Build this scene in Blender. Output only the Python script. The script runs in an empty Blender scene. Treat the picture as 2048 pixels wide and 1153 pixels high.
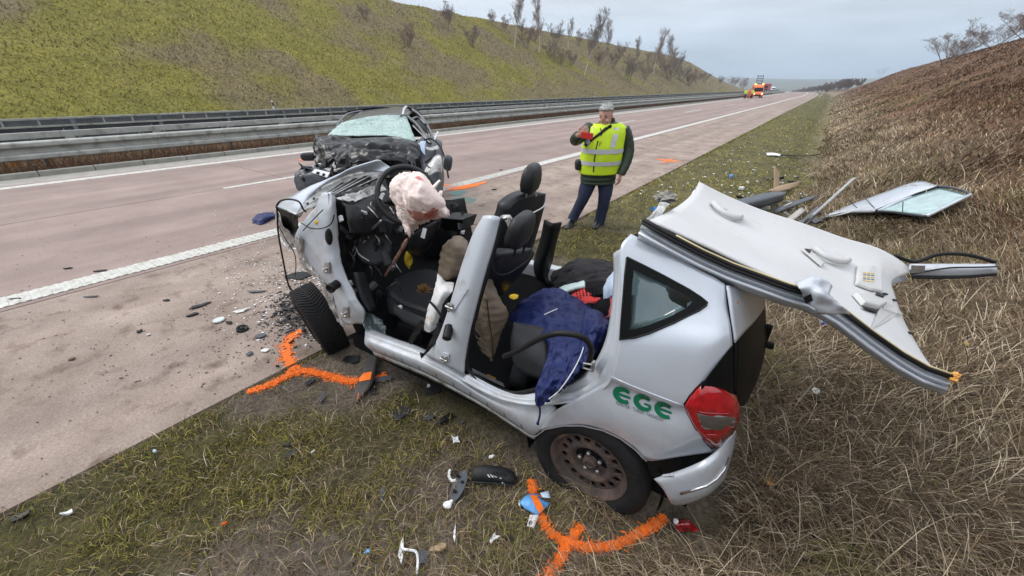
import bpy, bmesh, math, random
import numpy as np
from mathutils import Vector, Matrix, noise as mnoise
R = math.radians
rnd = random.Random(7)
rng = np.random.default_rng(11)
scene = bpy.context.scene
col = scene.collection

# ---------------------------------------------------------------- camera
F_PX, CX, CY, CAM_H = 780.0, 1024.0, 576.5, 1.91        # focal length and centre in photo pixels, eye height in metres
TH = math.atan((CY - 176) / F_PX)                        # tilt down
YAW = math.atan((1668 - CX) / F_PX * math.cos(TH))       # turned left of the road direction (+Y)
cam_d = bpy.data.cameras.new('camera')
cam_d.sensor_width = 36.0
cam_d.lens = 36.0 * F_PX / 2048.0
cam_d.clip_start = 0.05
cam_d.clip_end = 12000
cam = bpy.data.objects.new('camera', cam_d)
col.objects.link(cam)
cam.location = (0, 0, CAM_H)
cam.rotation_euler = (math.pi / 2 - TH, 0, YAW)
scene.camera = cam
scene.render.resolution_x, scene.render.resolution_y = 1024, 576

# ---------------------------------------------------------------- sky, sun, exposure
SUN_EL, SUN_AZ = R(42), R(250)
world = bpy.data.worlds.new('World')
scene.world = world
world.use_nodes = True
wn, wl = world.node_tree.nodes, world.node_tree.links
wn.clear()
w_out = wn.new('ShaderNodeOutputWorld')
w_bg = wn.new('ShaderNodeBackground')
w_sky = wn.new('ShaderNodeTexSky')
w_sky.sky_type = 'NISHITA'
w_sky.sun_disc = False
w_sky.sun_elevation = SUN_EL
w_sky.sun_rotation = SUN_AZ
w_sky.air_density, w_sky.dust_density = 1.0, 2.0
w_tc = wn.new('ShaderNodeTexCoord')
w_sep = wn.new('ShaderNodeSeparateXYZ')
wl.new(w_tc.outputs['Generated'], w_sep.inputs[0])
w_ramp = wn.new('ShaderNodeValToRGB')                    # overcast dome: three times brighter overhead than at the horizon
cr = w_ramp.color_ramp
cr.elements[0].position = 0.0; cr.elements[0].color = (0.46, 0.575, 0.71, 1)
cr.elements[1].position = 1.0; cr.elements[1].color = (1.62, 1.66, 1.73, 1)
for p_, c_ in ((0.05, (0.52, 0.625, 0.755, 1)), (0.16, (0.72, 0.775, 0.85, 1)), (0.45, (1.18, 1.23, 1.31, 1))):
    e_ = cr.elements.new(p_); e_.color = c_
wl.new(w_sep.outputs['Z'], w_ramp.inputs[0])
w_map = wn.new('ShaderNodeMapping'); w_map.inputs['Scale'].default_value = (1.6, 1.6, 11)
w_map.inputs['Rotation'].default_value = (0.10, 0.16, 0.3)
wl.new(w_tc.outputs['Generated'], w_map.inputs[0])
w_no = wn.new('ShaderNodeTexNoise'); w_no.inputs['Scale'].default_value = 1.7; w_no.inputs['Detail'].default_value = 6; w_no.inputs['Roughness'].default_value = 0.52
wl.new(w_map.outputs[0], w_no.inputs['Vector'])
w_cr = wn.new('ShaderNodeMapRange')
w_cr.inputs[1].default_value, w_cr.inputs[2].default_value = 0.32, 0.72
w_cr.inputs[3].default_value, w_cr.inputs[4].default_value = 0.80, 1.18
wl.new(w_no.outputs['Fac'], w_cr.inputs[0])
w_mul = wn.new('ShaderNodeMix'); w_mul.data_type = 'RGBA'; w_mul.blend_type = 'MULTIPLY'; w_mul.inputs['Factor'].default_value = 1
wl.new(w_ramp.outputs[0], w_mul.inputs['A']); wl.new(w_cr.outputs[0], w_mul.inputs['B'])
w_scl = wn.new('ShaderNodeMix'); w_scl.data_type = 'RGBA'; w_scl.blend_type = 'MULTIPLY'; w_scl.inputs['Factor'].default_value = 1
w_scl.inputs['B'].default_value = (0.10, 0.10, 0.10, 1)
wl.new(w_sky.outputs[0], w_scl.inputs['A'])
w_mix = wn.new('ShaderNodeMix'); w_mix.data_type = 'RGBA'; w_mix.inputs['Factor'].default_value = 0.9
wl.new(w_scl.outputs['Result'], w_mix.inputs['A']); wl.new(w_mul.outputs['Result'], w_mix.inputs['B'])
wl.new(w_mix.outputs['Result'], w_bg.inputs['Color'])
w_bg.inputs['Strength'].default_value = 1.0
wl.new(w_bg.outputs[0], w_out.inputs[0])

sun_d = bpy.data.lights.new('sun', 'SUN')
sun_d.energy = 1.5
sun_d.angle = R(25)
sun_d.color = (1.0, 0.965, 0.92)
sun = bpy.data.objects.new('sun', sun_d)
col.objects.link(sun)
_d = Vector((math.sin(SUN_AZ) * math.cos(SUN_EL), math.cos(SUN_AZ) * math.cos(SUN_EL), math.sin(SUN_EL)))
sun.rotation_euler = _d.to_track_quat('Z', 'Y').to_euler()
vs = scene.view_settings
vs.view_transform = 'Standard'; vs.look = 'None'; vs.gamma = 1.0; vs.exposure = 0.22
try: vs.use_curve_mapping = False
except Exception: pass
scene.cycles.use_denoising = True
scene.cycles.max_bounces = 6
scene.cycles.transparent_max_bounces = 8
scene.cycles.volume_bounces = 0
scene.cycles.caustics_reflective = scene.cycles.caustics_refractive = False
scene.cycles.sample_clamp_indirect = 4.0

# ---------------------------------------------------------------- rays from photo measurements to places in the world
_R = np.array([math.cos(YAW), math.sin(YAW), 0.0]); _Fh = np.array([-math.sin(YAW), math.cos(YAW), 0.0])
_F = _Fh * math.cos(TH) + np.array([0, 0, -math.sin(TH)]); _D = -(_Fh * math.sin(TH) + np.array([0, 0, math.cos(TH)]))
_C = np.array([0, 0, CAM_H])
def ray(px, py): return _R * (px - CX) / F_PX + _D * (py - CY) / F_PX + _F
def at(px, py, ax, val):
    """place measured at a photo pixel on the plane where coordinate ax equals val"""
    r = ray(px, py); t = (val - _C[ax]) / r[ax]; return Vector(_C + r * t)
def atd(px, py, d):
    """place measured at a photo pixel at depth d"""
    return Vector(_C + ray(px, py) * d)
CA = R(3.5)                                               # the silver car stands nearly square across the verge
CU = np.array([-math.cos(CA), -math.sin(CA), 0.0]); CW = np.array([-math.sin(CA), math.cos(CA), 0.0]); CO = np.array([-0.37, 1.25, 0.0])
def T(px, py, w):
    """place on the plane w metres inboard of the silver car's near flank"""
    r = ray(px, py); t = ((CO - _C) @ CW + w) / (r @ CW); return Vector(_C + r * t)
def car(u, w, z):
    """place in the silver car's own frame: u ahead of the rear axle, w inboard of the near flank, z up"""
    return Vector(CO + CU * u + CW * w + np.array([0, 0, z]))

# ---------------------------------------------------------------- helpers
BASE = {}
def tag(o, label=None, cat=None, group=None, kind=None):
    if label: o['label'] = label
    if cat: o['category'] = cat
    if group: o['group'] = group
    if kind: o['kind'] = kind
    return o
def thing(name, loc, label=None, cat=None, group=None, kind=None):
    o = bpy.data.objects.new(name, None)
    o.empty_display_size = 0.1
    col.objects.link(o); o.location = loc; BASE[o.name] = Vector(loc)
    return tag(o, label, cat, group, kind)
def link(name, me, m, parent=None):
    o = bpy.data.objects.new(name, me); col.objects.link(o)
    if m is not None and not me.materials: me.materials.append(m)
    if parent is not None: o.parent = parent
    return o
class MB:
    """collects shapes and links them as one mesh object"""
    def __init__(s): s.v = []; s.f = []
    def add(s, vs, fs):
        n = len(s.v); s.v.extend([Vector(p) for p in vs]); s.f.extend([tuple(i + n for i in f) for f in fs]); return s
    def box(s, c, size, rot=None):
        hx, hy, hz = (q / 2 for q in size)
        p = [Vector((x, y, z)) for x in (-hx, hx) for y in (-hy, hy) for z in (-hz, hz)]
        if rot is not None: p = [rot @ q for q in p]
        return s.add([Vector(c) + q for q in p], [(0, 1, 3, 2), (4, 6, 7, 5), (0, 4, 5, 1), (2, 3, 7, 6), (0, 2, 6, 4), (1, 5, 7, 3)])
    def tube(s, pts, r, n=6, cap=True):
        pts = [Vector(p) for p in pts]; rs = r if isinstance(r, (list, tuple)) else [r] * len(pts)
        up = Vector((0, 0, 1)); rings = []; prev = None
        for i, p in enumerate(pts):
            d = (pts[min(i + 1, len(pts) - 1)] - pts[max(i - 1, 0)])
            d = d.normalized() if d.length > 1e-9 else Vector((0, 0, 1))
            a = d.cross(up) if abs(d.z) < 0.95 else d.cross(Vector((1, 0, 0)))
            a.normalize()
            if prev is not None and a.dot(prev) < 0: a = -a
            if prev is not None:
                q = prev - d * prev.dot(d)
                if q.length > 1e-3: a = q.normalized()
            prev = a; b = d.cross(a)
            rr = rs[i] if isinstance(rs[i], (list, tuple)) else (rs[i], rs[i])
            rings.append([p + a * math.cos(2 * math.pi * k / n) * rr[0] + b * math.sin(2 * math.pi * k / n) * rr[1] for k in range(n)])
        return s.loft(rings, cap)
    def loft(s, rings, cap=True, closed=True):
        n = len(rings[0]); vs = [p for r_ in rings for p in r_]; fs = []
        for i in range(len(rings) - 1):
            for k in range(n if closed else n - 1):
                a, b = i * n + k, i * n + (k + 1) % n
                fs.append((a, b, b + n, a + n))
        if cap and closed:
            fs.append(tuple(range(n - 1, -1, -1))); fs.append(tuple((len(rings) - 1) * n + k for k in range(n)))
        return s.add(vs, fs)
    def ell(s, prof, n=14, cap=True):
        """loft of ellipses: prof = (centre, half-width a vector, half-depth b vector)"""
        rings = [[Vector(c) + Vector(a) * math.cos(2 * math.pi * k / n) + Vector(b) * math.sin(2 * math.pi * k / n) for k in range(n)] for c, a, b in prof]
        return s.loft(rings, cap)
    def grid(s, rows):
        n = len(rows[0]); vs = [p for r_ in rows for p in r_]
        return s.add(vs, [(i * n + k, i * n + k + 1, (i + 1) * n + k + 1, (i + 1) * n + k) for i in range(len(rows) - 1) for k in range(n - 1)])
    def prism(s, outline, vec):
        n = len(outline); o = [Vector(p) for p in outline]; v = Vector(vec)
        fs = [tuple(range(n)), tuple(range(2 * n - 1, n - 1, -1))] + [(k, k + n, (k + 1) % n + n, (k + 1) % n) for k in range(n)]
        return s.add(o + [p + v for p in o], fs)
    def lathe(s, c, axis, prof, n=32, x=None):
        """surface of revolution: prof = (distance along axis, radius)"""
        ax = Vector(axis).normalized(); a = ax.orthogonal().normalized() if x is None else Vector(x); b = ax.cross(a)
        rings = [[Vector(c) + ax * h + (a * math.cos(2 * math.pi * k / n) + b * math.sin(2 * math.pi * k / n)) * r_ for k in range(n)] for h, r_ in prof]
        return s.loft(rings, cap=False)
    def blob(s, c, rad, sub=2, amp=0.25, freq=3.0, seed=0):
        bm = bmesh.new(); bmesh.ops.create_icosphere(bm, subdivisions=sub, radius=1.0)
        c = Vector(c); vs = []
        for v in bm.verts:
            k = 1 + amp * mnoise.noise(v.co * freq + Vector((seed * 7.3, seed * 3.1, seed)))
            vs.append(c + Vector((v.co.x * rad[0], v.co.y * rad[1], v.co.z * rad[2])) * k)
        fs = [tuple(v.index for v in f.verts) for f in bm.faces]; bm.free()
        return s.add(vs, fs)
    def crumple(s, amp, freq, seed=0):
        for p in s.v:
            q = p * freq + Vector((seed * 5.1, seed * 1.7, seed * 9.3))
            p += mnoise.noise_vector(q) * amp
        return s
    def build(s, name, m, parent=None, smooth=False, bevel=0, sub=0, solid=0, base=None):
        b = Vector(base) if base is not None else (BASE.get(parent.name, Vector()) if parent is not None else None)
        if b is None:
            b = Vector((sum(p.x for p in s.v), sum(p.y for p in s.v), 0)) / len(s.v); b.z = min(p.z for p in s.v)
        if solid:                                         # sheet thickness always grows away from the visible skin
            acc = 0.0
            for f_ in s.f:
                p0, p1, p2 = s.v[f_[0]], s.v[f_[1]], s.v[f_[2]]; acc += (p1 - p0).cross(p2 - p0).dot(Vector((0, 0, CAM_H)) - p0)
            if acc < 0: s.f = [tuple(reversed(f_)) for f_ in s.f]
        me = bpy.data.meshes.new(name)
        me.from_pydata([tuple(p - b) for p in s.v], [], s.f); me.update()
        o = link(name, me, m, parent)
        BASE[o.name] = b
        if parent is None: o.location = b
        if solid:
            q = o.modifiers.new('thickness', 'SOLIDIFY'); q.thickness = abs(solid); q.offset = -1 if solid > 0 else 1
        if bevel:
            q = o.modifiers.new('bevel', 'BEVEL'); q.width = bevel; q.segments = 2; q.limit_method = 'ANGLE'; q.angle_limit = R(40)
        if sub:
            q = o.modifiers.new('subdivision', 'SUBSURF'); q.levels = q.render_levels = sub
        if smooth:
            me.polygons.foreach_set('use_smooth', [True] * len(me.polygons))
        return o
def copy_tree(o, parent=None):
    c = o.copy(); col.objects.link(c); c.parent = parent
    for ch in list(o.children): copy_tree(ch, c)
    return c
def spline(pts, n=8, closed=False):
    """Catmull-Rom points through the given points"""
    p = [Vector(q) for q in pts]; out = []; m = len(p)
    for i in range(m if closed else m - 1):
        a, b, c, d = (p[(i - 1) % m], p[i], p[(i + 1) % m], p[(i + 2) % m]) if closed else (p[max(i - 1, 0)], p[i], p[i + 1], p[min(i + 2, m - 1)])
        for k in range(n):
            t = k / n
            out.append(0.5 * ((2 * b) + (c - a) * t + (2 * a - 5 * b + 4 * c - d) * t * t + (3 * b - a - 3 * c + d) * t ** 3))
    if not closed: out.append(p[-1])
    return out
def lerp(a, b, t): return a + (b - a) * t

# ---------------------------------------------------------------- materials
MATS = {}
def mat(name, c, rough=0.6, metal=0.0, var=0.0, vscale=8.0, bump=0.0, bscale=60.0, coat=0.0, c2=None, spots=None, trans=0.0, alpha=1.0, attr=None, grain=0.0, emit=None, sheen=0.0, spec=None):
    if name in MATS: return MATS[name]
    m = bpy.data.materials.new(name); m.use_nodes = True; MATS[name] = m
    N, L = m.node_tree.nodes, m.node_tree.links
    b = N['Principled BSDF']; b.inputs['Roughness'].default_value = rough; b.inputs['Metallic'].default_value = metal
    b.inputs['Base Color'].default_value = (*c, 1); b.inputs['Coat Weight'].default_value = coat; b.inputs['Coat Roughness'].default_value = 0.08
    b.inputs['Transmission Weight'].default_value = trans; b.inputs['Alpha'].default_value = alpha
    b.inputs['Sheen Weight'].default_value = sheen
    if spec is not None: b.inputs['Specular IOR Level'].default_value = spec
    if emit: b.inputs['Emission Color'].default_value = (*emit[0], 1); b.inputs['Emission Strength'].default_value = emit[1]
    geo = N.new('ShaderNodeNewGeometry'); src = None
    if attr:
        a = N.new('ShaderNodeAttribute'); a.attribute_name = attr; src = a.outputs['Color']
    if var or c2:
        n1 = N.new('ShaderNodeTexNoise'); n1.inputs['Scale'].default_value = vscale; n1.inputs['Detail'].default_value = 6; n1.inputs['Roughness'].default_value = 0.65
        L.new(geo.outputs['Position'], n1.inputs['Vector'])
        mr = N.new('ShaderNodeMapRange'); mr.inputs[1].default_value = 0.3; mr.inputs[2].default_value = 0.7
        L.new(n1.outputs['Fac'], mr.inputs[0])
        mx = N.new('ShaderNodeMix'); mx.data_type = 'RGBA'
        if attr:
            mx.blend_type = 'MULTIPLY'; mx.inputs['Factor'].default_value = 1
            nf = N.new('ShaderNodeTexNoise'); nf.inputs['Scale'].default_value = vscale * 9; nf.inputs['Detail'].default_value = 6; nf.inputs['Roughness'].default_value = 0.7
            L.new(geo.outputs['Position'], nf.inputs['Vector'])
            mf = N.new('ShaderNodeMapRange'); mf.inputs[1].default_value = 0.3; mf.inputs[2].default_value = 0.7; mf.inputs[3].default_value = 0.35; mf.inputs[4].default_value = 1.65
            L.new(nf.outputs['Fac'], mf.inputs[0]); mm_ = N.new('ShaderNodeMix'); mm_.data_type = 'RGBA'; mm_.blend_type = 'MULTIPLY'; mm_.inputs['Factor'].default_value = 1
            L.new(src, mm_.inputs['A']); L.new(mf.outputs[0], mm_.inputs['B']); src = mm_.outputs['Result']
            mr.inputs[3].default_value = 1 - var; mr.inputs[4].default_value = 1 + var
            L.new(src, mx.inputs['A']); L.new(mr.outputs[0], mx.inputs['B'])
        else:
            lo = tuple(max(0, q * (1 - var)) for q in c); hi = c2 if c2 else tuple(min(1, q * (1 + var)) for q in c)
            mx.inputs['A'].default_value = (*lo, 1); mx.inputs['B'].default_value = (*hi, 1); L.new(mr.outputs[0], mx.inputs['Factor'])
        src = mx.outputs['Result']
    if spots:                                             # stains and specks with a shape of their own
        sc_, col_, lo_, hi_ = spots
        n2 = N.new('ShaderNodeTexNoise'); n2.inputs['Scale'].default_value = sc_; n2.inputs['Detail'].default_value = 5; n2.inputs['Roughness'].default_value = 0.6
        L.new(geo.outputs['Position'], n2.inputs['Vector'])
        m2 = N.new('ShaderNodeMapRange'); m2.inputs[1].default_value = lo_; m2.inputs[2].default_value = hi_
        L.new(n2.outputs['Fac'], m2.inputs[0])
        x2 = N.new('ShaderNodeMix'); x2.data_type = 'RGBA'; x2.inputs['B'].default_value = (*col_, 1)
        if src is None: x2.inputs['A'].default_value = (*c, 1)
        else: L.new(src, x2.inputs['A'])
        L.new(m2.outputs[0], x2.inputs['Factor']); src = x2.outputs['Result']
    if grain and src is not None:                         # fine mineral grain
        ng = N.new('ShaderNodeTexNoise'); ng.inputs['Scale'].default_value = 55; ng.inputs['Detail'].default_value = 7; ng.inputs['Roughness'].default_value = 0.8; L.new(geo.outputs['Position'], ng.inputs['Vector'])
        mg = N.new('ShaderNodeMapRange'); mg.inputs[1].default_value = 0.3; mg.inputs[2].default_value = 0.7; mg.inputs[3].default_value = 1 - grain; mg.inputs[4].default_value = 1 + grain; L.new(ng.outputs['Fac'], mg.inputs[0])
        xg = N.new('ShaderNodeMix'); xg.data_type = 'RGBA'; xg.blend_type = 'MULTIPLY'; xg.inputs['Factor'].default_value = 1; L.new(src, xg.inputs['A']); L.new(mg.outputs[0], xg.inputs['B']); src = xg.outputs['Result']
    if src is not None: L.new(src, b.inputs['Base Color'])
    if bump:
        n3 = N.new('ShaderNodeTexNoise'); n3.inputs['Scale'].default_value = bscale; n3.inputs['Detail'].default_value = 5
        L.new(geo.outputs['Position'], n3.inputs['Vector'])
        bp = N.new('ShaderNodeBump'); bp.inputs['Strength'].default_value = bump; bp.inputs['Distance'].default_value = 0.01
        L.new(n3.outputs['Fac'], bp.inputs['Height']); L.new(bp.outputs[0], b.inputs['Normal'])
    return m

# ---------------------------------------------------------------- terrain
def sst(a, b, x):
    t = np.clip((np.asarray(x, float) - a) / (b - a), 0, 1); return t * t * (3 - 2 * t)
def bend(y): return -np.clip(np.asarray(y, float) - 120, 0, 700) ** 2 / 4500.0 - np.clip(np.asarray(y, float) - 820, 0, None) * 0.31
def drop(y):
    y = np.asarray(y, float); return -np.clip(y - 250, 0, 450) ** 2 / 14000.0 - np.clip(y - 700, 0, 900) * 0.02
def _hash(ix, iy, s):
    h = np.sin(ix * 127.1 + iy * 311.7 + s * 74.7) * 43758.5453; return h - np.floor(h)
def vnoise(x, y, s=0):
    x = np.asarray(x, float); y = np.asarray(y, float); ix, iy = np.floor(x), np.floor(y); fx, fy = x - ix, y - iy
    fx = fx * fx * (3 - 2 * fx); fy = fy * fy * (3 - 2 * fy)
    return (_hash(ix, iy, s) * (1 - fx) + _hash(ix + 1, iy, s) * fx) * (1 - fy) + (_hash(ix, iy + 1, s) * (1 - fx) + _hash(ix + 1, iy + 1, s) * fx) * fy
def fbm(x, y, s=0, o=4):
    r_ = 0; a = 0.5
    for k in range(o): r_ = r_ + a * vnoise(x * 2 ** k, y * 2 ** k, s + k); a *= 0.5
    return r_ / (1 - 0.5 ** o)
EDGE = -2.81                                              # right edge of the pavement
def height(x, y):
    x = np.asarray(x, float); y = np.asarray(y, float); s = x - bend(y)
    z = np.full(np.broadcast(s, y).shape, -0.05)
    v = sst(EDGE, EDGE + 0.12, s)
    verge = 0.03 + 0.035 * (fbm(s * 1.3, y * 1.3, 3) - 0.5) - 0.30 * np.exp(-((s - 0.0) / 0.7) ** 2) * sst(5, 12, y)
    fr = 1 - 0.72 * sst(95, 270, y)
    t = np.clip((s - 0.35) / 9.9, 0, 1); slope = 5.3 * fr * (t ** 1.12) - 0.25 * fr * sst(0.85, 1.0, t) + 0.10 * t * (fbm(s * 0.8, y * 0.35, 8) - 0.5) * 4
    slope = slope + np.clip(s - 10.2, 0, 60) * 0.03
    z = z * (1 - v) + v * (verge + slope)
    fl = 1 - 0.78 * sst(165, 330, y)
    tl = np.clip((-29.6 - s) / 20.4, 0, 1)
    left = 12.1 * fl * (tl ** 1.05) + 0.22 * np.minimum(tl * 6, 1) * (fbm(s * 0.5, y * 0.4, 20) - 0.5) * 2 + np.clip(-50 - s, 0, 200) * 0.02
    z = np.where(s < -29.6, z + left + 0.05, z)
    z = np.where((s < -14.95) & (s > -18.9), 0.06 + 0.05 * fbm(s * 2, y * 2, 5), z)
    far = sst(450, 2100, np.hypot(x, y)) * (36 + 30 * sst(400, 1600, y) + 18 * (fbm(x / 500.0, y / 500.0, 31) - 0.5))
    return z + drop(y) + far
def hit(px, py, lift=0.0):
    """where the line of sight through a photo pixel meets the ground"""
    r = ray(px, py); t = 0.3 * 1.02 ** np.arange(520)
    for step in range(3):
        P = _C[None] + r[None] * t[:, None]; below = P[:, 2] <= height(P[:, 0], P[:, 1]) + lift
        k = int(np.argmax(below)) if below.any() else len(t) - 1
        t = np.linspace(t[max(k - 1, 0)], t[k], 24)
    return Vector(_C + r * t[-1])
def gz(x, y): return max(float(height(x, y)), 0.0 if (-14.9 < x - float(bend(y)) < EDGE and y < 250) else -1e9)

def mix3(a, b, t): return np.asarray(a) * (1 - t[..., None]) + np.asarray(b) * t[..., None]
def ground_colour(x, y):
    s = x - bend(y)
    n1 = fbm(x * 0.9, y * 0.9, 40); n2 = fbm(x * 0.22, y * 0.22, 50); n3 = fbm(x * 3.5, y * 3.5, 60, 3)
    soil = mix3((0.060, 0.048, 0.038), (0.135, 0.110, 0.088), n3)
    olive = mix3((0.030, 0.029, 0.011), (0.075, 0.066, 0.024), n3)
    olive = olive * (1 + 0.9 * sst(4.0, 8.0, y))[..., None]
    verge = mix3(olive, soil, sst(0.38, 0.56, n1) * (1 - 0.85 * sst(3.0, 6.5, y)))
    straw = mix3((0.055, 0.040, 0.026), (0.13, 0.098, 0.062), n3)
    brown = mix3((0.085, 0.048, 0.029), (0.15, 0.09, 0.055), n2)
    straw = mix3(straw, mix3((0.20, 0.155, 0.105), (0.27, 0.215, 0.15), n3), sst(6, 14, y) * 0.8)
    right = mix3(straw, brown, sst(1.4, 3.4, s + 2.4 * (n2 - 0.5)))
    c = mix3(verge, right, sst(-0.4, 0.9, s + 0.8 * (n1 - 0.5)))
    green = mix3((0.13, 0.12, 0.024), (0.23, 0.20, 0.042), n1)
    dry = mix3((0.13, 0.105, 0.055), (0.2, 0.155, 0.08), n3)
    lft = mix3(green, dry, sst(0.40, 0.68, n2 + 0.25 * sst(20, 120, y) - 0.03))
    c = np.where((s < -29)[..., None], lft, c)
    c = np.where(((s < -14.9) & (s > -19))[..., None], mix3((0.10, 0.06, 0.035), (0.16, 0.10, 0.055), n3), c)
    field = mix3((0.09, 0.10, 0.05), (0.14, 0.12, 0.08), fbm(x / 300.0, y / 300.0, 70))
    return mix3(c, field, sst(300, 500, np.hypot(x, y)))
def axis(parts):
    out = []
    for a, b, n in parts: out.extend(np.linspace(a, b, n, endpoint=False))
    return np.array(out + [parts[-1][1]])
gx = axis([(-4500, -600, 14), (-600, -90, 24), (-90, -50, 30), (-50, -29.6, 50), (-29.6, -18.9, 4), (-18.9, -14.95, 10), (-14.95, -2.95, 4), (-2.95, -2.6, 5), (-2.6, 3, 70), (3, 14, 60), (14, 100, 24), (100, 700, 14), (700, 4500, 10)])
gy = axis([(-60, -4, 20), (-4, 12, 110), (12, 60, 110), (60, 200, 100), (200, 700, 60), (700, 5000, 50)])
GX, GY = np.meshgrid(gx, gy)
GXW = GX + bend(GY) * np.clip(1 - (np.abs(GX) - 100) / 600, 0, 1)
GZ = height(GXW, GY)
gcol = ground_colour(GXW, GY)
nxg, nyg = len(gx), len(gy)
me = bpy.data.meshes.new('ground')
idx = np.arange(nxg * nyg).reshape(nyg, nxg)
quads = np.stack([idx[:-1, :-1], idx[:-1, 1:], idx[1:, 1:], idx[1:, :-1]], -1).reshape(-1, 4)
me.vertices.add(nxg * nyg); me.vertices.foreach_set('co', np.stack([GXW, GY, GZ], -1).reshape(-1).astype(np.float32))
me.loops.add(len(quads) * 4); me.loops.foreach_set('vertex_index', quads.reshape(-1).astype(np.int32))
me.polygons.add(len(quads)); me.polygons.foreach_set('loop_start', np.arange(0, len(quads) * 4, 4, dtype=np.int32)); me.update(calc_edges=True)
me.polygons.foreach_set('use_smooth', np.ones(len(quads), bool))
ca = me.color_attributes.new('tint', 'FLOAT_COLOR', 'POINT')
ca.data.foreach_set('color', np.concatenate([gcol.reshape(-1, 3), np.ones((nxg * nyg, 1))], 1).reshape(-1).astype(np.float32))
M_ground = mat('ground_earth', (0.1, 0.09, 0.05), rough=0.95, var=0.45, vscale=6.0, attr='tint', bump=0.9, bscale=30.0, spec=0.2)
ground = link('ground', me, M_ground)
tag(ground, 'grass verge, embankments and fields around the motorway', None, None, 'structure')

# ---------------------------------------------------------------- carriageway
M_conc = mat('red_concrete', (0.262, 0.190, 0.168), rough=0.85, var=0.14, vscale=0.9, c2=(0.315, 0.238, 0.212), bump=0.25, bscale=160, spots=(9.0, (0.17, 0.125, 0.105), 0.60, 0.80), grain=0.28)
M_shld = mat('shoulder_concrete', (0.275, 0.205, 0.168), rough=0.9, var=0.25, vscale=1.3, c2=(0.375, 0.30, 0.255), bump=0.5, bscale=90, spots=(4.2, (0.14, 0.095, 0.072), 0.54, 0.72), grain=0.38)
M_gutter = mat('grey_gutter_concrete', (0.30, 0.285, 0.26), rough=0.9, var=0.2, vscale=4, bump=0.3, bscale=80)
M_kerb = mat('kerb_concrete', (0.27, 0.265, 0.235), rough=0.9, var=0.2, vscale=5, bump=0.3, bscale=60)
M_white = mat('road_marking_white', (0.52, 0.52, 0.485), rough=0.8, var=0.15, vscale=9, spots=(10.0, (0.30, 0.26, 0.225), 0.52, 0.72), bump=0.2, bscale=120)
M_asph = mat('dark_asphalt', (0.06, 0.06, 0.062), rough=0.9, var=0.2, vscale=4)
def tracks(m):
    """long darker bands where wheels run"""
    N, L = m.node_tree.nodes, m.node_tree.links; b = N['Principled BSDF']; src = b.inputs['Base Color'].links[0].from_socket
    g = N.new('ShaderNodeNewGeometry'); mp_ = N.new('ShaderNodeMapping'); mp_.inputs['Scale'].default_value = (1.5, .035, 1); L.new(g.outputs['Position'], mp_.inputs[0])
    nz = N.new('ShaderNodeTexNoise'); nz.inputs['Scale'].default_value = 1.0; nz.inputs['Detail'].default_value = 5; L.new(mp_.outputs[0], nz.inputs['Vector'])
    mr = N.new('ShaderNodeMapRange'); mr.inputs[1].default_value = .35; mr.inputs[2].default_value = .65; mr.inputs[3].default_value = .80; mr.inputs[4].default_value = 1.10; L.new(nz.outputs['Fac'], mr.inputs[0])
    mx = N.new('ShaderNodeMix'); mx.data_type = 'RGBA'; mx.blend_type = 'MULTIPLY'; mx.inputs['Factor'].default_value = 1; L.new(src, mx.inputs['A']); L.new(mr.outputs[0], mx.inputs['B']); L.new(mx.outputs['Result'], b.inputs['Base Color'])
tracks(M_conc); tracks(M_shld)
def road_pt(s, y, z): return Vector((s + float(bend(y)), y, z + float(drop(y))))
def strip(s0, s1, y0, y1, z, step=6.0, mb=None):
    mb = mb or MB(); n = max(1, int(round((y1 - y0) / step)))
    rows = [[road_pt(s0, lerp(y0, y1, i / n), z), road_pt(s1, lerp(y0, y1, i / n), z)] for i in range(n + 1)]
    return mb.grid(rows)
def slab_strip(s0, s1, y0, y1, z0, z1, step=6.0):
    mb = MB(); n = max(1, int(round((y1 - y0) / step))); rings = []
    for i in range(n + 1):
        y = lerp(y0, y1, i / n)
        rings.append([road_pt(s0, y, z0), road_pt(s0, y, z1), road_pt(s1, y, z1), road_pt(s1, y, z0)])
    return mb.loft(rings)
road = thing('road', (0, 0, 0), 'reddish concrete motorway carriageway with hard shoulder', None, None, 'structure')
lanes = [(-14.0, -9.92, M_conc), (-9.90, -5.86, M_conc), (-5.84, EDGE, M_shld)]
for s0, s1, m_ in lanes:
    y = -5.6
    while y < 95:
        slab_strip(s0, s1, y + 0.009, y + 4.991, -0.05, 0.0, 5).build('slab', m_, road); y += 5
    slab_strip(s0, s1, y, 760, -0.06, 0.0, 8).build('far_pavement', m_, road)
strip(-14.8, EDGE - 0.02, -8, 120, -0.045, 8).build('joint_filler', mat('joint_filler', (0.05, 0.045, 0.04), 0.9), road)
slab_strip(-14.9, -14.01, -20, 760, -0.05, -0.002, 8).build('gutter', M_gutter, road)
tag(strip(-6.26, -5.95, -20, 760, 0.005, 5).build('lane_marking', M_white), 'broad solid white edge line beside the hard shoulder', None, None, 'structure')
# raised ribs of the edge line
rb = MB(); y = -2.0
while y < 9:
    rb.prism([road_pt(-6.255, y, 0.005), road_pt(-5.955, y, 0.005), road_pt(-5.955, y + 0.035, 0.005), road_pt(-6.255, y + 0.035, 0.005)], (0, 0, 0.006)); y += 0.075
tag(rb.build('lane_marking_ribs', M_white), 'raised ribs of the broad white edge line', None, None, 'structure')
tag(strip(-13.80, -13.50, -20, 760, 0.005, 5).build('lane_marking', M_white), 'solid white line along the median gutter', None, None, 'structure')
y = 3.1 - 18
while y < 330:
    tag(strip(-9.98, -9.82, y, y + 6, 0.005, 6).build('lane_marking', M_white), 'white dash of the broken lane line', None, None, 'structure'); y += 18
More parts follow.
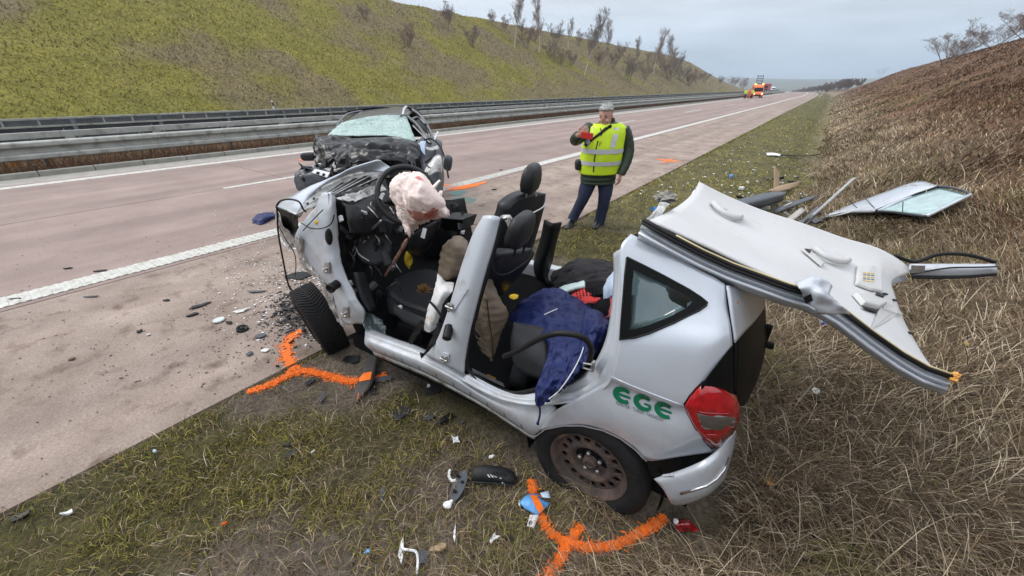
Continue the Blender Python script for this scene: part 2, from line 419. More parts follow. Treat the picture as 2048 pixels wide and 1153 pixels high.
# kerb of single stones along the median
y = -4.0
kerb = thing('kerb', (0, 0, 0), 'low concrete kerb along the median strip', None, None, 'structure')
while y < 60:
    MB().prism([(-15.06, y + .006, -0.05), (-15.06, y + 0.994, -0.05), (-15.06, y + 0.994, 0.12), (-15.06, y + .006, 0.12)], (0.16, 0, 0)).build('kerb_stone', M_kerb, kerb, bevel=0.02); y += 1.0
slab_strip(-15.06, -14.9, y, 760, -0.05, 0.12, 8).build('far_kerb', M_kerb, kerb)
opp = slab_strip(-29.3, -18.7, -20, 760, -0.05, 0.0, 8).build('opposite_carriageway', M_asph)
tag(opp, 'carriageway for the oncoming direction behind the median', None, None, 'structure')

# ---------------------------------------------------------------- guard rails
M_galv = mat('weathered_galvanised_steel', (0.36, 0.37, 0.345), rough=0.6, metal=0.25, var=0.22, vscale=2.5, spots=(4, (0.15, 0.145, 0.125), 0.52, 0.76))
M_galvd = mat('dull_galvanised_steel', (0.17, 0.185, 0.20), rough=0.6, metal=0.3, var=0.2, vscale=3)
def sweep(prof, y0, y1, step=4.0):
    """open or closed section (s, z) swept along the road"""
    mb = MB(); n = max(1, int(round((y1 - y0) / step)))
    return mb.loft([[road_pt(s, lerp(y0, y1, i / n), z) for s, z in prof] for i in range(n + 1)])
WB = [(-.03, .31), (.06, .32), (.085, .345), (.085, .425), (.06, .455), (-.02, .475), (-.03, .50), (-.03, .56), (-.02, .585), (.06, .605), (.085, .63), (.085, .705), (.06, .73), (-.03, .745)]
def wbeam(s, sgn=1, dz=0.0):
    return [(s + sgn * a, z + dz) for a, z in WB] + [(s + sgn * (a - 0.006), z + dz) for a, z in reversed(WB)]
SN, SF = -15.55, -18.3
g1 = thing('guardrail', (SN, 0, 0), 'steel guard rail with box beam facing the empty lanes', 'guardrail', 'guard rails of the median')
y = -3.3
while y < 760:
    L_ = 4.3 if y < 110 else 60
    sweep(wbeam(SN), y, min(y + L_ - 0.004, 760), 2.15 if L_ < 10 else 8).build('rail', M_galv, g1, smooth=False)
    sweep([(SN - .46, .775), (SN - .46, .915), (SN - .30, .915), (SN - .30, .775)], y + 0.8, min(y + 0.8 + L_ - 0.006, 760), 4.3 if L_ < 10 else 8).build('box_beam', M_galv, g1)
    y += L_
def copy_part(o, name, parent, loc):
    c = bpy.data.objects.new(name, o.data); col.objects.link(c); c.parent = parent; c.location = loc; return c
post = MB().box((0, 0, 0.40), (0.10, 0.055, 0.80)).build('post', M_galvd, g1, base=(0, 0, 0))
post.location = road_pt(SN - .36, -3.0, 0) - Vector((SN, 0, 0))
brk = MB().prism([(-0.28, -.03, .70), (0.05, -.03, .70), (0.05, -.03, .76), (-0.28, -.03, .79)], (0, .06, 0)).build('spacer', M_galvd, g1, base=(0, 0, 0)); brk.location = post.location
y = -3.0 + 2.15; n_ = 0
while y < 130:
    l_ = road_pt(SN - .36, y, 0) - Vector((SN, 0, 0))
    copy_part(post, 'post', g1, l_); copy_part(brk, 'spacer', g1, l_); y += 2.15
g2 = thing('guardrail', (SF, 0, 0), 'taller steel barrier with open top rails on the far side of the median', 'guardrail', 'guard rails of the median')
sweep([(SF - .05, 1.085), (SF - .05, 1.135), (SF + .05, 1.135), (SF + .05, 1.085)], -6, 700, 4).build('top_rail', M_galv, g2)
sweep([(SF - .04, .885), (SF - .04, .93), (SF + .04, .93), (SF + .04, .885)], -6, 700, 4).build('upper_rail', M_galv, g2)
sweep([(SF - .135, .93), (SF - .135, 1.085), (SF - .115, 1.085), (SF - .115, .93)], -6, 700, 8).build('back_plate', M_galvd, g2)
sweep([(SF - .02, .70), (SF - .02, .76), (SF + .03, .76), (SF + .03, .70)], -6, 700, 4).build('middle_rail', M_galvd, g2)
sweep(wbeam(SF - .20, -1, .17), -6, 700, 4).build('rail', M_galvd, g2)
p2 = MB().box((0, 0, 0.55), (0.07, 0.10, 1.13)).build('post', M_galvd, g2, base=(0, 0, 0))
s2 = MB().box((0.06, 0.0, 0.64), (0.10, 0.22, 0.22)).box((0.06, -0.06, 0.78), (0.03, 0.02, 0.10)).build('spacer', M_galv, g2, base=(0, 0, 0), bevel=0.01)
d2 = MB().box((0, 0, 1.0), (0.06, 0.045, 0.17)).build('divider', M_galv, g2, base=(0, 0, 0))
y = 0.35; first = True
while y < 215:
    l_ = road_pt(SF, y, 0) - Vector((SF, 0, 0))
    if first: p2.location = l_; s2.location = l_ - Vector((0, .22, 0)); d2.location = l_ + Vector((0, 0.7, 0)); first = False
    else:
        copy_part(p2, 'post', g2, l_); copy_part(s2, 'spacer', g2, l_ - Vector((0, .22, 0)))
        if y < 110: copy_part(d2, 'divider', g2, l_ + Vector((0, .7, 0)))
    if y < 110: copy_part(d2, 'divider', g2, l_ + Vector((0, 1.4, 0)))
    y += 2.1

# ---------------------------------------------------------------- grass: every blade a small bent strip, its colour that of the plant
FWD = math.pi / 2 + YAW                                   # heading of the camera as an angle from +X
def polar(n, d0, d1, a0=-62, a1=62, pw=0.0):
    """places spread evenly over the directions in view and over log distance"""
    d = d0 * (d1 / d0) ** rng.random(n); a = FWD - np.radians(rng.uniform(a0, a1, n))
    return d * np.cos(a), d * np.sin(a), d
def blades(x, y, hgt, width, lean, colour, tilt_dir=None, curl=0.6, z=None, segs=2):
    n = len(x); z = height(x, y) if z is None else z
    a = rng.uniform(0, 2 * math.pi, n) if tilt_dir is None else tilt_dir
    dx, dy = np.cos(a), np.sin(a); w = rng.uniform(0, 2 * math.pi, n); wx, wy = np.cos(w) * width / 2, np.sin(w) * width / 2
    base = np.stack([x, y, z - 0.01], -1)
    out = []
    for k in range(segs + 1):
        t = k / segs; ln = lean * (t * (1 - curl) + curl * t * t)
        up = hgt * t * np.sqrt(np.clip(1 - (lean * t) ** 2 * 0.8, 0.05, 1))
        c = base + np.stack([dx * ln * hgt, dy * ln * hgt, up], -1)
        if k < segs:
            f_ = 1 - 0.45 * t; o = np.stack([wx * f_, wy * f_, 0 * wx], -1); out += [c - o, c + o]
        else: out.append(c)
    V = np.stack(out, 1); m = 2 * segs + 1                # n, m, 3
    tri = []
    for k in range(segs - 1): b = 2 * k; tri += [(b, b + 1, b + 3), (b, b + 3, b + 2)]
    b = 2 * (segs - 1); tri.append((b, b + 1, b + 2))
    tri = np.array(tri); Fc = (np.arange(n)[:, None, None] * m + tri[None]).reshape(-1, 3)
    C = np.repeat(colour[:, None, :], m, 1).reshape(-1, 3)
    return V.reshape(-1, 3), Fc, C
def grass_object(name, parts, m, label):
    vs, fs, cs, n = [], [], [], 0
    for v, f, c in parts: vs.append(v); fs.append(f + n); cs.append(c); n += len(v)
    v = np.concatenate(vs).astype(np.float32); f = np.concatenate(fs).astype(np.int32); c = np.concatenate(cs)
    me = bpy.data.meshes.new(name); me.vertices.add(len(v)); me.vertices.foreach_set('co', v.reshape(-1))
    me.loops.add(len(f) * 3); me.loops.foreach_set('vertex_index', f.reshape(-1))
    me.polygons.add(len(f)); me.polygons.foreach_set('loop_start', np.arange(0, len(f) * 3, 3, dtype=np.int32)); me.update(calc_edges=True)
    a = me.color_attributes.new('tint', 'FLOAT_COLOR', 'POINT')
    a.data.foreach_set('color', np.concatenate([c, np.ones((len(c), 1))], 1).reshape(-1).astype(np.float32))
    o = link(name, me, m); return tag(o, label, 'grass' if 'grass' in name else 'plants', None, 'stuff')
M_blade = mat('grass_blade', (0.15, 0.14, 0.06), rough=0.8, attr='tint', spec=0.25)
def pick(n, cols, wts):
    k = rng.choice(len(cols), n, p=np.array(wts) / sum(wts)); c = np.array(cols)[k]
    return c * rng.uniform(0.7, 1.3, (n, 1))
GREEN = [(0.15, 0.155, 0.022), (0.08, 0.085, 0.015), (0.27, 0.225, 0.042), (0.21, 0.205, 0.026)]
STRAW = [(0.29, 0.215, 0.135), (0.44, 0.36, 0.25), (0.19, 0.13, 0.08), (0.10, 0.066, 0.042), (0.55, 0.48, 0.36), (0.12, 0.105, 0.040)]
BROWN = [(0.16, 0.088, 0.05), (0.20, 0.118, 0.07), (0.10, 0.056, 0.034), (0.29, 0.195, 0.12)]
# orange marking spray: curves on the ground that the blades there carry
SPRAY = []
def spray(pts_px, wid):
    p = spline([hit(*q) for q in pts_px], 10); SPRAY.append((np.array([(q.x, q.y) for q in p]), wid))
spray([(605, 672), (580, 690), (577, 722), (592, 742), (600, 748)], 0.07)
spray([(500, 784), (545, 770), (600, 745), (650, 752), (700, 765), (735, 762), (770, 755)], 0.075)
spray([(1062, 966), (1070, 1005), (1085, 1045), (1110, 1075), (1140, 1090), (1190, 1098), (1240, 1088), (1290, 1062), (1325, 1038)], 0.05)
spray([(1160, 1058), (1140, 1085), (1120, 1120), (1100, 1152), (1090, 1175)], 0.05)
def spray_dist(x, y):
    d = np.full(len(x), 9.0); near = np.nonzero((np.abs(x + 1.5) < 2.5) & (np.abs(y - 1.2) < 2.0))[0]
    for p, w in SPRAY:
        for q in p: d[near] = np.minimum(d[near], np.hypot(x[near] - q[0], y[near] - q[1]) / w)
    return d
def in_mat(x, y): return (x - bend(y) > EDGE + 0.015)
def clear_of_car(x, y):
    u = (x - CO[0]) * CU[0] + (y - CO[1]) * CU[1]; w = (x - CO[0]) * CW[0] + (y - CO[1]) * CW[1]
    return ~((u > -0.55) & (u < 2.5) & (w > 0.05) & (w < 1.65))
parts = []
# short trampled verge grass with bare patches
x, y, d = polar(520000, 0.8, 36, -84, 70)
s = x - bend(y); n1 = fbm(x * 0.9, y * 0.9, 40); n3 = fbm(x * 4.5, y * 4.5, 90)
keep = in_mat(x, y) & (s < 1.2) & clear_of_car(x, y) & (spray_dist(x, y) > 0.5) & (rng.random(len(x)) < np.clip(1.25 - 1.6 * sst(0.38, 0.60, n1) + 0.9 * sst(3.0, 6.5, y), 0.16, 1) * (0.10 + 1.4 * sst(0.40, 0.60, n3)) * (1 - 0.8 * sst(-0.5, 0.7, s)))
x, y, d, s = x[keep], y[keep], d[keep], s[keep]; n = len(x)
c = pick(n, GREEN + [(0.30, 0.24, 0.10), (0.24, 0.17, 0.07), (0.10, 0.07, 0.04)], [2.6, 2.4, 2.2, 2.2, 2.0, 1.8, 2.4]) * rng.uniform(0.35, 1.75, (n, 1)) * (0.85 + 0.75 * sst(3.5, 8, y))[:, None]
parts.append(blades(x, y, rng.uniform(0.015, 0.07, n) * (0.7 + 0.9 * rng.random(n) ** 3), 0.0046 * np.maximum(1, d / 3.2), rng.uniform(0.6, 1.15, n), c))
# thin dead litter lying flat on the mud
x, y, d = polar(48000, 0.8, 12, -84, 70); s = x - bend(y); keep = in_mat(x, y) & (s < 0.6) & clear_of_car(x, y) & (spray_dist(x, y) > 0.6); x, y, d = x[keep], y[keep], d[keep]; n = len(x)
parts.append(blades(x, y, rng.uniform(0.03, 0.12, n), 0.0030 * np.maximum(1, d / 2.6), rng.uniform(1.0, 1.12, n), pick(n, STRAW, [2.6, .7, 3, 2, .25, 2])))
# tufts along the pavement edge
n = 5200; y = -1.5 + 40 * rng.random(n) ** 2; x = EDGE + bend(y) + 0.02 + 0.22 * rng.random(n) ** 1.6; k_ = fbm(y * 1.4, y * 0 + 3, 77); q = rng.random(n) < sst(0.3, 0.62, k_) ; x, y = x[q], y[q]; n = len(x)
parts.append(blades(x, y, rng.uniform(0.03, 0.10, n), 0.003 * np.maximum(1, np.hypot(x, y) / 2.4), rng.uniform(0.6, 1.1, n), pick(n, GREEN + STRAW[:2], [3, 3, 2, 2, 1, .6])))
# the mossy strip goes on to where the road bends
x, y, d = polar(60000, 24, 150, 12, 62); s = x - bend(y); keep = (s > EDGE + .02) & (s < 0.7); x, y, d, s = x[keep], y[keep], d[keep], s[keep]; n = len(x)
parts.append(blades(x, y, rng.uniform(0.03, 0.09, n), 0.0030 * np.maximum(1, d / 2.8), rng.uniform(0.6, 1.1, n), pick(n, GREEN + STRAW[:2], [3, 2, 2, 2.4, 1, .6]) * 1.5, segs=1))
p_ = grass_object('verge_grass', parts, M_blade, 'short trampled green and yellow grass on the muddy verge')

parts = []
# long dead straw, lying in all directions, behind and beside the car and up the right bank
x, y, d = polar(290000, 0.6, 18, -20, 84); s = x - bend(y)
edge_ = -0.35 + 1.0 * (fbm(x * 1.1, y * 1.1, 44) - 0.5) + 0.25 * sst(3, 8, y)
keep = in_mat(x, y) & clear_of_car(x, y) & (spray_dist(x, y) > 1.0 + 1.2 * rng.random(len(x))) & (rng.random(len(x)) < sst(-0.55, 0.75, s - edge_)) & (rng.random(len(x)) < 0.25 + 0.9 * fbm(x * 2.2, y * 2.2, 91))
x, y, d, s = x[keep], y[keep], d[keep], s[keep]; n = len(x)
flow = 2 * math.pi * fbm(x * 0.8, y * 0.8, 61) * 2 + rng.normal(0, 1.1, n)
c = pick(n, STRAW, [3, 2.2, 4.2, 5.2, 0.9, 0.9]); gr = fbm(x * 0.7, y * 0.7, 66) > 0.60
c[gr & (rng.random(n) < 0.55)] = np.array((0.15, 0.145, 0.04))
parts.append(blades(x, y, rng.uniform(0.05, 0.30, n) * rng.uniform(0.45, 1, n), 0.0032 * np.maximum(1, d / 2.4), rng.uniform(0.88, 1.115, n), c, flow, curl=0.12))
# some stalks standing up
x, y, d = polar(4200, 0.9, 16, -5, 84); s = x - bend(y); keep = (s > 0.1) & clear_of_car(x, y); x, y, d = x[keep], y[keep], d[keep]; n = len(x)
parts.append(blades(x, y, rng.uniform(0.12, 0.42, n), 0.003 * np.maximum(1, d / 2.2), rng.uniform(0.4, 1.0, n), pick(n, STRAW, [3, 3, 1, .6, 1.6, .3]), segs=3))
grass_object('dead_grass', parts, M_blade, 'long dead straw matted over the bank behind the silver car')

parts = []
# brown weeds and grass up the right embankment
x, y, d = polar(280000, 5, 130, 14, 74); s = x - bend(y)
keep = (s > 0.3 + 0.8 * (fbm(x * .6, y * .6, 45) - .5)) & (s < 13); x, y, d, s = x[keep], y[keep], d[keep], s[keep]; n = len(x)
b_ = sst(1.0, 3.2, s + 2.2 * (fbm(x * .3, y * .3, 46) - .5)); c1 = pick(n, STRAW, [3, 2, 4, 3, .6, 1.4]); c2 = pick(n, BROWN, [3, 2, 2.5, 1.2])
c = np.where((rng.random(n) < b_)[:, None], c2, c1); gr = fbm(x * .35, y * .25, 67) > .62; c[gr & (rng.random(n) < .5)] = np.array((0.14, .13, .045))
parts.append(blades(x, y, rng.uniform(0.05, 0.20, n), 0.0030 * np.maximum(1, d / 2.6), rng.uniform(0.6, 1.12, n), c * 1.12 * (0.78 + 0.44 * sst(.3, .68, fbm(x * .9, y * .5, 99)))[:, None], 2 * math.pi * fbm(x * .5, y * .3, 62) * 2 + rng.normal(0, .9, n), segs=2))
grass_object('bank_grass', parts, M_blade, 'brown winter grass and weeds covering the bank on the hard shoulder side')

parts = []
# grass on the high bank behind the barrier
x, y, d = polar(330000, 27, 190, -62, 30); s = x - bend(y)
keep = (s < -29.7) & (s > -52); x, y, d, s = x[keep], y[keep], d[keep], s[keep]; n = len(x)
n1 = fbm(x * .9, y * .9, 40); n2 = fbm(x * .22, y * .22, 50) + 0.25 * sst(20, 120, y) - 0.05
c1 = pick(n, [(0.20, 0.185, 0.034), (0.28, 0.245, 0.048), (0.125, 0.112, 0.028), (0.33, 0.27, 0.07)], [3, 2.6, 2.2, 1.6]); c2 = pick(n, [(0.30, 0.22, 0.11), (0.21, 0.155, 0.075), (0.13, 0.10, 0.05), (0.24, 0.20, 0.08)], [1.6, 2, 1.3, 1.5])
c = np.where((rng.random(n) < sst(0.30, 0.68, n2 + 0.3 * (n1 - .5)))[:, None], c2, c1)
low = sst(-33.5, -30, s)[:, None]; c = c * (1 - low) + low * np.array((0.17, 0.20, 0.04)) * rng.uniform(.7, 1.3, (n, 1))
dk = fbm(x * 1.6, y * 1.6, 95); c = c * 1.25 * (0.70 + 0.60 * sst(0.28, 0.68, dk))[:, None]
parts.append(blades(x, y, rng.uniform(0.08, 0.24, n), 0.0042 * np.maximum(6, d / 2.6), rng.uniform(0.6, 1.1, n), c, segs=1))
grass_object('embankment_grass', parts, M_blade, 'mottled green and brown grass on the high bank beyond the barrier')

parts = []
# brown growth in the median, under the rails
n = 60000; y = -6 + 170 * rng.random(n) ** 1.7; s_ = rng.uniform(-18.0, -15.06, n) ; q = rng.random(n) < 0.6; s_[q] = rng.uniform(-15.75, -15.07, q.sum()); x = s_ + bend(y)
hh = np.where(s_ > -15.7, rng.uniform(0.10, 0.34, n), rng.uniform(0.15, 0.62, n) * (0.4 + 0.9 * fbm(y * .35, s_, 33)))
parts.append(blades(x, y, hh, 0.012 * np.maximum(1, np.hypot(x, y) / 18), rng.uniform(0.1, 0.7, n), pick(n, [(0.15, 0.075, 0.04), (0.10, 0.055, 0.03), (0.20, 0.115, 0.06), (0.07, 0.045, 0.028)], [3, 3, 1.6, 1.5]), segs=1))
grass_object('median_grass', parts, M_blade, 'rusty brown weeds growing along the median under the rails')

# ---------------------------------------------------------------- shaping helpers for panels and cloth
def _cr(p, t):
    n = len(p); i = min(int(t), n - 2); f = t - i
    a, b, c, d = p[max(i - 1, 0)], p[i], p[i + 1], p[min(i + 2, n - 1)]
    if i == 0: a = b * 2 - c
    if i == n - 2: d = c * 2 - b
    return 0.5 * ((2 * b) + (c - a) * f + (2 * a - 5 * b + 4 * c - d) * f * f + (3 * b - a - 3 * c + d) * f ** 3)
def surf(ctrl, nu=4, nv=4, wr=None):
    """smooth dense grid through a control grid of points; wr = (height, frequency, seed) of wrinkles"""
    ctrl = [[Vector(q) for q in r_] for r_ in ctrl]; R_, C_ = len(ctrl), len(ctrl[0])
    cols = [[_cr(r_, k * (C_ - 1) / ((C_ - 1) * nv)) for k in range((C_ - 1) * nv + 1)] for r_ in ctrl]
    rows = []
    for i in range((R_ - 1) * nu + 1):
        t = i / nu; rows.append([_cr([cols[j][k] for j in range(R_)], t) for k in range(len(cols[0]))])
    if wr:
        for r_ in rows:
            for p in r_:
                q = p * wr[1] + Vector((wr[2] * 3.3, wr[2], 0)); nz = mnoise.noise_vector(q) + 0.5 * mnoise.noise_vector(q * 2.3)
                rdg = 1 - abs(mnoise.noise(q * 1.4)) * 2
                rd2 = 1 - abs(mnoise.noise(Vector((q.x * 3.4 + q.z, q.y * 2.2, q.z * 1.5)) + Vector((4, 9, 2)))) * 2.6
                p += nz * wr[0] * 0.40 + Vector((0.3, -0.6, 0.6)) * wr[0] * (rdg * 0.65 + rd2 * 0.35)
    return rows
def trace(rows):
    return [[T(*q) if len(q) == 3 else Vector(q[1:]) for q in r_] for r_ in rows]
def patch(name, rows, m, parent, solid=0.012, nu=4, nv=4, wr=None, smooth=True, traced=True):
    return MB().grid(surf(trace(rows) if traced else rows, nu, nv, wr)).build(name, m, parent, smooth=smooth, solid=solid)
from mathutils.bvhtree import BVHTree
def bvh(o):
    v = [q.co + BASE[o.name] for q in o.data.vertices]; return BVHTree.FromPolygons(v, [tuple(p.vertices) for p in o.data.polygons])
def onto(tree, px, py, off=0.003):
    """the point of a panel seen at a photo pixel, raised off the paint"""
    r = Vector(ray(px, py)).normalized(); h = tree.ray_cast(Vector(_C), r)
    if h[0] is None:
        h = tree.find_nearest(Vector(_C) + r * 1.8); n = h[1]
    n = h[1] if h[1].dot(r) < 0 else -h[1]
    return h[0] + n * off

# ---------------------------------------------------------------- materials of the wreck
M_silver = mat('silver_paint', (0.52, 0.56, 0.625), rough=0.28, metal=0.25, coat=0.5, spots=(3.0, (0.44, 0.46, 0.49), 0.62, 0.85))
def grime(m, lo=.30, hi=.95, amt=.6):
    """road dirt splashed up the lower body"""
    N, L = m.node_tree.nodes, m.node_tree.links; b = N['Principled BSDF']; src = b.inputs['Base Color'].links[0].from_socket
    g = N.new('ShaderNodeNewGeometry'); sp = N.new('ShaderNodeSeparateXYZ'); L.new(g.outputs['Position'], sp.inputs[0])
    mz = N.new('ShaderNodeMapRange'); mz.inputs[1].default_value = lo; mz.inputs[2].default_value = hi; mz.inputs[3].default_value = amt; mz.inputs[4].default_value = .05; L.new(sp.outputs['Z'], mz.inputs[0])
    nz = N.new('ShaderNodeTexNoise'); nz.inputs['Scale'].default_value = 7; nz.inputs['Detail'].default_value = 9; nz.inputs['Roughness'].default_value = .72; L.new(g.outputs['Position'], nz.inputs['Vector'])
    mn = N.new('ShaderNodeMapRange'); mn.inputs[1].default_value = .42; mn.inputs[2].default_value = .70; L.new(nz.outputs['Fac'], mn.inputs[0])
    mu = N.new('ShaderNodeMath'); mu.operation = 'MULTIPLY'; L.new(mz.outputs[0], mu.inputs[0]); L.new(mn.outputs[0], mu.inputs[1])
    mx = N.new('ShaderNodeMix'); mx.data_type = 'RGBA'; mx.inputs['B'].default_value = (.30, .255, .205, 1); L.new(mu.outputs[0], mx.inputs['Factor']); L.new(src, mx.inputs['A'])
    # fine scratches and specks
    n2 = N.new('ShaderNodeTexNoise'); n2.inputs['Scale'].default_value = 130; n2.inputs['Detail'].default_value = 3; L.new(g.outputs['Position'], n2.inputs['Vector'])
    m2 = N.new('ShaderNodeMapRange'); m2.inputs[1].default_value = .70; m2.inputs[2].default_value = .76; m2.inputs[4].default_value = .6; L.new(n2.outputs['Fac'], m2.inputs[0])
    x2 = N.new('ShaderNodeMix'); x2.data_type = 'RGBA'; x2.inputs['B'].default_value = (.16, .14, .12, 1); L.new(m2.outputs[0], x2.inputs['Factor']); L.new(mx.outputs['Result'], x2.inputs['A']); L.new(x2.outputs['Result'], b.inputs['Base Color'])
    ro = N.new('ShaderNodeMapRange'); ro.inputs[3].default_value = b.inputs['Roughness'].default_value; ro.inputs[4].default_value = .7; L.new(mu.outputs[0], ro.inputs[0]); L.new(ro.outputs[0], b.inputs['Roughness'])
grime(M_silver)
M_silv_in = mat('silver_inner_paint', (0.50, 0.535, 0.585), rough=0.46, metal=0.12, coat=0.12, spots=(9.0, (0.30, 0.28, 0.25), 0.58, 0.80))
grime(M_silv_in, .30, 1.1, .75)
M_silv_dirty = mat('silver_torn_dirty', (0.50, 0.50, 0.49), rough=0.5, metal=0.5, var=0.3, vscale=14, spots=(11.0, (0.17, 0.14, 0.11), 0.52, 0.72), bump=0.6, bscale=25)
M_blk = mat('black_plastic', (0.010, 0.010, 0.011), rough=0.45, var=0.3, vscale=30, spec=0.2)
M_blk2 = mat('charcoal_plastic', (0.022, 0.023, 0.026), rough=0.5, var=0.25, vscale=20, bump=0.2, bscale=300, spec=0.25)
M_gloss = mat('gloss_black_panel', (0.005, 0.0055, 0.006), rough=0.45, spec=0.10)
M_rubber = mat('tyre_rubber', (0.014, 0.014, 0.015), rough=0.7, var=0.3, vscale=12, bump=0.3, bscale=120, spots=(16, (0.04, 0.035, 0.03), 0.62, 0.85), spec=0.2)
M_seal = mat('rubber_seal', (0.010, 0.010, 0.011), rough=0.5, spec=0.25)
M_rim = mat('rusty_steel_rim', (0.075, 0.058, 0.052), rough=0.7, metal=0.1, spec=0.25, var=0.3, vscale=20, spots=(12, (0.17, 0.105, 0.08), 0.48, 0.75), bump=0.25, bscale=90)
M_steel = mat('bare_steel', (0.42, 0.42, 0.41), rough=0.42, metal=0.85, var=0.25, vscale=30)
M_glass_dk = mat('tinted_quarter_glass', (0.075, 0.115, 0.125), rough=0.04, coat=0.6, spec=0.6)
M_lamp = mat('red_lamp_lens', (0.36, 0.004, 0.010), rough=0.10, coat=0.7, var=0.5, vscale=16)
M_lamp_d = mat('deep_red_reflector', (0.22, 0.004, 0.008), rough=0.18, coat=1.0)
M_lamp_s = mat('smoked_lamp_lens', (0.10, 0.09, 0.085), rough=0.12, coat=1.0, metal=0.3)
M_green = mat('green_sign_film', (0.0, 0.13, 0.06), rough=0.4)
M_print = mat('grey_print', (0.10, 0.12, 0.12), rough=0.5)
M_seat = mat('woven_seat_fabric', (0.020, 0.021, 0.024), rough=0.9, var=0.5, vscale=220, bump=0.5, bscale=260, spec=0.15)
M_leather = mat('charcoal_leather', (0.020, 0.021, 0.023), rough=0.42, var=0.2, vscale=12, bump=0.12, bscale=240, spec=0.3)
M_head = mat('headliner_fabric', (0.54, 0.545, 0.55), rough=0.9, spots=(6, (.44, .42, .39), .58, .80), var=0.06, vscale=3, bump=0.15, bscale=300)
M_visor = mat('grey_white_plastic', (0.50, 0.50, 0.495), rough=0.6, var=0.06, vscale=9)
M_bag = mat('airbag_cloth', (0.80, 0.70, 0.665), rough=0.85, var=0.05, vscale=8, bump=0.25, bscale=70)
M_chrome = mat('chrome_strip', (0.55, 0.55, 0.56), rough=0.15, metal=1.0)
M_paper = mat('white_plastic', (0.72, 0.73, 0.74), rough=0.6)
M_yellow = mat('yellow_foam', (0.62, 0.42, 0.02), rough=0.8, bump=0.5, bscale=60)
M_foam = mat('orange_torn_foam', (0.62, 0.30, 0.07), rough=0.9, bump=0.8, bscale=80, var=0.3, vscale=40)
M_navy = mat('navy_nylon', (0.011, 0.019, 0.092), rough=0.58, var=0.2, vscale=20, spec=0.3)
M_olive = mat('olive_brown_down_jacket', (0.16, 0.122, 0.085), rough=0.6, var=0.15, vscale=20)
M_dkcloth = mat('black_padded_cloth', (0.016, 0.014, 0.016), rough=0.6, var=0.3, vscale=15, spec=0.2)
M_red = mat('red_wool', (0.55, 0.02, 0.018), rough=0.95, var=0.2, vscale=90, sheen=0.3)
M_wblack = mat('black_wool', (0.010, 0.009, 0.011), rough=0.95, spec=0.1)
M_ltblue = mat('pale_blue_wool', (0.42, 0.52, 0.66), rough=0.95, sheen=0.3)
M_mint = mat('pale_mint_wool', (0.46, 0.58, 0.58), rough=0.95, sheen=0.3)
M_wcloth = mat('bloodied_white_cloth', (0.66, 0.66, 0.66), rough=0.9, spots=(11, (0.52, 0.36, 0.26), 0.55, 0.75))
M_carpet = mat('black_carpet', (0.007, 0.007, 0.008), rough=0.95, var=0.4, vscale=40, spots=(70, (0.25, 0.26, 0.26), 0.76, 0.82), spec=0.05)

# ---------------------------------------------------------------- the silver car
CAR_BASE = car(1.0, 0.85, 0.0)
sc_ = thing('wrecked_car', CAR_BASE, 'silver hatchback cut open, roof folded back over its tail, doors gone', 'car')
body = patch('rear_quarter_panel', [
    [(1262, 468, .20), (1292, 483, .20), (1330, 503, .20), (1370, 523, .20), (1405, 543, .20), (1430, 556, .205), (1450, 569, .21)],
    [(1240, 499, .15), (1275, 519, .15), (1318, 544, .15), (1362, 570, .15), (1402, 592, .15), (1432, 606, .16), (1455, 614, .18)],
    [(1240, 590, .085), (1275, 612, .085), (1318, 628, .085), (1362, 638, .085), (1402, 645, .09), (1435, 648, .11), (1461, 652, .14)],
    [(1236, 682, .03), (1272, 690, .03), (1315, 694, .03), (1360, 694, .03), (1405, 694, .035), (1437, 693, .06), (1465, 692, .11)],
    [(1222, 752, .0), (1258, 768, .0), (1300, 785, .0), (1345, 801, .0), (1400, 800, .005), (1440, 793, .04), (1466, 784, .11)],
    [(1214, 764, .018), (1252, 781, .018), (1296, 798, .018), (1342, 815, .018), (1400, 820, .015), (1442, 822, .05), (1472, 818, .13)],
    [(1150, 800, .0), (1205, 812, .0), (1262, 832, .0), (1320, 850, .0), (1385, 862, .005), (1435, 862, .045), (1465, 850, .12)],
    [(1100, 830, .0), (1165, 832, .0), (1230, 852, .0), (1290, 880, .0), (1355, 892, .005), (1405, 890, .04), (1440, 882, .09)],
    [(1078, 862, .012), (1160, 851, .012), (1222, 868, .012), (1268, 897, .012), (1293, 922, .012), (1360, 914, .02), (1425, 905, .06)]], M_silver, sc_, nu=5, nv=5)
BT = bvh(body)
# wheel arch lip and dark wheel house
arch = [(1066, 876), (1090, 858), (1125, 851), (1165, 851), (1205, 860), (1240, 876), (1268, 897), (1293, 922)]
MB().loft([[T(x, y, .008), T(x, y + 2.5, .008), T(x, y + 3, .03)] for x, y in arch], cap=False, closed=False).build('arch_lip', M_silver, sc_, smooth=True)
hubc = T(1168, 947, -0.005)
wax = Vector(CW)
def ring_pts(c, r_, off, a0, a1, n):
    ux = -Vector(CU); return [Vector(c) + wax * off + (ux * math.cos(lerp(a0, a1, i / n)) + Vector((0, 0, 1)) * math.sin(lerp(a0, a1, i / n))) * r_ for i in range(n + 1)]
MB().loft([ring_pts(hubc, .36, .06, -.3, math.pi + .3, 24), ring_pts(hubc, .36, .40, -.3, math.pi + .3, 24), ring_pts(hubc, .05, .41, -.3, math.pi + .3, 24)], cap=False, closed=False).build('wheel_house', M_blk, sc_, smooth=True)
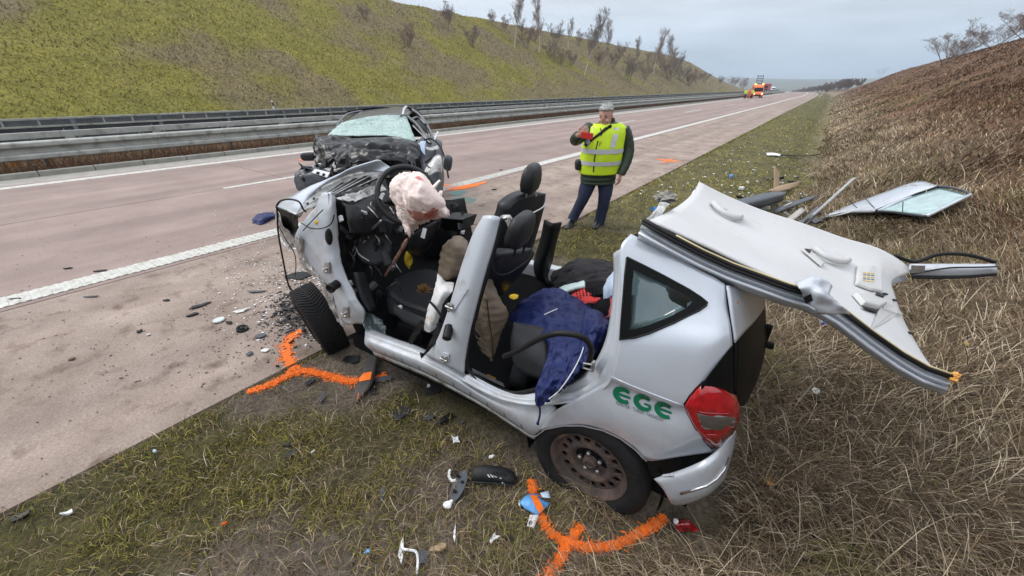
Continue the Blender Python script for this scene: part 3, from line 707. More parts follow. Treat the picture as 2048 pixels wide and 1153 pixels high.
# jamb of the rear door opening: stepped lips that run down the pillar and round into the sill
L0 = [(1240, 499), (1241, 545), (1240, 590), (1236, 682), (1222, 752), (1206, 775), (1178, 792), (1135, 802), (1090, 807), (1048, 806), (1000, 795), (955, 774), (925, 757)]
L1 = [(1234, 502), (1235, 548), (1233, 594), (1226, 676), (1209, 735), (1190, 760), (1163, 778), (1128, 788), (1086, 795), (1046, 797), (1004, 787), (962, 766), (934, 750)]
L2 = [(1226, 508), (1227, 552), (1224, 598), (1214, 668), (1196, 715), (1178, 738), (1155, 757), (1124, 772), (1082, 782), (1040, 788), (1008, 780), (972, 762), (944, 746)]
wj = lambda i, k: (.15, .13, .09, .035, .006, .015, .010, .005, .0, .0, .0, .002, .004)[i] + k
jr = []
for i in range(len(L0)):
    a, b, c = L0[i], L1[i], L2[i]; jr.append([T(*a, wj(i, .0)), T(*a, wj(i, .018)), T(*lerp(Vector(a), Vector(b), .5), wj(i, .020)), T(*b, wj(i, .024)), T(*b, wj(i, .045)), T(*lerp(Vector(b), Vector(c), .6), wj(i, .05)), T(*c, wj(i, .085))])
MB().grid(surf(jr, 4, 1)).build('door_jamb', M_silv_in, sc_, smooth=True, solid=0.01)
# sill with its stepped section and the seam flange below
cx_ = [[(733, 654), (790, 677), (845, 697), (905, 733), (960, 764), (1010, 782), (1055, 790), (1092, 796)],
       [(730, 664), (790, 686), (845, 707), (905, 741), (960, 774), (1010, 795), (1058, 803), (1100, 806)],
       [(730, 672), (790, 696), (845, 717), (905, 749), (960, 783), (1010, 806), (1062, 816), (1110, 816)],
       [(729, 681), (790, 705), (845, 726), (905, 755), (960, 790), (1010, 817), (1066, 838), (1106, 834)],
       [(731, 691), (790, 715), (845, 736), (905, 762), (960, 797), (1010, 828), (1060, 858), (1088, 856)],
       [(745, 703), (790, 722), (845, 745), (905, 775), (960, 806), (1010, 838), (1056, 868), (1074, 872)]]
wz_ = [.10, .05, .03, .008, .012, .05]
sill = MB().grid(surf([[T(*p, w) for p in r_] for r_, w in zip(cx_, wz_)], 4, 5)).build('sill', M_silv_in, sc_, smooth=True, solid=0.02)
SB = bvh(sill)
fl = MB().grid(surf([[T(*p, .05) for p in cx_[5]], [T(p[0] + 4, p[1] + 8, .055) for p in cx_[5]]], 1, 5)).build('seam_flange', M_silv_dirty, sc_, smooth=True, solid=0.006)
for i in range(9):                                        # lap marks along the seam
    x0 = 770 + i * 34; t = (x0 - 745) / (1066 - 745); y0 = np.interp(x0, [p[0] for p in cx_[5]], [p[1] for p in cx_[5]])
    MB().tube([onto(SB, x0, y0 - 10, .002), onto(SB, x0 + 2, y0 - 2, .002)], .0016, 4).build('seam_mark', M_blk, sc_)
dl = [(x, np.interp(x, [p[0] for p in cx_[5]], [p[1] for p in cx_[5]]) - 4) for x in range(760, 1060, 12)]
MB().tube([onto(SB, x, y, .002) for x, y in dl], .0013, 4).build('seam_line', M_blk, sc_)
# B pillar
bp_rows = [
    [(966, 432, .19), (980, 431, .17), (992, 435, .175), (1003, 437, .20)],
    [(945, 470, .16), (961, 472, .14), (976, 476, .145), (992, 480, .17)],
    [(925, 525, .12), (944, 528, .10), (958, 533, .105), (973, 540, .13)],
    [(908, 580, .085), (928, 585, .065), (942, 592, .07), (956, 603, .095)],
    [(893, 630, .055), (912, 640, .035), (928, 652, .04), (941, 663, .065)],
    [(872, 684, .04), (897, 698, .02), (916, 710, .025), (931, 718, .05)],
    [(848, 710, .03), (880, 726, .01), (906, 739, .015), (928, 750, .04)]]
bp = patch('b_pillar', bp_rows, M_silv_in, sc_, solid=0.035, nu=5, nv=4)
PB = bvh(bp)
MB().tube(spline([T(1006, 437, .20), T(994, 482, .175), T(976, 543, .14), T(958, 607, .105), T(943, 668, .075), T(934, 722, .06), T(946, 750, .06), T(978, 770, .06), T(1010, 783, .07), T(1036, 786, .075), T(1075, 778, .085), T(1120, 764, .10), T(1152, 748, .11)], 6), .011, 8).build('door_seal', M_seal, sc_, smooth=True)
MB().tube(spline([T(1000, 438, .235), T(986, 483, .21), T(966, 545, .17), T(950, 608, .13), T(939, 668, .10)], 6), .016, 8).build('pillar_trim', M_blk, sc_, smooth=True)
MB().grid(surf([[T(1000, 437, .2), T(1018, 430, .26), T(1010, 445, .3)], [T(1006, 441, .2), T(1025, 440, .24), T(1015, 455, .28)]], 3, 3, (.02, 30, 4))).build('torn_pillar_edge', M_silv_dirty, sc_, solid=.004)
for k, (x, y) in enumerate(((905, 612), (893, 715))):
    c = onto(PB, x, y, .006)
    MB().prism([onto(PB, x - 6, y - 11, .002), onto(PB, x + 7, y - 8, .002), onto(PB, x + 5, y + 11, .002), onto(PB, x - 6, y + 8, .002)], -wax * .006).build('hinge_plate', M_silv_in, sc_, bevel=.002)
    MB().box(c - wax * .012, (.03, .022, .035)).tube([c + Vector((-.025, -.02, 0)), c + Vector((.03, -.02, .0))], .007, 8).tube([c + Vector((0, -.015, .018)), c + Vector((0, -.028, .018))], .008, 8).tube([c + Vector((0, -.015, -.02)), c + Vector((0, -.028, -.02))], .008, 8).build('door_hinge' if k else 'door_latch', M_steel, sc_, bevel=.002)
c0, c1 = onto(PB, 899, 652, .0), T(893, 679, -.03)
MB().tube([lerp(c0, c1, t) for t in np.linspace(0, 1, 13)], [.020 + .006 * (k % 2) for k in range(13)], 12).build('wiring_grommet', M_seal, sc_, smooth=True)
# striker on the rear pillar
sk = T(1186, 733, .03)
MB().box(sk, (.012, .02, .05)).tube([sk + Vector((0, -.01, .015)), sk + Vector((-.035, -.02, .012)), sk + Vector((-.035, -.02, -.012)), sk + Vector((0, -.01, -.015))], .005, 8).build('door_striker', M_steel, sc_, bevel=.002)
# quarter window
wo = [(1254, 515), (1290, 533), (1327, 552), (1378, 580), (1402, 596), (1414, 606), (1412, 612), (1398, 622), (1347, 647), (1300, 667), (1270, 676), (1240, 680), (1243, 640), (1247, 590), (1250, 550)]
wi = [(1268, 540), (1300, 555), (1330, 570), (1360, 585), (1378, 595), (1385, 602), (1380, 610), (1370, 618), (1340, 634), (1300, 650), (1272, 658), (1258, 660), (1260, 630), (1263, 590), (1265, 560)]
cen = (1305, 605)
def fan(tree, ol, off, c):
    mb = MB(); r_ = [[onto(tree, *lerp(Vector(c), Vector(p), t), off) for p in ol] for t in (0.05, .35, .7, 1)]
    return mb.loft(r_, cap=True)
MB().loft([[onto(BT, *lerp(Vector(a), Vector(b), t), .004) for a, b in zip(wo, wi)] for t in (0, .5, 1)], cap=False).build('window_surround', M_gloss, sc_, smooth=True)
wd = fan(BT, [lerp(Vector(cen), Vector(p), 1.02) for p in wi], .0035, cen).build('quarter_window', M_glass_dk, sc_, smooth=True)
MB().tube([onto(BT, *p, .003) for p in wo + wo[:1]], .004, 6).build('window_seal', M_seal, sc_, smooth=True)
MB().tube([onto(BT, *p, .002) for p in ((1222, 753), (1260, 770), (1305, 788), (1350, 805), (1368, 811))], .0025, 5).build('body_crease', M_silver, sc_, smooth=True)
# tail: lamp, black trim, tailgate, bumper
tg = patch('tailgate_glass', [
    [(1454, 572, .235), (1480, 576, .34), (1506, 580, .50), (1528, 583, .70)],
    [(1466, 640, .185), (1493, 640, .30), (1516, 641, .48), (1532, 642, .70)],
    [(1472, 700, .155), (1498, 700, .28), (1518, 700, .46), (1531, 700, .68)],
    [(1471, 760, .15), (1492, 760, .26), (1508, 758, .42), (1517, 755, .64)],
    [(1470, 806, .16), (1481, 812, .24), (1488, 812, .36), (1494, 806, .58)]], M_gloss, sc_, solid=0.02)
TG = bvh(tg)
su = [[(1455, 571, .205), (1480, 575, .295), (1504, 579, .435), (1528, 582, .63)], [(1461, 610, .17), (1486, 606, .27), (1507, 602, .43), (1530, 597, .63)], [(1467, 652, .145), (1488, 637, .255), (1510, 622, .42), (1531, 605, .63)], [(1471, 686, .125), (1490, 664, .24), (1512, 640, .41), (1531, 614, .63)]]
patch('tailgate_panel', su, M_silver, sc_, solid=.006)
MB().blob(T(1474, 606, .225), (.006, .012, .012), 1, .8, 4, 2).build('rust_stain', mat('rust_stain', (.45, .22, .12), .8), sc_)
MB().tube([T(1453, 571, .222), T(1464, 640, .175), T(1470, 700, .15), T(1468, 782, .14)], .006, 6).build('tailgate_gap', M_blk, sc_, smooth=True)
patch('corner_trim', [[(1464, 692, .105), (1465, 692, .105), (1466, 692, .105)], [(1436, 728, .035), (1450, 730, .065), (1466, 732, .10)], [(1406, 766, -.002), (1436, 772, .03), (1467, 780, .10)], [(1402, 778, -.006), (1436, 785, .03), (1467, 790, .10)]], M_gloss, sc_, solid=.002)
lo_ = [(1407, 763), (1428, 771), (1450, 780), (1467, 788), (1478, 802), (1481, 818), (1477, 840), (1464, 868), (1449, 889), (1434, 902), (1424, 898), (1408, 880), (1390, 855), (1376, 828), (1369, 809), (1380, 792), (1393, 777)]
lc = Vector((1428, 828)); lr = []
LZ = {}
for t, off in ((1.0, -.004), (.97, .012), (.80, .022), (.45, .028), (.08, .03)):
    lr.append([onto(BT, *lerp(lc, Vector(p), t), off) for p in lo_])
lamp = MB().loft(lr).build('tail_lamp', M_lamp, sc_, smooth=True)
LT = bvh(lamp)
for ol, m_, nm in (([(1392, 826), (1440, 830), (1472, 834), (1466, 852), (1440, 862), (1405, 858)], M_lamp_s, 'reversing_lens'), ([(1408, 868), (1432, 868), (1440, 880), (1432, 894), (1420, 890)], M_lamp_d, 'reflector'), ([(1396, 822), (1468, 826), (1470, 829), (1396, 825)], M_lamp_d, 'lens_divider')):
    c = sum((Vector(p) for p in ol), Vector((0, 0))) / len(ol)
    MB().loft([[onto(LT, *lerp(c, Vector(p), t), o_) for p in ol] for t, o_ in ((1, .0), (.92, .004), (.5, .006), (.1, .006))]).build(nm, m_, lamp, smooth=True, base=BASE[lamp.name])
for yy in (840, 850):
    MB().tube([onto(LT, 1396 + (yy - 834) * .4, yy, .007), onto(LT, 1468 - (yy - 834) * .3, yy + 2, .007)], .0016, 4).build('lens_rib', M_lamp_s, lamp, base=BASE[lamp.name])
MB().tube([onto(BT, *lerp(lc, Vector(p), 1.01), .001) for p in lo_ + lo_[:1]], .003, 6).build('lamp_gap', M_blk, sc_, smooth=True)
# bumper hanging off its corner
bu = patch('rear_bumper', [
    [(1307, 958, -.03), (1330, 950, -.03), (1367, 938, -.025), (1408, 920, -.01), (1432, 903, .04), (1450, 886, .10), (1472, 862, .20)],
    [(1315, 966, -.045), (1338, 959, -.05), (1372, 949, -.045), (1410, 935, -.03), (1436, 920, .02), (1455, 902, .10), (1470, 884, .22)],
    [(1328, 982, -.045), (1350, 978, -.05), (1378, 970, -.045), (1412, 957, -.03), (1438, 942, .02), (1455, 925, .10), (1465, 908, .22)],
    [(1338, 1000, -.03), (1356, 999, -.04), (1380, 993, -.035), (1412, 981, -.02), (1434, 967, .03), (1448, 952, .11), (1456, 938, .22)],
    [(1344, 1010, .01), (1358, 1011, .0), (1380, 1007, .0), (1410, 995, .02), (1428, 982, .06), (1440, 970, .13), (1450, 958, .24)]], M_silver, sc_, solid=0.008)
UB = bvh(bu)
MB().tube([onto(UB, *p, .003) for p in ((1361, 987), (1385, 980), (1412, 971), (1432, 957), (1446, 940), (1456, 915))], .0055, 6).build('bumper_strip', M_chrome, bu, smooth=True, base=BASE[bu.name])
MB().tube([onto(UB, 1327, 953, .002), onto(UB, 1328, 944, .01)], .006, 6).build('clip', M_silv_in, bu, base=BASE[bu.name])
MB().grid([[T(1293, 922, .05), T(1360, 914, .06), T(1428, 904, .08)], [T(1300, 955, .06), T(1365, 945, .06), T(1425, 912, .09)]]).build('bumper_carrier', M_blk, sc_, solid=.01)
# rear closure, far flank and floor so the shell holds from every side
far_rear = [[car(-.36, .72, .97), car(-.38, 1.1, .97), car(-.34, 1.45, .95), car(-.2, 1.68, .93)], [car(-.40, .66, .75), car(-.44, 1.1, .75), car(-.38, 1.5, .74), car(-.22, 1.74, .72)], [car(-.38, .60, .42), car(-.44, 1.1, .40), car(-.38, 1.5, .40), car(-.2, 1.74, .38)]]
MB().grid(surf(far_rear, 4, 4)).build('tailgate_lower', M_silver, sc_, smooth=True, solid=.02)
MB().grid(surf([[car(-.20, .30, 1.18), car(-.25, .7, 1.17), car(-.24, 1.2, 1.15), car(-.16, 1.55, 1.12)], [car(-.28, .42, 1.08), car(-.33, .75, 1.07), car(-.32, 1.2, 1.06), car(-.24, 1.6, 1.03)], [car(-.34, .68, .96), car(-.37, .9, .96), car(-.36, 1.2, .96), car(-.22, 1.65, .93)]], 4, 4)).build('tailgate_window', M_gloss, sc_, smooth=True, solid=.012)
MB().grid(surf([[car(.1, 1.55, 1.30), car(-.1, 1.56, 1.26), car(-.2, 1.57, 1.23)], [car(.25, 1.66, .9), car(0, 1.68, .9), car(-.26, 1.66, .9)], [car(.45, 1.74, .5), car(.1, 1.75, .62), car(-.25, 1.74, .5)]], 4, 4)).build('far_quarter_panel', M_silver, sc_, smooth=True, solid=.03)
MB().prism([car(.4, 1.64, .22), car(1.9, 1.64, .22), car(1.9, 1.64, .44), car(.4, 1.64, .46)], wax * .1).build('far_sill', M_silv_in, sc_, bevel=.02)
MB().prism([car(-.35, .08, .24), car(1.95, .08, .22), car(1.95, 1.66, .22), car(-.35, 1.66, .24)], (0, 0, .10)).build('floor_pan', M_carpet, sc_)
MB().grid(surf([[car(-.05, .10, 1.1), car(-.05, .9, 1.1), car(-.05, 1.6, 1.1)], [car(-.02, .10, .7), car(-.02, .9, .7), car(-.02, 1.6, .7)], [car(.1, .10, .3), car(.1, .9, .3), car(.1, 1.6, .3)]], 3, 3)).build('rear_seat_back', M_blk2, sc_, smooth=True, solid=.08)
MB().grid(surf([[car(.12, .20, .56), car(.12, .9, .58), car(.12, 1.55, .56)], [car(.38, .20, .60), car(.38, .9, .61), car(.38, 1.55, .60)], [car(.62, .20, .57), car(.62, .9, .57), car(.62, 1.55, .56)], [car(.68, .20, .38), car(.68, .9, .36), car(.68, 1.55, .38)]], 3, 3)).build('rear_bench', M_seat, sc_, smooth=True, solid=.10)
MB().grid(surf([[T(1028, 645, .22), T(1060, 650, .26), T(1100, 660, .30)], [T(1020, 690, .16), T(1055, 705, .16), T(1098, 725, .16)], [T(1030, 738, .14), T(1062, 752, .13), T(1100, 758, .13)]], 4, 4, (.01, 12, 3))).build('bench_side_cover', M_leather, sc_, smooth=True, solid=.02)
MB().prism([T(944, 738, .105), T(1006, 768, .10), T(1009, 775, .10), T(946, 745, .105)], (0, 0, .004)).build('scuff_plate', M_steel, sc_)
MB().prism([T(975, 749, .14), T(992, 757, .14), T(991, 760, .14), T(974, 752, .14)], (0, 0, .003)).build('yellow_label', M_yellow, sc_)
for q in (.32, .30): pass
MB().grid(surf([[car(1.30, .12, .40), car(1.30, .5, .38), car(1.30, .85, .40)], [car(.9, .12, .37), car(.9, .5, .35), car(.9, .85, .38)], [car(.66, .12, .38), car(.66, .5, .36), car(.66, .85, .38)]], 3, 3, (.015, 14, 2))).build('floor_mat', M_carpet, sc_, smooth=True, solid=.02)
hose = spline([T(1008, 713, .02), T(1040, 700, .0), T(1075, 680, -.02), T(1110, 668, -.03), T(1145, 669, -.02), T(1170, 678, .0), T(1182, 698, .03), T(1178, 725, .05)], 8)
MB().tube(hose, .013, 10).build('hanging_seal', M_seal, sc_, smooth=True)

# seats
def headrest(c, u, up, sx, sy, sz, name, parent):
    """pad built across the axes: c centre, u thickness axis, up"""
    u = Vector(u).normalized(); up = Vector(up).normalized(); v = up.cross(u)
    prof = [(-1, .55, .55), (-.85, .88, .85), (-.4, 1, 1), (.2, .98, .95), (.7, .86, .75), (.93, .62, .5), (1, .3, .25)]
    rings = [[c + up * (h * sz / 2) + v * (math.copysign(abs(math.cos(t)) ** .6, math.cos(t)) * sx / 2 * a) + u * (math.copysign(abs(math.sin(t)) ** .7, math.sin(t)) * sy / 2 * b) for t in [2 * math.pi * k / 24 for k in range(24)]] for h, a, b in prof]
    return MB().loft(rings).build(name, M_leather, parent, smooth=True)
upz = Vector((0, 0, 1)); cu = Vector(CU)
# driver seat, its back leaning rearwards
hd = T(1042, 458, .46); headrest(hd, cu * 1 + upz * .25 - wax * .15, upz + cu * -.28 + wax * .03, .25, .11, .185, 'driver_headrest', sc_)
hp = T(1063, 356, 1.10); headrest(hp, cu * 1 + upz * .15 - wax * .2, upz + cu * -.15, .25, .11, .19, 'passenger_headrest', sc_)
def slabseat(name, rows, m, th):
    return MB().grid(surf(rows, 4, 4)).build(name, m, sc_, smooth=True, solid=th)
dx = [[T(994, 513, .30), T(1010, 508, .42), T(1040, 502, .56), T(1064, 497, .68)],
      [T(975, 530, .27), T(1000, 540, .40), T(1040, 530, .56), T(1067, 512, .70)],
      [T(962, 552, .27), T(985, 570, .40), T(1020, 560, .56), T(1045, 545, .70)],
      [T(935, 590, .27), T(955, 610, .40), T(985, 600, .56), T(1005, 590, .70)]]
slabseat('driver_seat_back', dx, M_leather, .09)
MB().tube([hd + upz * -.09 + wax * .05, T(1046, 506, .5)], .007, 8).tube([hd + upz * -.09 - wax * .05, T(1028, 512, .42)], .007, 8).build('driver_headrest_rod', M_blk, sc_)
MB().tube(spline([T(985, 512, .30), T(990, 545, .30), T(1015, 548, .42), T(1050, 525, .60), T(1068, 505, .70)], 5), .004, 6).build('seat_piping', M_blk2, sc_)
px_ = [[T(1018, 418, .90), T(1040, 396, 1.0), T(1070, 389, 1.14), T(1092, 388, 1.3)], [T(1005, 450, .88), T(1030, 432, .98), T(1062, 424, 1.14), T(1090, 408, 1.3)], [T(985, 490, .86), T(1010, 478, .98), T(1045, 470, 1.14), T(1078, 455, 1.3)], [T(960, 540, .86), T(985, 535, .98), T(1025, 525, 1.14), T(1060, 515, 1.3)]]
slabseat('passenger_seat_back', px_, M_leather, .10)
MB().tube([hp + upz * -.09 + wax * .05, T(1072, 393, 1.15)], .007, 8).tube([hp + upz * -.09 - wax * .05, T(1052, 396, 1.05)], .007, 8).build('passenger_headrest_rod', M_steel, sc_)
MB().tube(spline([T(1092, 390, 1.28), T(1088, 412, 1.25), T(1068, 425, 1.1), T(1058, 430, 1.0)], 5), .005, 6).build('passenger_seat_piping', M_paper, sc_)
cs = [[T(792, 556, .60), T(820, 545, .68), T(850, 538, .72), T(885, 545, .72)],
      [T(778, 572, .42), T(810, 575, .46), T(850, 570, .50), T(890, 575, .50)],
      [T(776, 586, .30), T(805, 600, .30), T(845, 610, .30), T(885, 622, .30)],
      [T(786, 602, .24), T(810, 618, .24), T(845, 632, .24), T(880, 642, .24)]]
slabseat('driver_seat_cushion', cs, M_seat, .09)
MB().grid(surf([[T(786, 606, .22), T(815, 622, .22), T(850, 636, .22), T(880, 646, .22)], [T(784, 622, .19), T(812, 640, .19), T(848, 654, .19), T(878, 664, .19)], [T(795, 634, .2), T(815, 650, .2), T(848, 664, .2), T(876, 674, .2)]], 4, 4)).build('seat_side_shield', M_blk2, sc_, smooth=True, solid=.05)
ls = T(800, 616, .17)
MB().lathe(ls, -wax, [(-.01, .018), (.006, .018), (.008, .014), (.008, .0)], 16).build('seat_adjuster_ring', M_steel, sc_, smooth=True)
MB().box(ls - wax * .008, (.028, .008, .007), Matrix.Rotation(.6, 3, 'Y')).build('seat_adjuster', M_blk, sc_)
MB().prism([T(795, 645, .24), T(845, 665, .24), T(842, 690, .26), T(790, 668, .26)], wax * .3).build('seat_rail', M_blk, sc_, bevel=.01)
# far side post trim and carpet behind it
MB().grid(surf([[T(1088, 440, 1.58), T(1106, 448, 1.50), T(1124, 446, 1.62)], [T(1080, 480, 1.58), T(1097, 490, 1.48), T(1112, 490, 1.62)], [T(1068, 520, 1.56), T(1084, 527, 1.46), T(1105, 524, 1.62)], [T(1068, 545, 1.52), T(1084, 550, 1.46), T(1096, 555, 1.62)], [T(1075, 560, 1.5), T(1094, 570, 1.48), T(1108, 568, 1.62)]], 4, 4)).build('far_pillar_trim', M_gloss, sc_, smooth=True, solid=.02)

# front: crushed bulkhead pillar, bonnet, dashboard
ap = patch('hinge_pillar', [
    [(646, 388, .12), (656, 385, .10), (666, 387, .09), (672, 396, .12)],
    [(628, 420, .08), (645, 420, .06), (662, 422, .05), (675, 430, .09)],
    [(592, 470, .03), (625, 462, .04), (655, 465, .03), (678, 470, .08)],
    [(604, 505, .05), (632, 505, .03), (660, 508, .02), (682, 512, .07)],
    [(618, 537, .08), (645, 545, .03), (670, 548, .01), (694, 552, .06)],
    [(655, 575, .09), (668, 582, .04), (688, 588, .01), (711, 592, .05)],
    [(668, 612, .09), (682, 620, .04), (702, 620, .01), (728, 626, .05)],
    [(688, 645, .08), (698, 652, .04), (712, 648, .02), (728, 650, .06)]], M_silv_in, sc_, solid=0.03, nu=5, nv=5, wr=(.013, 10, 3))
AP = bvh(ap)
def ov(tree, c, rx, ry, ang, off, n=18):
    ca_, sa_ = math.cos(ang), math.sin(ang)
    return [onto(tree, c[0] + rx * math.cos(t) * ca_ - ry * math.sin(t) * sa_, c[1] + rx * math.cos(t) * sa_ + ry * math.sin(t) * ca_, off) for t in [2 * math.pi * k / n for k in range(n)]]
MB().loft([ov(AP, (658, 474), 7.5, 17, -.08, .0), ov(AP, (658, 474), 6.5, 15.5, -.08, .006), ov(AP, (658, 474), 3, 9, -.08, .008)]).build('pillar_grommet', M_seal, sc_, smooth=True)
MB().loft([ov(AP, (633, 445), 4, 5, 0, .0), ov(AP, (633, 445), 2, 3, 0, .006)]).build('body_plug', M_yellow, sc_)
for k, (x, y) in enumerate(((657, 536), (694, 625))):
    c = onto(AP, x, y, .004)
    MB().prism([onto(AP, x - 7, y + 10, .002), onto(AP, x + 6, y + 10, .002), onto(AP, x + 4, y - 12, .002), onto(AP, x - 4, y - 12, .002)], -wax * .012).tube([c, c - wax * .03], .009, 8).tube([c + Vector((-.03, -.02, -.01)), c + Vector((.03, -.025, -.01))], .007, 8).build('front_hinge', M_steel, sc_, bevel=.003)
c0, c1 = onto(AP, 676, 567, 0), T(661, 577, -.06)
MB().tube([lerp(c0, c1, t) for t in np.linspace(0, 1, 11)], [.022 + .007 * (k % 2) for k in range(11)], 12).lathe(c1, c1 - c0, [(-.01, .032), (.008, .032), (.010, .018), (-.02, .016)], 16).build('front_wiring_grommet', M_seal, sc_, smooth=True)
# dirty crumpled inner wing along the pillar's leading edge
MB().grid(surf([[T(592, 474, .04), T(600, 478, .0), T(610, 480, .04)], [T(600, 512, .10), T(606, 515, .04), T(618, 518, .06)], [T(612, 540, .13), T(622, 546, .06), T(640, 552, .06)], [T(640, 562, .15), T(650, 572, .08), T(664, 585, .07)], [T(655, 600, .15), T(664, 605, .10), T(676, 620, .08)], [T(672, 640, .15), T(682, 650, .10), T(692, 655, .07)]], 5, 5, (.03, 18, 6))).build('torn_wing', M_silv_dirty, sc_, solid=.006)
# footwell sheet at the front of the sill and crumpled metal there
MB().grid(surf([[T(724, 626, .06), T(742, 628, .2), T(765, 640, .3)], [T(728, 645, .05), T(745, 650, .15), T(770, 655, .26)], [T(733, 660, .05), T(752, 668, .12), T(775, 672, .2)]], 4, 4, (.03, 25, 2))).build('crumpled_footwell_sheet', mat('bluish_sheet_metal', (0.42, 0.50, 0.53), rough=.25, metal=.6, var=.3, vscale=25), sc_, solid=.004)
# bonnet folded up into an arch, seen from inside with its ribbed frame
top = [(551, 412), (566, 401), (583, 392), (605, 381), (627, 370), (650, 361), (670, 352), (692, 342), (713, 333), (736, 327), (758, 322), (772, 329), (788, 339)]
inn = [(594, 430), (598, 422), (604, 412), (611, 404), (619, 396), (631, 385), (645, 375), (662, 366), (680, 358), (700, 350), (722, 345), (748, 343), (778, 345)]
bot = [(600, 436), (606, 428), (614, 418), (622, 410), (632, 402), (645, 393), (660, 383), (678, 376), (697, 372), (717, 368), (738, 362), (760, 358), (780, 356)]
wt = np.linspace(.04, 1.15, 13)
MB().grid(surf([[T(*p, w + .12) for p, w in zip(top, wt)], [T(*lerp(Vector(a), Vector(b), .5), w + .05) for a, b, w in zip(top, inn, wt)], [T(*p, w) for p, w in zip(inn, wt)]], 4, 3, (.006, 6, 1))).build('bonnet', M_silver, sc_, smooth=True, solid=.012)
fr_ = MB().grid(surf([[T(*p, w + .004) for p, w in zip(inn, wt)], [T(*p, w + .03) for p, w in zip(bot, wt)]], 3, 3, (.010, 20, 2))).build('bonnet_frame', M_silv_dirty, sc_, smooth=True, solid=.008)
FB = bvh(fr_)
for ol in ([(694, 369), (708, 357), (719, 357), (713, 369)], [(724, 361), (729, 352), (742, 351), (750, 361)], [(755, 358), (757, 350), (766, 350), (768, 358)], [(668, 378), (684, 365), (691, 366), (682, 377)]):
    c = sum((Vector(p) for p in ol), Vector((0, 0))) / 4
    MB().loft([[onto(FB, *p, .003) for p in ol], [onto(FB, *lerp(c, Vector(p), .5), .003) for p in ol]]).build('frame_opening', M_blk, sc_)
    MB().tube([onto(FB, *p, .004) for p in ol + ol[:1]], .004, 5).build('frame_rib', M_silv_dirty, sc_)
for x, y in ((628, 398), (615, 408), (610, 420)): MB().loft([ov(FB, (x, y), 3, 2.4, 0, .003, 8), ov(FB, (x, y), 1, .8, 0, .003, 8)]).build('frame_hole', M_blk, sc_)
# crushed headlamp bay at the corner
MB().grid(surf([[T(553, 416, .06), T(575, 425, .05), T(596, 434, .03)], [T(556, 445, .10), T(580, 455, .2), T(598, 458, .05)], [T(568, 475, .12), T(584, 480, .2), T(592, 472, .04)]], 4, 4, (.02, 16, 4))).build('headlamp_bay', M_blk, sc_, solid=.006)
MB().grid(surf([[T(553, 418, .02), T(560, 430, .0)], [T(555, 450, .03), T(568, 455, .0)], [T(566, 480, .06), T(582, 468, .03)], [T(578, 498, .06), T(596, 497, .05)]], 4, 4, (.02, 14, 8))).build('torn_wing_tip', M_silv_dirty, sc_, solid=.005)
MB().grid(surf([[T(556, 470, .15), T(575, 485, .15)], [T(570, 498, .12), T(597, 500, .1)]], 4, 4, (.02, 18, 9))).build('wing_scrap', M_silv_dirty, sc_, solid=.005)
# dashboard mass
MB().grid(surf([[T(676, 392, .16), T(700, 385, .34), T(735, 372, .65), T(770, 362, .95)], [T(680, 425, .14), T(712, 420, .30), T(750, 410, .55), T(790, 400, .90)], [T(684, 470, .14), T(718, 470, .28), T(760, 460, .55), T(810, 450, .95)], [T(692, 520, .14), T(725, 530, .30), T(770, 520, .6), T(830, 500, 1.0)], [T(706, 570, .16), T(740, 590, .35), T(790, 560, .75), T(850, 530, 1.1)]], 5, 5, (.045, 9, 7))).build('dashboard', M_blk, sc_, smooth=True, solid=.03)
MB().grid(surf([[T(676, 398, .12), T(700, 392, .20), T(735, 378, .42), T(768, 372, .62)], [T(690, 405, .12), T(712, 404, .20), T(742, 392, .42), T(776, 382, .62)]], 4, 5, (.03, 22, 5))).build('windscreen_ledge', M_silv_dirty, sc_, solid=.005)
MB().grid(surf([[T(690, 402, .14), T(720, 398, .3), T(748, 400, .42)], [T(700, 430, .10), T(728, 425, .22), T(752, 428, .36)], [T(708, 470, .10), T(732, 470, .20), T(755, 466, .34)]], 5, 4, (.03, 12, 1))).build('instrument_shroud', M_blk2, sc_, smooth=True, solid=.02)
# bulkhead behind the dashboard and its far half, so the cabin stays closed and dark
MB().grid(surf([[car(2.02, .18, 1.0), car(2.10, .9, 1.05), car(2.05, 1.55, .98)], [car(2.0, .14, .6), car(2.06, .9, .6), car(2.0, 1.6, .55)], [car(1.92, .12, .24), car(1.95, .9, .22), car(1.92, 1.62, .22)]], 4, 4, (.03, 6, 5))).build('bulkhead', M_blk, sc_, smooth=True, solid=.02)
MB().grid(surf(trace([[(850, 446, .85), (890, 436, 1.05), (928, 440, 1.3)], [(852, 480, .9), (892, 478, 1.1), (918, 482, 1.32)], [(858, 520, .95), (890, 522, 1.15), (908, 526, 1.34)]]), 5, 5, (.05, 9, 2))).build('far_dashboard', M_blk, sc_, smooth=True, solid=.03)
MB().tube(spline([T(781, 588, .28), T(806, 606, .27), T(845, 620, .27), T(880, 632, .28)], 5), .022, 8).build('seat_bolster', M_leather, sc_, smooth=True)
MB().tube(spline([T(795, 566, .55), T(822, 562, .58), T(858, 560, .62)], 5), .004, 6).tube(spline([T(784, 580, .40), T(815, 588, .40), T(860, 596, .42)], 5), .004, 6).build('seat_seam', M_blk, sc_, smooth=True)
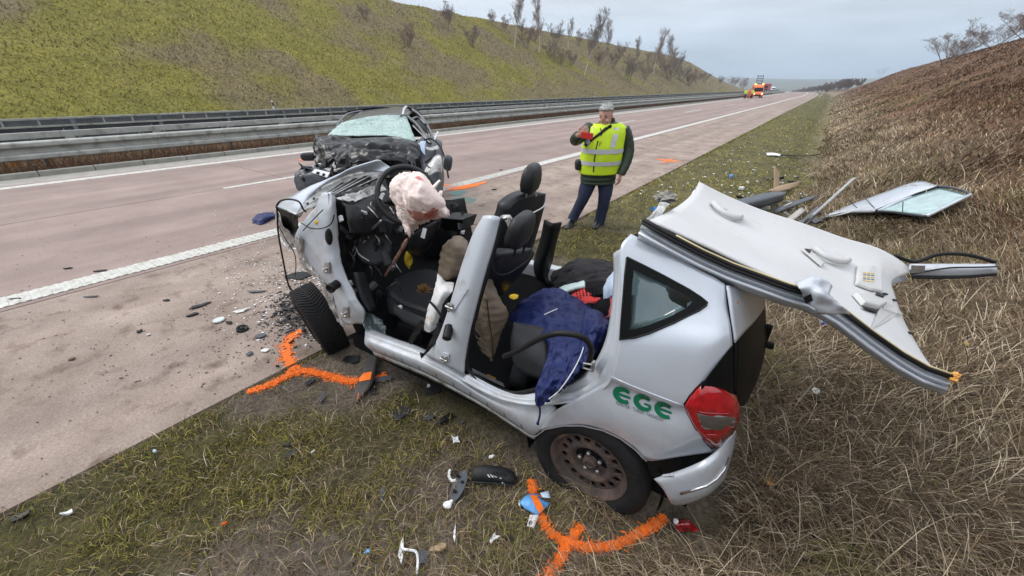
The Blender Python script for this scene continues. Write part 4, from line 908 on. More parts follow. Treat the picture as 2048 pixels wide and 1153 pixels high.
# round speaker panel and the knee panel
spc = T(748, 497, .28); sa = (Vector(_C) - spc).normalized() * 1 + upz * .3
MB().lathe(spc, sa, [(-.04, .115), (-.005, .115), (.008, .105), (.010, .08), (.002, .07), (.002, .0)], 28).build('knee_panel', M_blk2, sc_, smooth=True)
MB().prism([T(735, 470, .30), T(768, 440, .36), T(788, 448, .38), T(780, 472, .36)], wax * .08).build('bracket_panel', M_blk2, sc_, bevel=.006)
MB().lathe(T(765, 462, .33), -wax, [(-.01, .022), (.012, .022), (.014, .015), (.0, .013), (.0, 0)], 18).build('socket_ring', M_blk, sc_, smooth=True)
MB().tube(spline([T(702, 510, .2), T(712, 490, .22), T(735, 466, .26), T(763, 441, .3)], 5), .007, 6).build('bent_bracket', M_steel, sc_, smooth=True)
MB().tube(spline([T(706, 518, .2), T(716, 498, .22), T(738, 474, .27)], 5), .004, 6).build('bracket_edge', M_silv_dirty, sc_)
MB().tube(spline([T(815, 478, .3), T(800, 505, .28), T(784, 530, .26), T(770, 552, .26)], 5), [.006, .012, .014, .013, .012, .011, .012, .012, .012, .011, .010, .01, .009, .008, .008, .006], 6).build('steering_shaft', mat('rusty_blood_stained_steel', (.30, .22, .19), rough=.5, metal=.6, spots=(40, (.35, .05, .02), .5, .6)), sc_)
MB().tube([T(768, 505, .25), T(778, 530, .24)], .028, 10).build('column_bellows', M_blk2, sc_)
MB().grid(surf([[T(706, 545, .10), T(716, 545, .12), T(730, 545, .2)], [T(716, 590, .08), T(726, 588, .10), T(744, 590, .2)], [T(732, 618, .08), T(742, 622, .10), T(756, 620, .2)]], 4, 3)).build('kick_panel', M_blk2, sc_, smooth=True, solid=.015)
r2 = random.Random(4)
for k in range(34):                                       # torn looms and broken brackets hanging out of the bulkhead
    x, y = r2.uniform(685, 800), r2.uniform(398, 600); w = .12 + max(0, (x - 690)) * .003; L_ = r2.uniform(10, 38); a = r2.uniform(0.6, 2.6)
    p = [T(x, y, w), T(x + math.cos(a) * L_ * .5 + r2.uniform(-8, 8), y + math.sin(a) * L_ * .5, w - .02), T(x + math.cos(a) * L_, y + math.sin(a) * L_, w + .01)]
    MB().tube(spline(p, 5), r2.choice([.002, .0025, .004, .006]), 5).build('torn_wire', r2.choice([M_blk, M_blk2, M_blk, M_steel, M_silv_dirty]), sc_)
for k in range(30):
    x, y = r2.uniform(680, 800), r2.uniform(392, 590); w = .10 + max(0, (x - 690)) * .003
    MB().box((0, 0, 0), (r2.uniform(.015, .07), r2.uniform(.01, .04), r2.uniform(.01, .05))).crumple(.012, 40, k).build('broken_bracket', r2.choice([M_blk, M_blk2, M_blk, M_blk2, M_steel, M_silv_dirty, M_paper]), sc_, base=(0, 0, 0), bevel=.002).location = T(x, y, w) - CAR_BASE
    o_ = sc_.children[-1]
for o_ in [o for o in sc_.children if o.name.startswith('broken_bracket')]: o_.rotation_euler = (r2.uniform(0, 3), r2.uniform(0, 3), r2.uniform(0, 3))
# steering wheel
stc = T(815, 391, .48); sax = (cu * -.75 + upz * .45 - wax * .45).normalized()
MB().lathe(stc, sax, [(.018 * math.sin(t), .185 + .018 * math.cos(t)) for t in [2 * math.pi * k / 10 for k in range(11)]], 44).build('steering_wheel', M_leather, sc_, smooth=True)
MB().blob(stc - sax * .03, (.07, .07, .06), 2, .1, 2, 3).tube([stc - sax * .03, stc - sax * .02 + wax * .18], .014, 6).tube([stc - sax * .03, stc - sax * .02 - wax * .18], .014, 6).tube([stc, stc - sax * .35 - upz * .1], .035, 10).build('steering_hub', M_blk, sc_, smooth=True)
# limp driver airbag
bag = [(809, 349), (822, 347), (839, 347), (855, 356), (868, 366), (880, 385), (890, 404), (889, 420), (882, 435), (876, 444), (866, 436), (850, 446), (834, 458), (820, 466), (812, 452), (804, 438), (797, 424), (791, 409), (792, 398), (785, 384), (787, 372), (792, 360)]
bag_c = [[(800, 352, .36), (818, 346, .34), (842, 346, .34), (862, 360, .36)],
         [(787, 372, .32), (812, 366, .20), (846, 368, .19), (878, 384, .32)],
         [(788, 392, .30), (812, 392, .165), (848, 394, .155), (891, 404, .30)],
         [(793, 412, .30), (816, 414, .165), (850, 416, .16), (890, 424, .30)],
         [(800, 432, .31), (818, 434, .20), (848, 436, .20), (880, 438, .31)],
         [(812, 452, .32), (822, 452, .25), (836, 448, .26), (868, 440, .33)],
         [(818, 464, .33), (821, 467, .31), (826, 463, .31), (838, 454, .34)]]
ab = MB().grid(surf(trace(bag_c), 12, 14))
for p in ab.v:
    d_ = p - T(838, 400, .2); q = Vector((d_.x * 9 + d_.z * 2.5, d_.y * 5, d_.z * 3.6 - d_.x * 2)); fld = 0
    for k_, (fx, am) in enumerate(((.8, .028), (1.9, .017), (4.6, .010))):
        fld += am * (1 - 3.0 * abs(mnoise.noise(q * fx + Vector((k_ * 3.1, 7, 1.7)))))
    p += Vector((.2, -.85, .45)) * fld
M_bagb = mat('airbag_cloth_stained', (0.84, 0.70, 0.655), rough=0.9, var=0.05, vscale=8, bump=0.35, bscale=45, spec=.1)
ab = ab.build('airbag', M_bagb, sc_, smooth=True, solid=.05)
# blood stains: flat shapes of their own in the cloth, placed by position
N_, L_ = M_bagb.node_tree.nodes, M_bagb.node_tree.links
bs = N_['Principled BSDF']; src = bs.inputs['Base Color'].links[0].from_socket
g_ = N_.new('ShaderNodeNewGeometry')
for (sx, sy, r_, cc) in ((843, 424, .085, (.45, .07, .04)), (872, 440, .035, (.35, .04, .02)), (842, 352, .03, (.55, .06, .06)), (798, 372, .025, (.35, .2, .1)), (862, 428, .04, (.40, .05, .03))):
    vm = N_.new('ShaderNodeVectorMath'); vm.operation = 'DISTANCE'; vm.inputs[1].default_value = T(sx, sy, .21); L_.new(g_.outputs['Position'], vm.inputs[0])
    nz = N_.new('ShaderNodeTexNoise'); nz.inputs['Scale'].default_value = 34; nz.inputs['Detail'].default_value = 8; nz.inputs['Roughness'].default_value = 0.75; L_.new(g_.outputs['Position'], nz.inputs['Vector'])
    ad = N_.new('ShaderNodeMath'); ad.operation = 'MULTIPLY_ADD'; ad.inputs[1].default_value = r_ * 2.6; L_.new(nz.outputs['Fac'], ad.inputs[0]); L_.new(vm.outputs['Value'], ad.inputs[2])
    mr = N_.new('ShaderNodeMapRange'); mr.inputs[1].default_value = r_ * 2.05; mr.inputs[2].default_value = r_ * 2.45; mr.inputs[3].default_value = .75; mr.inputs[4].default_value = 0; L_.new(ad.outputs[0], mr.inputs[0])
    mx = N_.new('ShaderNodeMix'); mx.data_type = 'RGBA'; mx.inputs['B'].default_value = (*cc, 1); L_.new(mr.outputs[0], mx.inputs['Factor']); L_.new(src, mx.inputs['A']); src = mx.outputs['Result']
L_.new(src, bs.inputs['Base Color'])
# side airbag flap with its label
fp = MB().grid(surf([[T(822, 470, .5), T(850, 452, .45), T(876, 440, .45)], [T(815, 500, .5), T(845, 490, .42), T(872, 470, .45)], [T(828, 512, .55), T(842, 515, .5), T(858, 500, .5)]], 4, 4)).build('side_airbag_cover', M_blk, sc_, smooth=True, solid=.03)
FP = bvh(fp)
MB().prism([onto(FP, 847, 456, .003), onto(FP, 855, 458, .003), onto(FP, 850, 478, .003), onto(FP, 842, 475, .003)], (0, -.001, 0)).build('airbag_label', M_paper, sc_)
MB().prism([T(880, 436, 1.0), T(925, 440, 1.05), T(918, 463, 1.1), T(872, 462, 1.05)], wax * .2).build('glove_box', M_blk, sc_, bevel=.01)
for k in range(22):
    x, y = r2.uniform(868, 925), r2.uniform(410, 500); 
    MB().box((0, 0, 0), (r2.uniform(.02, .10), r2.uniform(.01, .05), r2.uniform(.01, .05))).crumple(.015, 40, k).build('dashboard_shard', r2.choice([M_blk, M_blk2, M_blk, M_blk2, M_steel, M_paper]), sc_, base=(0, 0, 0), bevel=.002).location = T(x, y, 1.0 + r2.uniform(0, .25)) - CAR_BASE
for o_ in [o for o in sc_.children if o.name.startswith('dashboard_shard')]: o_.rotation_euler = (r2.uniform(0, 3), r2.uniform(0, 3), r2.uniform(0, 3))
MB().blob(T(816, 520, .5), (.03, .03, .06), 2, .5, 5, 2).build('yellow_cable', M_yellow, sc_)
MB().blob(T(1027, 594, .75), (.030, .035, .006), 2, .6, 5, 5).build('yellow_tag', M_yellow, sc_)
# cables at the torn corner
MB().tube(spline([T(553, 412, .0), T(562, 402, .0), T(580, 399, .0), T(598, 404, .0), T(606, 418, .0), T(612, 424, .02)], 6), .006, 6).build('corner_cable', M_blk, sc_, smooth=True)
MB().tube(spline([T(554, 414, .0), T(555, 440, -.01), T(557, 470, -.02), T(566, 520, -.03), T(574, 560, -.03), T(581, 580, -.02)], 6), .006, 6).build('corner_cable', M_blk, sc_, smooth=True)
MB().tube(spline([T(557, 452, .0), T(572, 480, -.02), T(588, 505, -.02), T(592, 530, -.02), T(590, 552, -.02)], 6), .003, 6).build('corner_cable', M_blk, sc_, smooth=True)
MB().tube(spline([T(602, 446, .02), T(622, 457, .0), T(645, 457, .0), T(662, 448, .0), T(669, 430, .02)], 6), .0035, 6).build('corner_cable', M_blk, sc_, smooth=True)
MB().tube(spline([T(606, 462, .0), T(628, 438, .0), T(646, 420, .02)], 4), .003, 6).build('corner_cable', M_blk, sc_, smooth=True)
# wheels
def wheel(c, axis, r_, wdt, name, rimr, steel=True, x=None):
    axv = Vector(axis).normalized(); w2 = wdt / 2
    W = MB().lathe(c, axv, [(-w2 * .72, rimr), (-w2 * .93, rimr + .02), (-w2 * 1.0, r_ - .06), (-w2 * .93, r_ - .02), (-w2 * .78, r_ - .004), (-w2 * .3, r_), (w2 * .3, r_), (w2 * .78, r_ - .004), (w2 * .93, r_ - .02), (w2 * 1.0, r_ - .06), (w2 * .93, rimr + .02), (w2 * .72, rimr)], 56).build(name, M_rubber, sc_, smooth=True)
    base = BASE[W.name]
    MB().lathe(c, axv, [(w2 * .74, rimr - .0), (w2 * .82, rimr + .008), (w2 * .80, rimr + .001), (w2 * .72, rimr - .012), (w2 * .55, rimr - .018), (w2 * .45, rimr - .024), (w2 * .38, rimr - .03)], 48).build('rim', M_rim, W, smooth=True, base=base)
    # disc face with its ring of holes cut through
    a = axv.orthogonal().normalized() if x is None else Vector(x); b = axv.cross(a)
    n = 16; mb = MB(); ro, rm, ri = rimr - .026, rimr - .052, rimr - .080; hr = .0185; dz = w2 * .42
    pt = lambda rr, t, z: c + axv * z + (a * math.cos(t) + b * math.sin(t)) * rr
    for k in range(n):
        t0 = 2 * math.pi * k / n; t1 = t0 + 2 * math.pi / n; tm = (t0 + t1) / 2; m_ = 8
        hole = [pt(rm + hr * math.cos(q), tm + hr * math.sin(q) / rm, dz) for q in [2 * math.pi * j / m_ for j in range(m_)]]
        sq = [pt(ro, tm, dz - .004), pt(ro, t1, dz - .004), pt(rm, t1, dz), pt(ri, t1, dz + .008), pt(ri, tm, dz + .008), pt(ri, t0, dz + .008), pt(rm, t0, dz), pt(ro, t0, dz - .004)]
        back = [q - axv * .012 for q in hole]
        mb.loft([sq, hole, back], cap=False)
    mb.lathe(c, axv, [(dz + .008, ri), (dz + .010, ri - .010), (dz + .004, ri - .024), (dz - .016, ri - .036), (dz - .016, .04), (dz + .010, .034), (dz + .016, .022), (dz + .010, .018), (dz + .010, 0)], 32, x=a)
    mb.build('wheel_disc', M_rim, W, base=base)
    for k in range(5):
        t = 2 * math.pi * k / 5 + .4; q = pt(.056, t, dz - .012)
        MB().lathe(q, axv, [(0, .011), (.016, .011), (.020, .006), (.020, 0)], 8).build('wheel_bolt', M_steel, W, base=base)
    MB().lathe(c - axv * .02, axv, [(0, rimr - .03), (0, .0)], 24).build('brake_drum', M_blk, W, base=base)
    return W
rw = wheel(hubc + wax * .115, -wax, .302, .195, 'rear_wheel', .196)
# dried stalk leaning against the wheel is grass; front wheel twisted outwards, tread to the viewer
fv = Vector(_R) * -.80 + Vector(_D) * .50 + Vector(_F) * -.52
fc = T(640, 641, .16); fc = Vector(_C) + (fc - Vector(_C)) * 1.0
fw = wheel(fc, fv, .302, .20, 'front_wheel', .19)
# tread ribs of the front tyre: curved sipes standing proud of the casing
axv = fv.normalized(); a_ = axv.orthogonal().normalized(); b_ = axv.cross(a_); tm = MB()
for k in range(70):
    t = 2 * math.pi * k / 70
    for sg in (-1, 1):
        pts = []
        for j in range(5):
            q = j / 4; h = sg * lerp(.006, .088, q); tt = t + .16 * q ** 1.4; rr = .3035 - .006 * q ** 3
            pts.append((fc + axv * h + (a_ * math.cos(tt) + b_ * math.sin(tt)) * rr, (a_ * -math.sin(tt) + b_ * math.cos(tt)) * .0085, (a_ * math.cos(tt) + b_ * math.sin(tt)) * .007))
        tm.loft([[p - d, p - d + o, p + d + o, p + d] for p, d, o in pts])
tm.build('tread', M_rubber, fw, base=BASE[fw.name])['kind'] = 'stuff'
MB().tube([fc - axv * .1, fc - axv * .3 + upz * .05], .05, 8).build('stub_axle', M_rim, sc_)
# lettering on the flank
def glyph(pts2, wd, n=6):
    """broad stroke along a 2-D path"""
    p = [Vector(q) for q in pts2]; out = []
    for i, q in enumerate(p):
        d = (p[min(i + 1, len(p) - 1)] - p[max(i - 1, 0)]).normalized(); nrm = Vector((-d.y, d.x)); w = wd if not callable(wd) else wd(i / (len(p) - 1)); out.append((q - nrm * w / 2, q + nrm * w / 2))
    return out
def arc(cx, cy, rx, ry, a0, a1, n=18): return [(cx + rx * math.cos(R(lerp(a0, a1, i / n))), cy + ry * math.sin(R(lerp(a0, a1, i / n)))) for i in range(n + 1)]
def sign_pt(gx, gy): return onto(BT, 1227 + gx * 27 + gy * 2.5, 798 + gx * 9.8 - gy * 27, .0025)
for k, gxo in enumerate((0.0, 1.52, 3.06)):
    mb = MB()
    strokes = [(arc(gxo + .70, .5, .58, .44, 48, 312), lambda t: .25 + .16 * math.sin(math.pi * t))]
    if k != 1: strokes.append(([(gxo + .2 + .1 * i, .5) for i in range(11)], .19))
    else: strokes += [([(gxo + .72 + .1 * i, .46) for i in range(6)], .15), ([(gxo + 1.14, .50 - .05 * i) for i in range(8)], .2)]
    for s_, w_ in strokes:
        g = glyph(s_, w_); mb.grid([[sign_pt(q.x, q.y) for q in pr_] for pr_ in g])
    mb.build('letter', M_green, body, base=BASE[body.name])
def text_mesh(txt):
    cv = bpy.data.curves.new('lettering', 'FONT'); cv.body = txt; cv.size = 1; cv.resolution_u = 2
    o = bpy.data.objects.new('lettering', cv); col.objects.link(o); bpy.context.view_layer.update()
    me = o.to_mesh(); v = [Vector(q.co) for q in me.vertices]; f = [tuple(p.vertices) for p in me.polygons]
    o.to_mesh_clear(); bpy.data.objects.remove(o); bpy.data.curves.remove(cv); return v, f
tv, tf = text_mesh('FENSTER · TÜREN · FASSADEN'); wmx = max(q.x for q in tv)
MB().add([onto(BT, 1232 + (q.x / wmx) * 94 + q.y * .8, 808.5 + (q.x / wmx) * 35 - q.y * 10, .0025) for q in tv], tf).build('lettering', M_print, body, base=BASE[body.name])
# roof folded back, headliner upwards
def rp(px, py, a, b):
    """place on the folded roof: plane through the near rail and the far rail"""
    return None
n0, n1, n2 = T(1287, 462, .17), T(1600, 592, .28), T(1890, 768, .42)
f0, f1, f2 = T(1398, 376, 1.30), T(1640, 470, 1.42), T(1822, 528, 1.55)
NE = [T(1300, 440, .20), T(1390, 480, .22), T(1500, 532, .25), T(1590, 575, .28), T(1680, 625, .33), T(1770, 682, .37), T(1868, 742, .42), T(1912, 757, .43)]
FE = [T(1396, 376, 1.28), T(1448, 402, 1.32), T(1520, 432, 1.36), T(1600, 458, 1.40), T(1680, 487, 1.45), T(1750, 508, 1.50), T(1800, 520, 1.54), T(1822, 526, 1.56)]
hl = []
for i, (a, b) in enumerate(zip(NE, FE)):
    t = i / 7; sag = -.015
    row = [a, lerp(a, b, .12) + upz * sag * .6, lerp(a, b, .35) + upz * sag * 1.6, lerp(a, b, .62) + upz * sag * 1.8, lerp(a, b, .85) + upz * sag * .9, lerp(a, b, .95) + upz * .01, b + upz * .035]
    if i == 7:                                            # the front edge is scooped: windscreen header
        fe = [(1912, 757, .43), (1866, 735, .52), (1835, 690, .70), (1808, 640, .95), (1790, 590, 1.20), (1786, 562, 1.36), (1822, 545, 1.5)]
        row = [T(*q) for q in fe]
    if i == 6: 
        fe = [(1868, 740, .42), (1840, 715, .50), (1810, 665, .68), (1785, 615, .92), (1772, 570, 1.16), (1775, 545, 1.36), (1806, 525, 1.52)]
        row = [T(*q) for q in fe]
    hl.append(row)
hlo = MB().grid(surf(hl, 4, 4)).build('headliner', M_head, sc_, smooth=True, solid=.009)
HB = bvh(hlo)
MB().grid(surf([[p - upz * (.05 + .015 * math.sin(j)) for j, p in enumerate(r_)] for r_ in hl], 3, 3)).build('roof_skin', M_silver, sc_, smooth=True, solid=.004)
rail_pts = [(1283, 452), (1345, 487), (1400, 516), (1460, 543), (1520, 565), (1575, 585), (1620, 598), (1680, 632), (1740, 678), (1800, 720), (1850, 748), (1898, 765)]
def rail(off, w_off): return [T(x + off[0], y + off[1], lerp(.16, .40, (x - 1283) / 615) + w_off) for x, y in rail_pts]
MB().grid(surf([rail((4, -13), .02), rail((2, -7), -.0), rail((1, -1), .012), rail((0, 4), -.012), rail((-2, 9), .008), rail((-3, 14), -.018), rail((-6, 20), .002), rail((-9, 26), .04)], 3, 3)).build('roof_rail', M_silv_in, sc_, smooth=True, solid=.012)
MB().tube([p for p in rail((3, -12), -.004)][:7], .009, 8).build('roof_seal', M_seal, sc_, smooth=True)
MB().tube([p for p in rail((1, -6), -.012)][:7], .006, 8).build('roof_seal', M_seal, sc_, smooth=True)
MB().tube([p for p in rail((6, -10), -.0)][7:], .010, 8).build('roof_seal', M_seal, sc_, smooth=True)
MB().tube([p for p in rail((7, -16), -.002)][1:], .0035, 6).build('liner_piping', mat('cream_piping', (.62, .52, .30), .7), sc_, smooth=True)
MB().tube([p for p in rail((-6, 14), -.015)], .007, 6).build('drip_edge', M_silver, sc_, smooth=True)
# torn pillar stub at mid rail
MB().grid(surf([[T(1588, 566, .26), T(1630, 556, .28), T(1662, 572, .30)], [T(1598, 578, .20), T(1634, 572, .25), T(1656, 588, .27)], [T(1606, 596, .24), T(1640, 590, .20), T(1662, 600, .26)], [T(1618, 612, .21), T(1652, 612, .23), T(1684, 616, .24)], [T(1632, 628, .24), T(1664, 630, .24), T(1696, 630, .28)]], 4, 5, (.014, 16, 3))).build('torn_pillar_stub', M_silv_in, sc_, smooth=True, solid=.003)
MB().loft([[T(*q, .205) for q in ((1606, 596), (1622, 588), (1626, 602), (1612, 608))], [T(*q, .21) for q in ((1612, 598), (1618, 594), (1620, 600), (1614, 603))]]).build('stub_hole', M_blk, sc_)
MB().blob(T(1905, 756, .40), (.014, .018, .013), 2, .8, 5, 3).blob(T(1912, 750, .40), (.011, .012, .008), 2, .8, 5, 6).build('foam_plug', M_foam, sc_)
# far windscreen pillar stub with its loose seal
fs = [[(1820, 528, 1.56), (1880, 528, 1.60), (1940, 528, 1.64), (1990, 528, 1.66)], [(1820, 540, 1.52), (1880, 540, 1.57), (1940, 539, 1.61), (1994, 537, 1.64)], [(1822, 552, 1.54), (1880, 553, 1.58), (1940, 552, 1.62), (1996, 547, 1.66)]]
patch('far_pillar_stub', fs, M_silv_in, sc_, solid=.03)
MB().tube(spline([T(1790, 512, 1.56), T(1830, 524, 1.60), T(1870, 511, 1.62), T(1905, 508, 1.64), T(1945, 512, 1.66), T(1990, 525, 1.68)], 6), (.010), 8).build('loose_seal', M_seal, sc_, smooth=True)
MB().tube(spline([T(1822, 549, 1.50), T(1860, 542, 1.54), T(1900, 536, 1.58), T(1950, 535, 1.60), T(1994, 534, 1.62)], 5), .004, 6).build('pillar_wire', M_blk, sc_)
MB().tube([T(1824, 555, 1.54), T(1880, 556, 1.58), T(1940, 554, 1.62), T(1992, 549, 1.66)], .008, 6).build('pillar_seal', M_seal, sc_)
MB().prism([T(1822, 533, 1.49), T(1850, 534, 1.50), T(1848, 545, 1.50), T(1822, 547, 1.49)], (0, 0, .006)).build('pillar_bracket', M_steel, sc_)
# grab handles, visors, roof console
def handle(pts, nm):
    p = spline([onto(HB, *q, o_) for q, o_ in pts], 5)
    return MB().tube(p, [(.016, .013)] * len(p), 8).build(nm, M_visor, sc_, smooth=True)
handle([((1426, 408), .006), ((1424, 414), .02), ((1434, 426), .022), ((1452, 437), .022), ((1468, 443), .022), ((1477, 440), .02), ((1479, 434), .006)], 'grab_handle')
MB().prism([onto(HB, 1446, 421, .006), onto(HB, 1452, 424, .006), onto(HB, 1450, 428, .006), onto(HB, 1444, 425, .006)], (0, 0, .006)).build('handle_slot', M_blk2, sc_)
handle([((1628, 500), .006), ((1627, 507), .022), ((1640, 519), .026), ((1660, 529), .026), ((1680, 531), .024), ((1691, 526), .02), ((1688, 520), .006)], 'grab_handle')
MB().prism([onto(HB, 1600, 503, .006), onto(HB, 1640, 537, .006), onto(HB, 1646, 531, .006), onto(HB, 1618, 506, .006)], (0, 0, .01)).build('clip_frame', M_visor, sc_, bevel=.003)
MB().prism([onto(HB, 1604, 504, .018), onto(HB, 1614, 513, .018), onto(HB, 1618, 506, .018)], (0, 0, .002)).build('clip_slot', M_blk, sc_)
MB().loft([[onto(HB, *p, .003) for p in ((1711, 534), (1742, 531), (1760, 546), (1762, 588), (1738, 584), (1707, 572))], [onto(HB, *p, .016) for p in ((1713, 536), (1742, 533), (1758, 547), (1760, 586), (1738, 582), (1709, 571))]]).build('sun_visor', M_visor, sc_, bevel=.006)
vz = bvh(sc_.children[-1]) if sc_.children[-1].name.startswith('sun_visor') else bvh([o for o in sc_.children if o.name.startswith('sun_visor')][0])
for i in range(3):
    for j in range(5):
        x, y = 1726 + i * 8, 545 + j * 4 + i * .8
        MB().prism([onto(vz, x, y, .001), onto(vz, x + 6, y + .6, .001), onto(vz, x + 6, y + 2.2, .001), onto(vz, x, y + 1.6, .001)], (0, 0, .0006)).build('warning_print', M_yellow if j % 2 == 0 else M_print, sc_)
MB().loft([[onto(HB, *p, .003) for p in ((1701, 592), (1720, 587), (1762, 600), (1770, 612), (1752, 622), (1720, 614))], [onto(HB, *p, .022) for p in ((1704, 593), (1720, 590), (1759, 602), (1766, 611), (1751, 619), (1721, 612))]]).build('roof_console', M_visor, sc_, bevel=.006)
MB().loft([[onto(HB, *p, .003) for p in ((1764, 604), (1790, 616), (1806, 634), (1790, 632), (1760, 622))], [onto(HB, *p, .010) for p in ((1766, 606), (1788, 617), (1801, 631), (1789, 629), (1762, 620))]]).build('console_tail', M_visor, sc_)
MB().prism([onto(HB, 1722, 616, .006), onto(HB, 1752, 624, .006), onto(HB, 1750, 629, .006), onto(HB, 1724, 621, .006)], (0, 0, .004)).build('console_gap', M_blk, sc_)
MB().prism([onto(HB, 1742, 593, .024), onto(HB, 1760, 599, .024), onto(HB, 1756, 603, .024), onto(HB, 1740, 598, .024)], (0, 0, .004)).build('console_lens', M_blk2, sc_)
for x, y in ((1768, 590), (1786, 602), (1818, 668)): MB().blob(onto(HB, x, y, .006), (.012, .009, .006), 1, .2, 3, 1).build('visor_clip', M_blk2, sc_)
# hinge zone where the roof still hangs on the tail
MB().grid(surf([[T(1265, 470, .20), T(1320, 496, .22), T(1385, 530, .25), T(1450, 568, .25)], [T(1285, 462, .26), T(1340, 490, .30), T(1400, 520, .36), T(1460, 560, .38)], [T(1330, 440, .5), T(1390, 470, .55), T(1450, 500, .6), T(1500, 545, .6)]], 3, 4)).build('roof_rear_edge', M_gloss, sc_, smooth=True, solid=.01)
MB().grid(surf([[T(1282, 455, .20), T(1300, 432, .30), T(1320, 405, .6)], [T(1290, 462, .22), T(1312, 440, .34), T(1340, 410, .6)]], 3, 4, (.02, 20, 2))).build('cut_edge', M_silv_dirty, sc_, solid=.006)
MB().blob(T(1332, 396, 1.08), (.055, .05, .03), 3, .9, 4, 8).build('torn_liner_foam', mat('dirty_liner_foam', (.26, .25, .225), .95, var=.3, vscale=20, bump=.6, bscale=40), sc_)
MB().box(T(1536, 690, .72), (.05, .03, .03)).box(T(1533, 668, .72), (.03, .03, .10)).build('wiper_mount', M_blk, sc_, bevel=.006)

# ---------------------------------------------------------------- clothing left in the silver car
def quilt(rows, pitch, h, d):
    """soft horizontal baffles"""
    d = Vector(d)
    for r_ in rows:
        for p in r_: p += d * h * (abs(math.sin(p.z * math.pi / pitch)) - .5)
    return rows
def cloth(name, ctrl, m, parent=None, wr=(.02, 10, 1), nu=6, nv=6, solid=.012, q=None):
    rows = surf(trace(ctrl), nu, nv, wr)
    if q: quilt(rows, *q)
    return MB().grid(rows).build(name, m, parent, smooth=True, solid=solid)
nj = thing('jacket', car(.35, .35, .6), 'crumpled navy blue jacket hanging out of the rear door opening', 'jacket')
cloth('shell', [
    [(1065, 592, .85), (1095, 578, .85), (1125, 582, .85), (1160, 600, .85), (1195, 622, .8)],
    [(1035, 612, .62), (1085, 603, .60), (1130, 612, .62), (1170, 628, .6), (1215, 650, .55)],
    [(1022, 640, .45), (1075, 638, .40), (1125, 645, .40), (1165, 655, .36), (1205, 672, .36)],
    [(1056, 655, .32), (1095, 668, .26), (1130, 678, .25), (1160, 690, .22), (1192, 700, .25)],
    [(1096, 692, .20), (1112, 705, .14), (1130, 712, .13), (1150, 720, .11), (1174, 722, .13)],
    [(1085, 745, .06), (1100, 755, .02), (1118, 762, .02), (1135, 765, .02), (1152, 750, .06)],
    [(1069, 778, -.015), (1080, 790, -.035), (1092, 795, -.03), (1105, 790, -.025), (1118, 778, 0)],
    [(1070, 800, -.02), (1075, 808, -.035), (1081, 814, -.035), (1087, 807, -.03), (1094, 798, -.02)]], M_navy, nj, (.034, 11, 2), 12, 12, .02)
cloth('sleeve', [[(1170, 620, .5), (1195, 622, .5), (1215, 640, .5)], [(1165, 650, .30), (1190, 655, .24), (1218, 655, .34)], [(1160, 690, .20), (1180, 698, .14), (1200, 690, .2)], [(1155, 725, .10), (1168, 730, .07), (1180, 718, .1)]], M_navy, nj, (.026, 13, 6), 10, 10, .02)
MB().tube(spline([T(1172, 668, .30), T(1168, 692, .17), T(1158, 720, .06), T(1140, 752, -.02), T(1118, 782, -.04), T(1096, 800, -.045)], 6), .0028, 6).build('zip', M_paper, nj, smooth=True)
MB().tube(spline([T(1055, 652, .38), T(1085, 632, .42), T(1115, 618, .52)], 6), .003, 6).build('pocket_zip', M_paper, nj, smooth=True)
MB().tube(spline([T(1079, 812, -.04), T(1080, 828, -.04), T(1077, 842, -.04), T(1074, 848, -.04)], 4), .005, 6).blob(T(1076, 848, -.04), (.008, .008, .01), 1, .2, 3, 1).build('drawcord', M_navy, nj)
MB().lathe(T(1117, 781, -.035), -wax, [(0, .007), (.004, .007), (.005, .003), (.005, 0)], 10).build('snap_button', M_steel, nj)
oj = thing('jacket', car(.95, .32, .5), 'olive brown quilted jacket wedged behind the cut door pillar', 'jacket')
cloth('hanging_part', [
    [(950, 548, .36), (966, 536, .36), (982, 552, .38)], [(945, 590, .32), (968, 580, .28), (998, 592, .34)],
    [(945, 628, .29), (972, 620, .25), (1017, 628, .33)], [(950, 655, .28), (974, 655, .24), (1012, 650, .32)],
    [(958, 690, .27), (976, 692, .24), (998, 682, .3)], [(976, 716, .26), (983, 724, .25), (988, 718, .27)]], M_olive, oj, (.014, 10, 4), 8, 7, .02, (.042, .011, (0, -1, .2)))
cloth('upper_part', [[(897, 480, .40), (915, 473, .38), (936, 482, .38)], [(884, 500, .34), (908, 494, .28), (940, 508, .32)], [(879, 530, .32), (902, 530, .27), (928, 540, .3)], [(876, 566, .33), (893, 562, .3), (916, 556, .33)]], M_olive, oj, (.016, 12, 7), 7, 7, .03, (.05, .012, (0, -1, .2)))
cloth('lining', [[(948, 640, .30), (960, 645, .29), (972, 650, .3)], [(948, 670, .28), (962, 675, .26), (976, 690, .28)], [(962, 690, .27), (974, 708, .25), (982, 722, .27)]], M_dkcloth, oj, (.012, 14, 2), 6, 6, .01)
MB().tube(spline([T(974, 600, .25), T(978, 640, .23), T(984, 680, .23), T(986, 718, .24)], 5), .003, 5).build('zip', M_blk, oj)
dj = thing('jacket', car(.7, 1.35, .55), 'black padded jacket heaped on the far edge of the open car', 'jacket')
cloth('shell', [[(1120, 540, 1.55), (1150, 520, 1.6), (1195, 520, 1.6), (1240, 528, 1.55)], [(1104, 550, 1.40), (1140, 535, 1.38), (1190, 535, 1.38), (1242, 545, 1.38)], [(1103, 566, 1.25), (1140, 560, 1.2), (1190, 558, 1.2), (1240, 562, 1.2)], [(1112, 578, 1.15), (1145, 578, 1.1), (1190, 574, 1.1), (1235, 575, 1.1)]], M_dkcloth, dj, (.04, 8, 5), 8, 7, .03)
bl = thing('blanket', car(.45, .95, .6), 'red, black and pale blue knitted blanket bunched on the back seat', 'blanket')
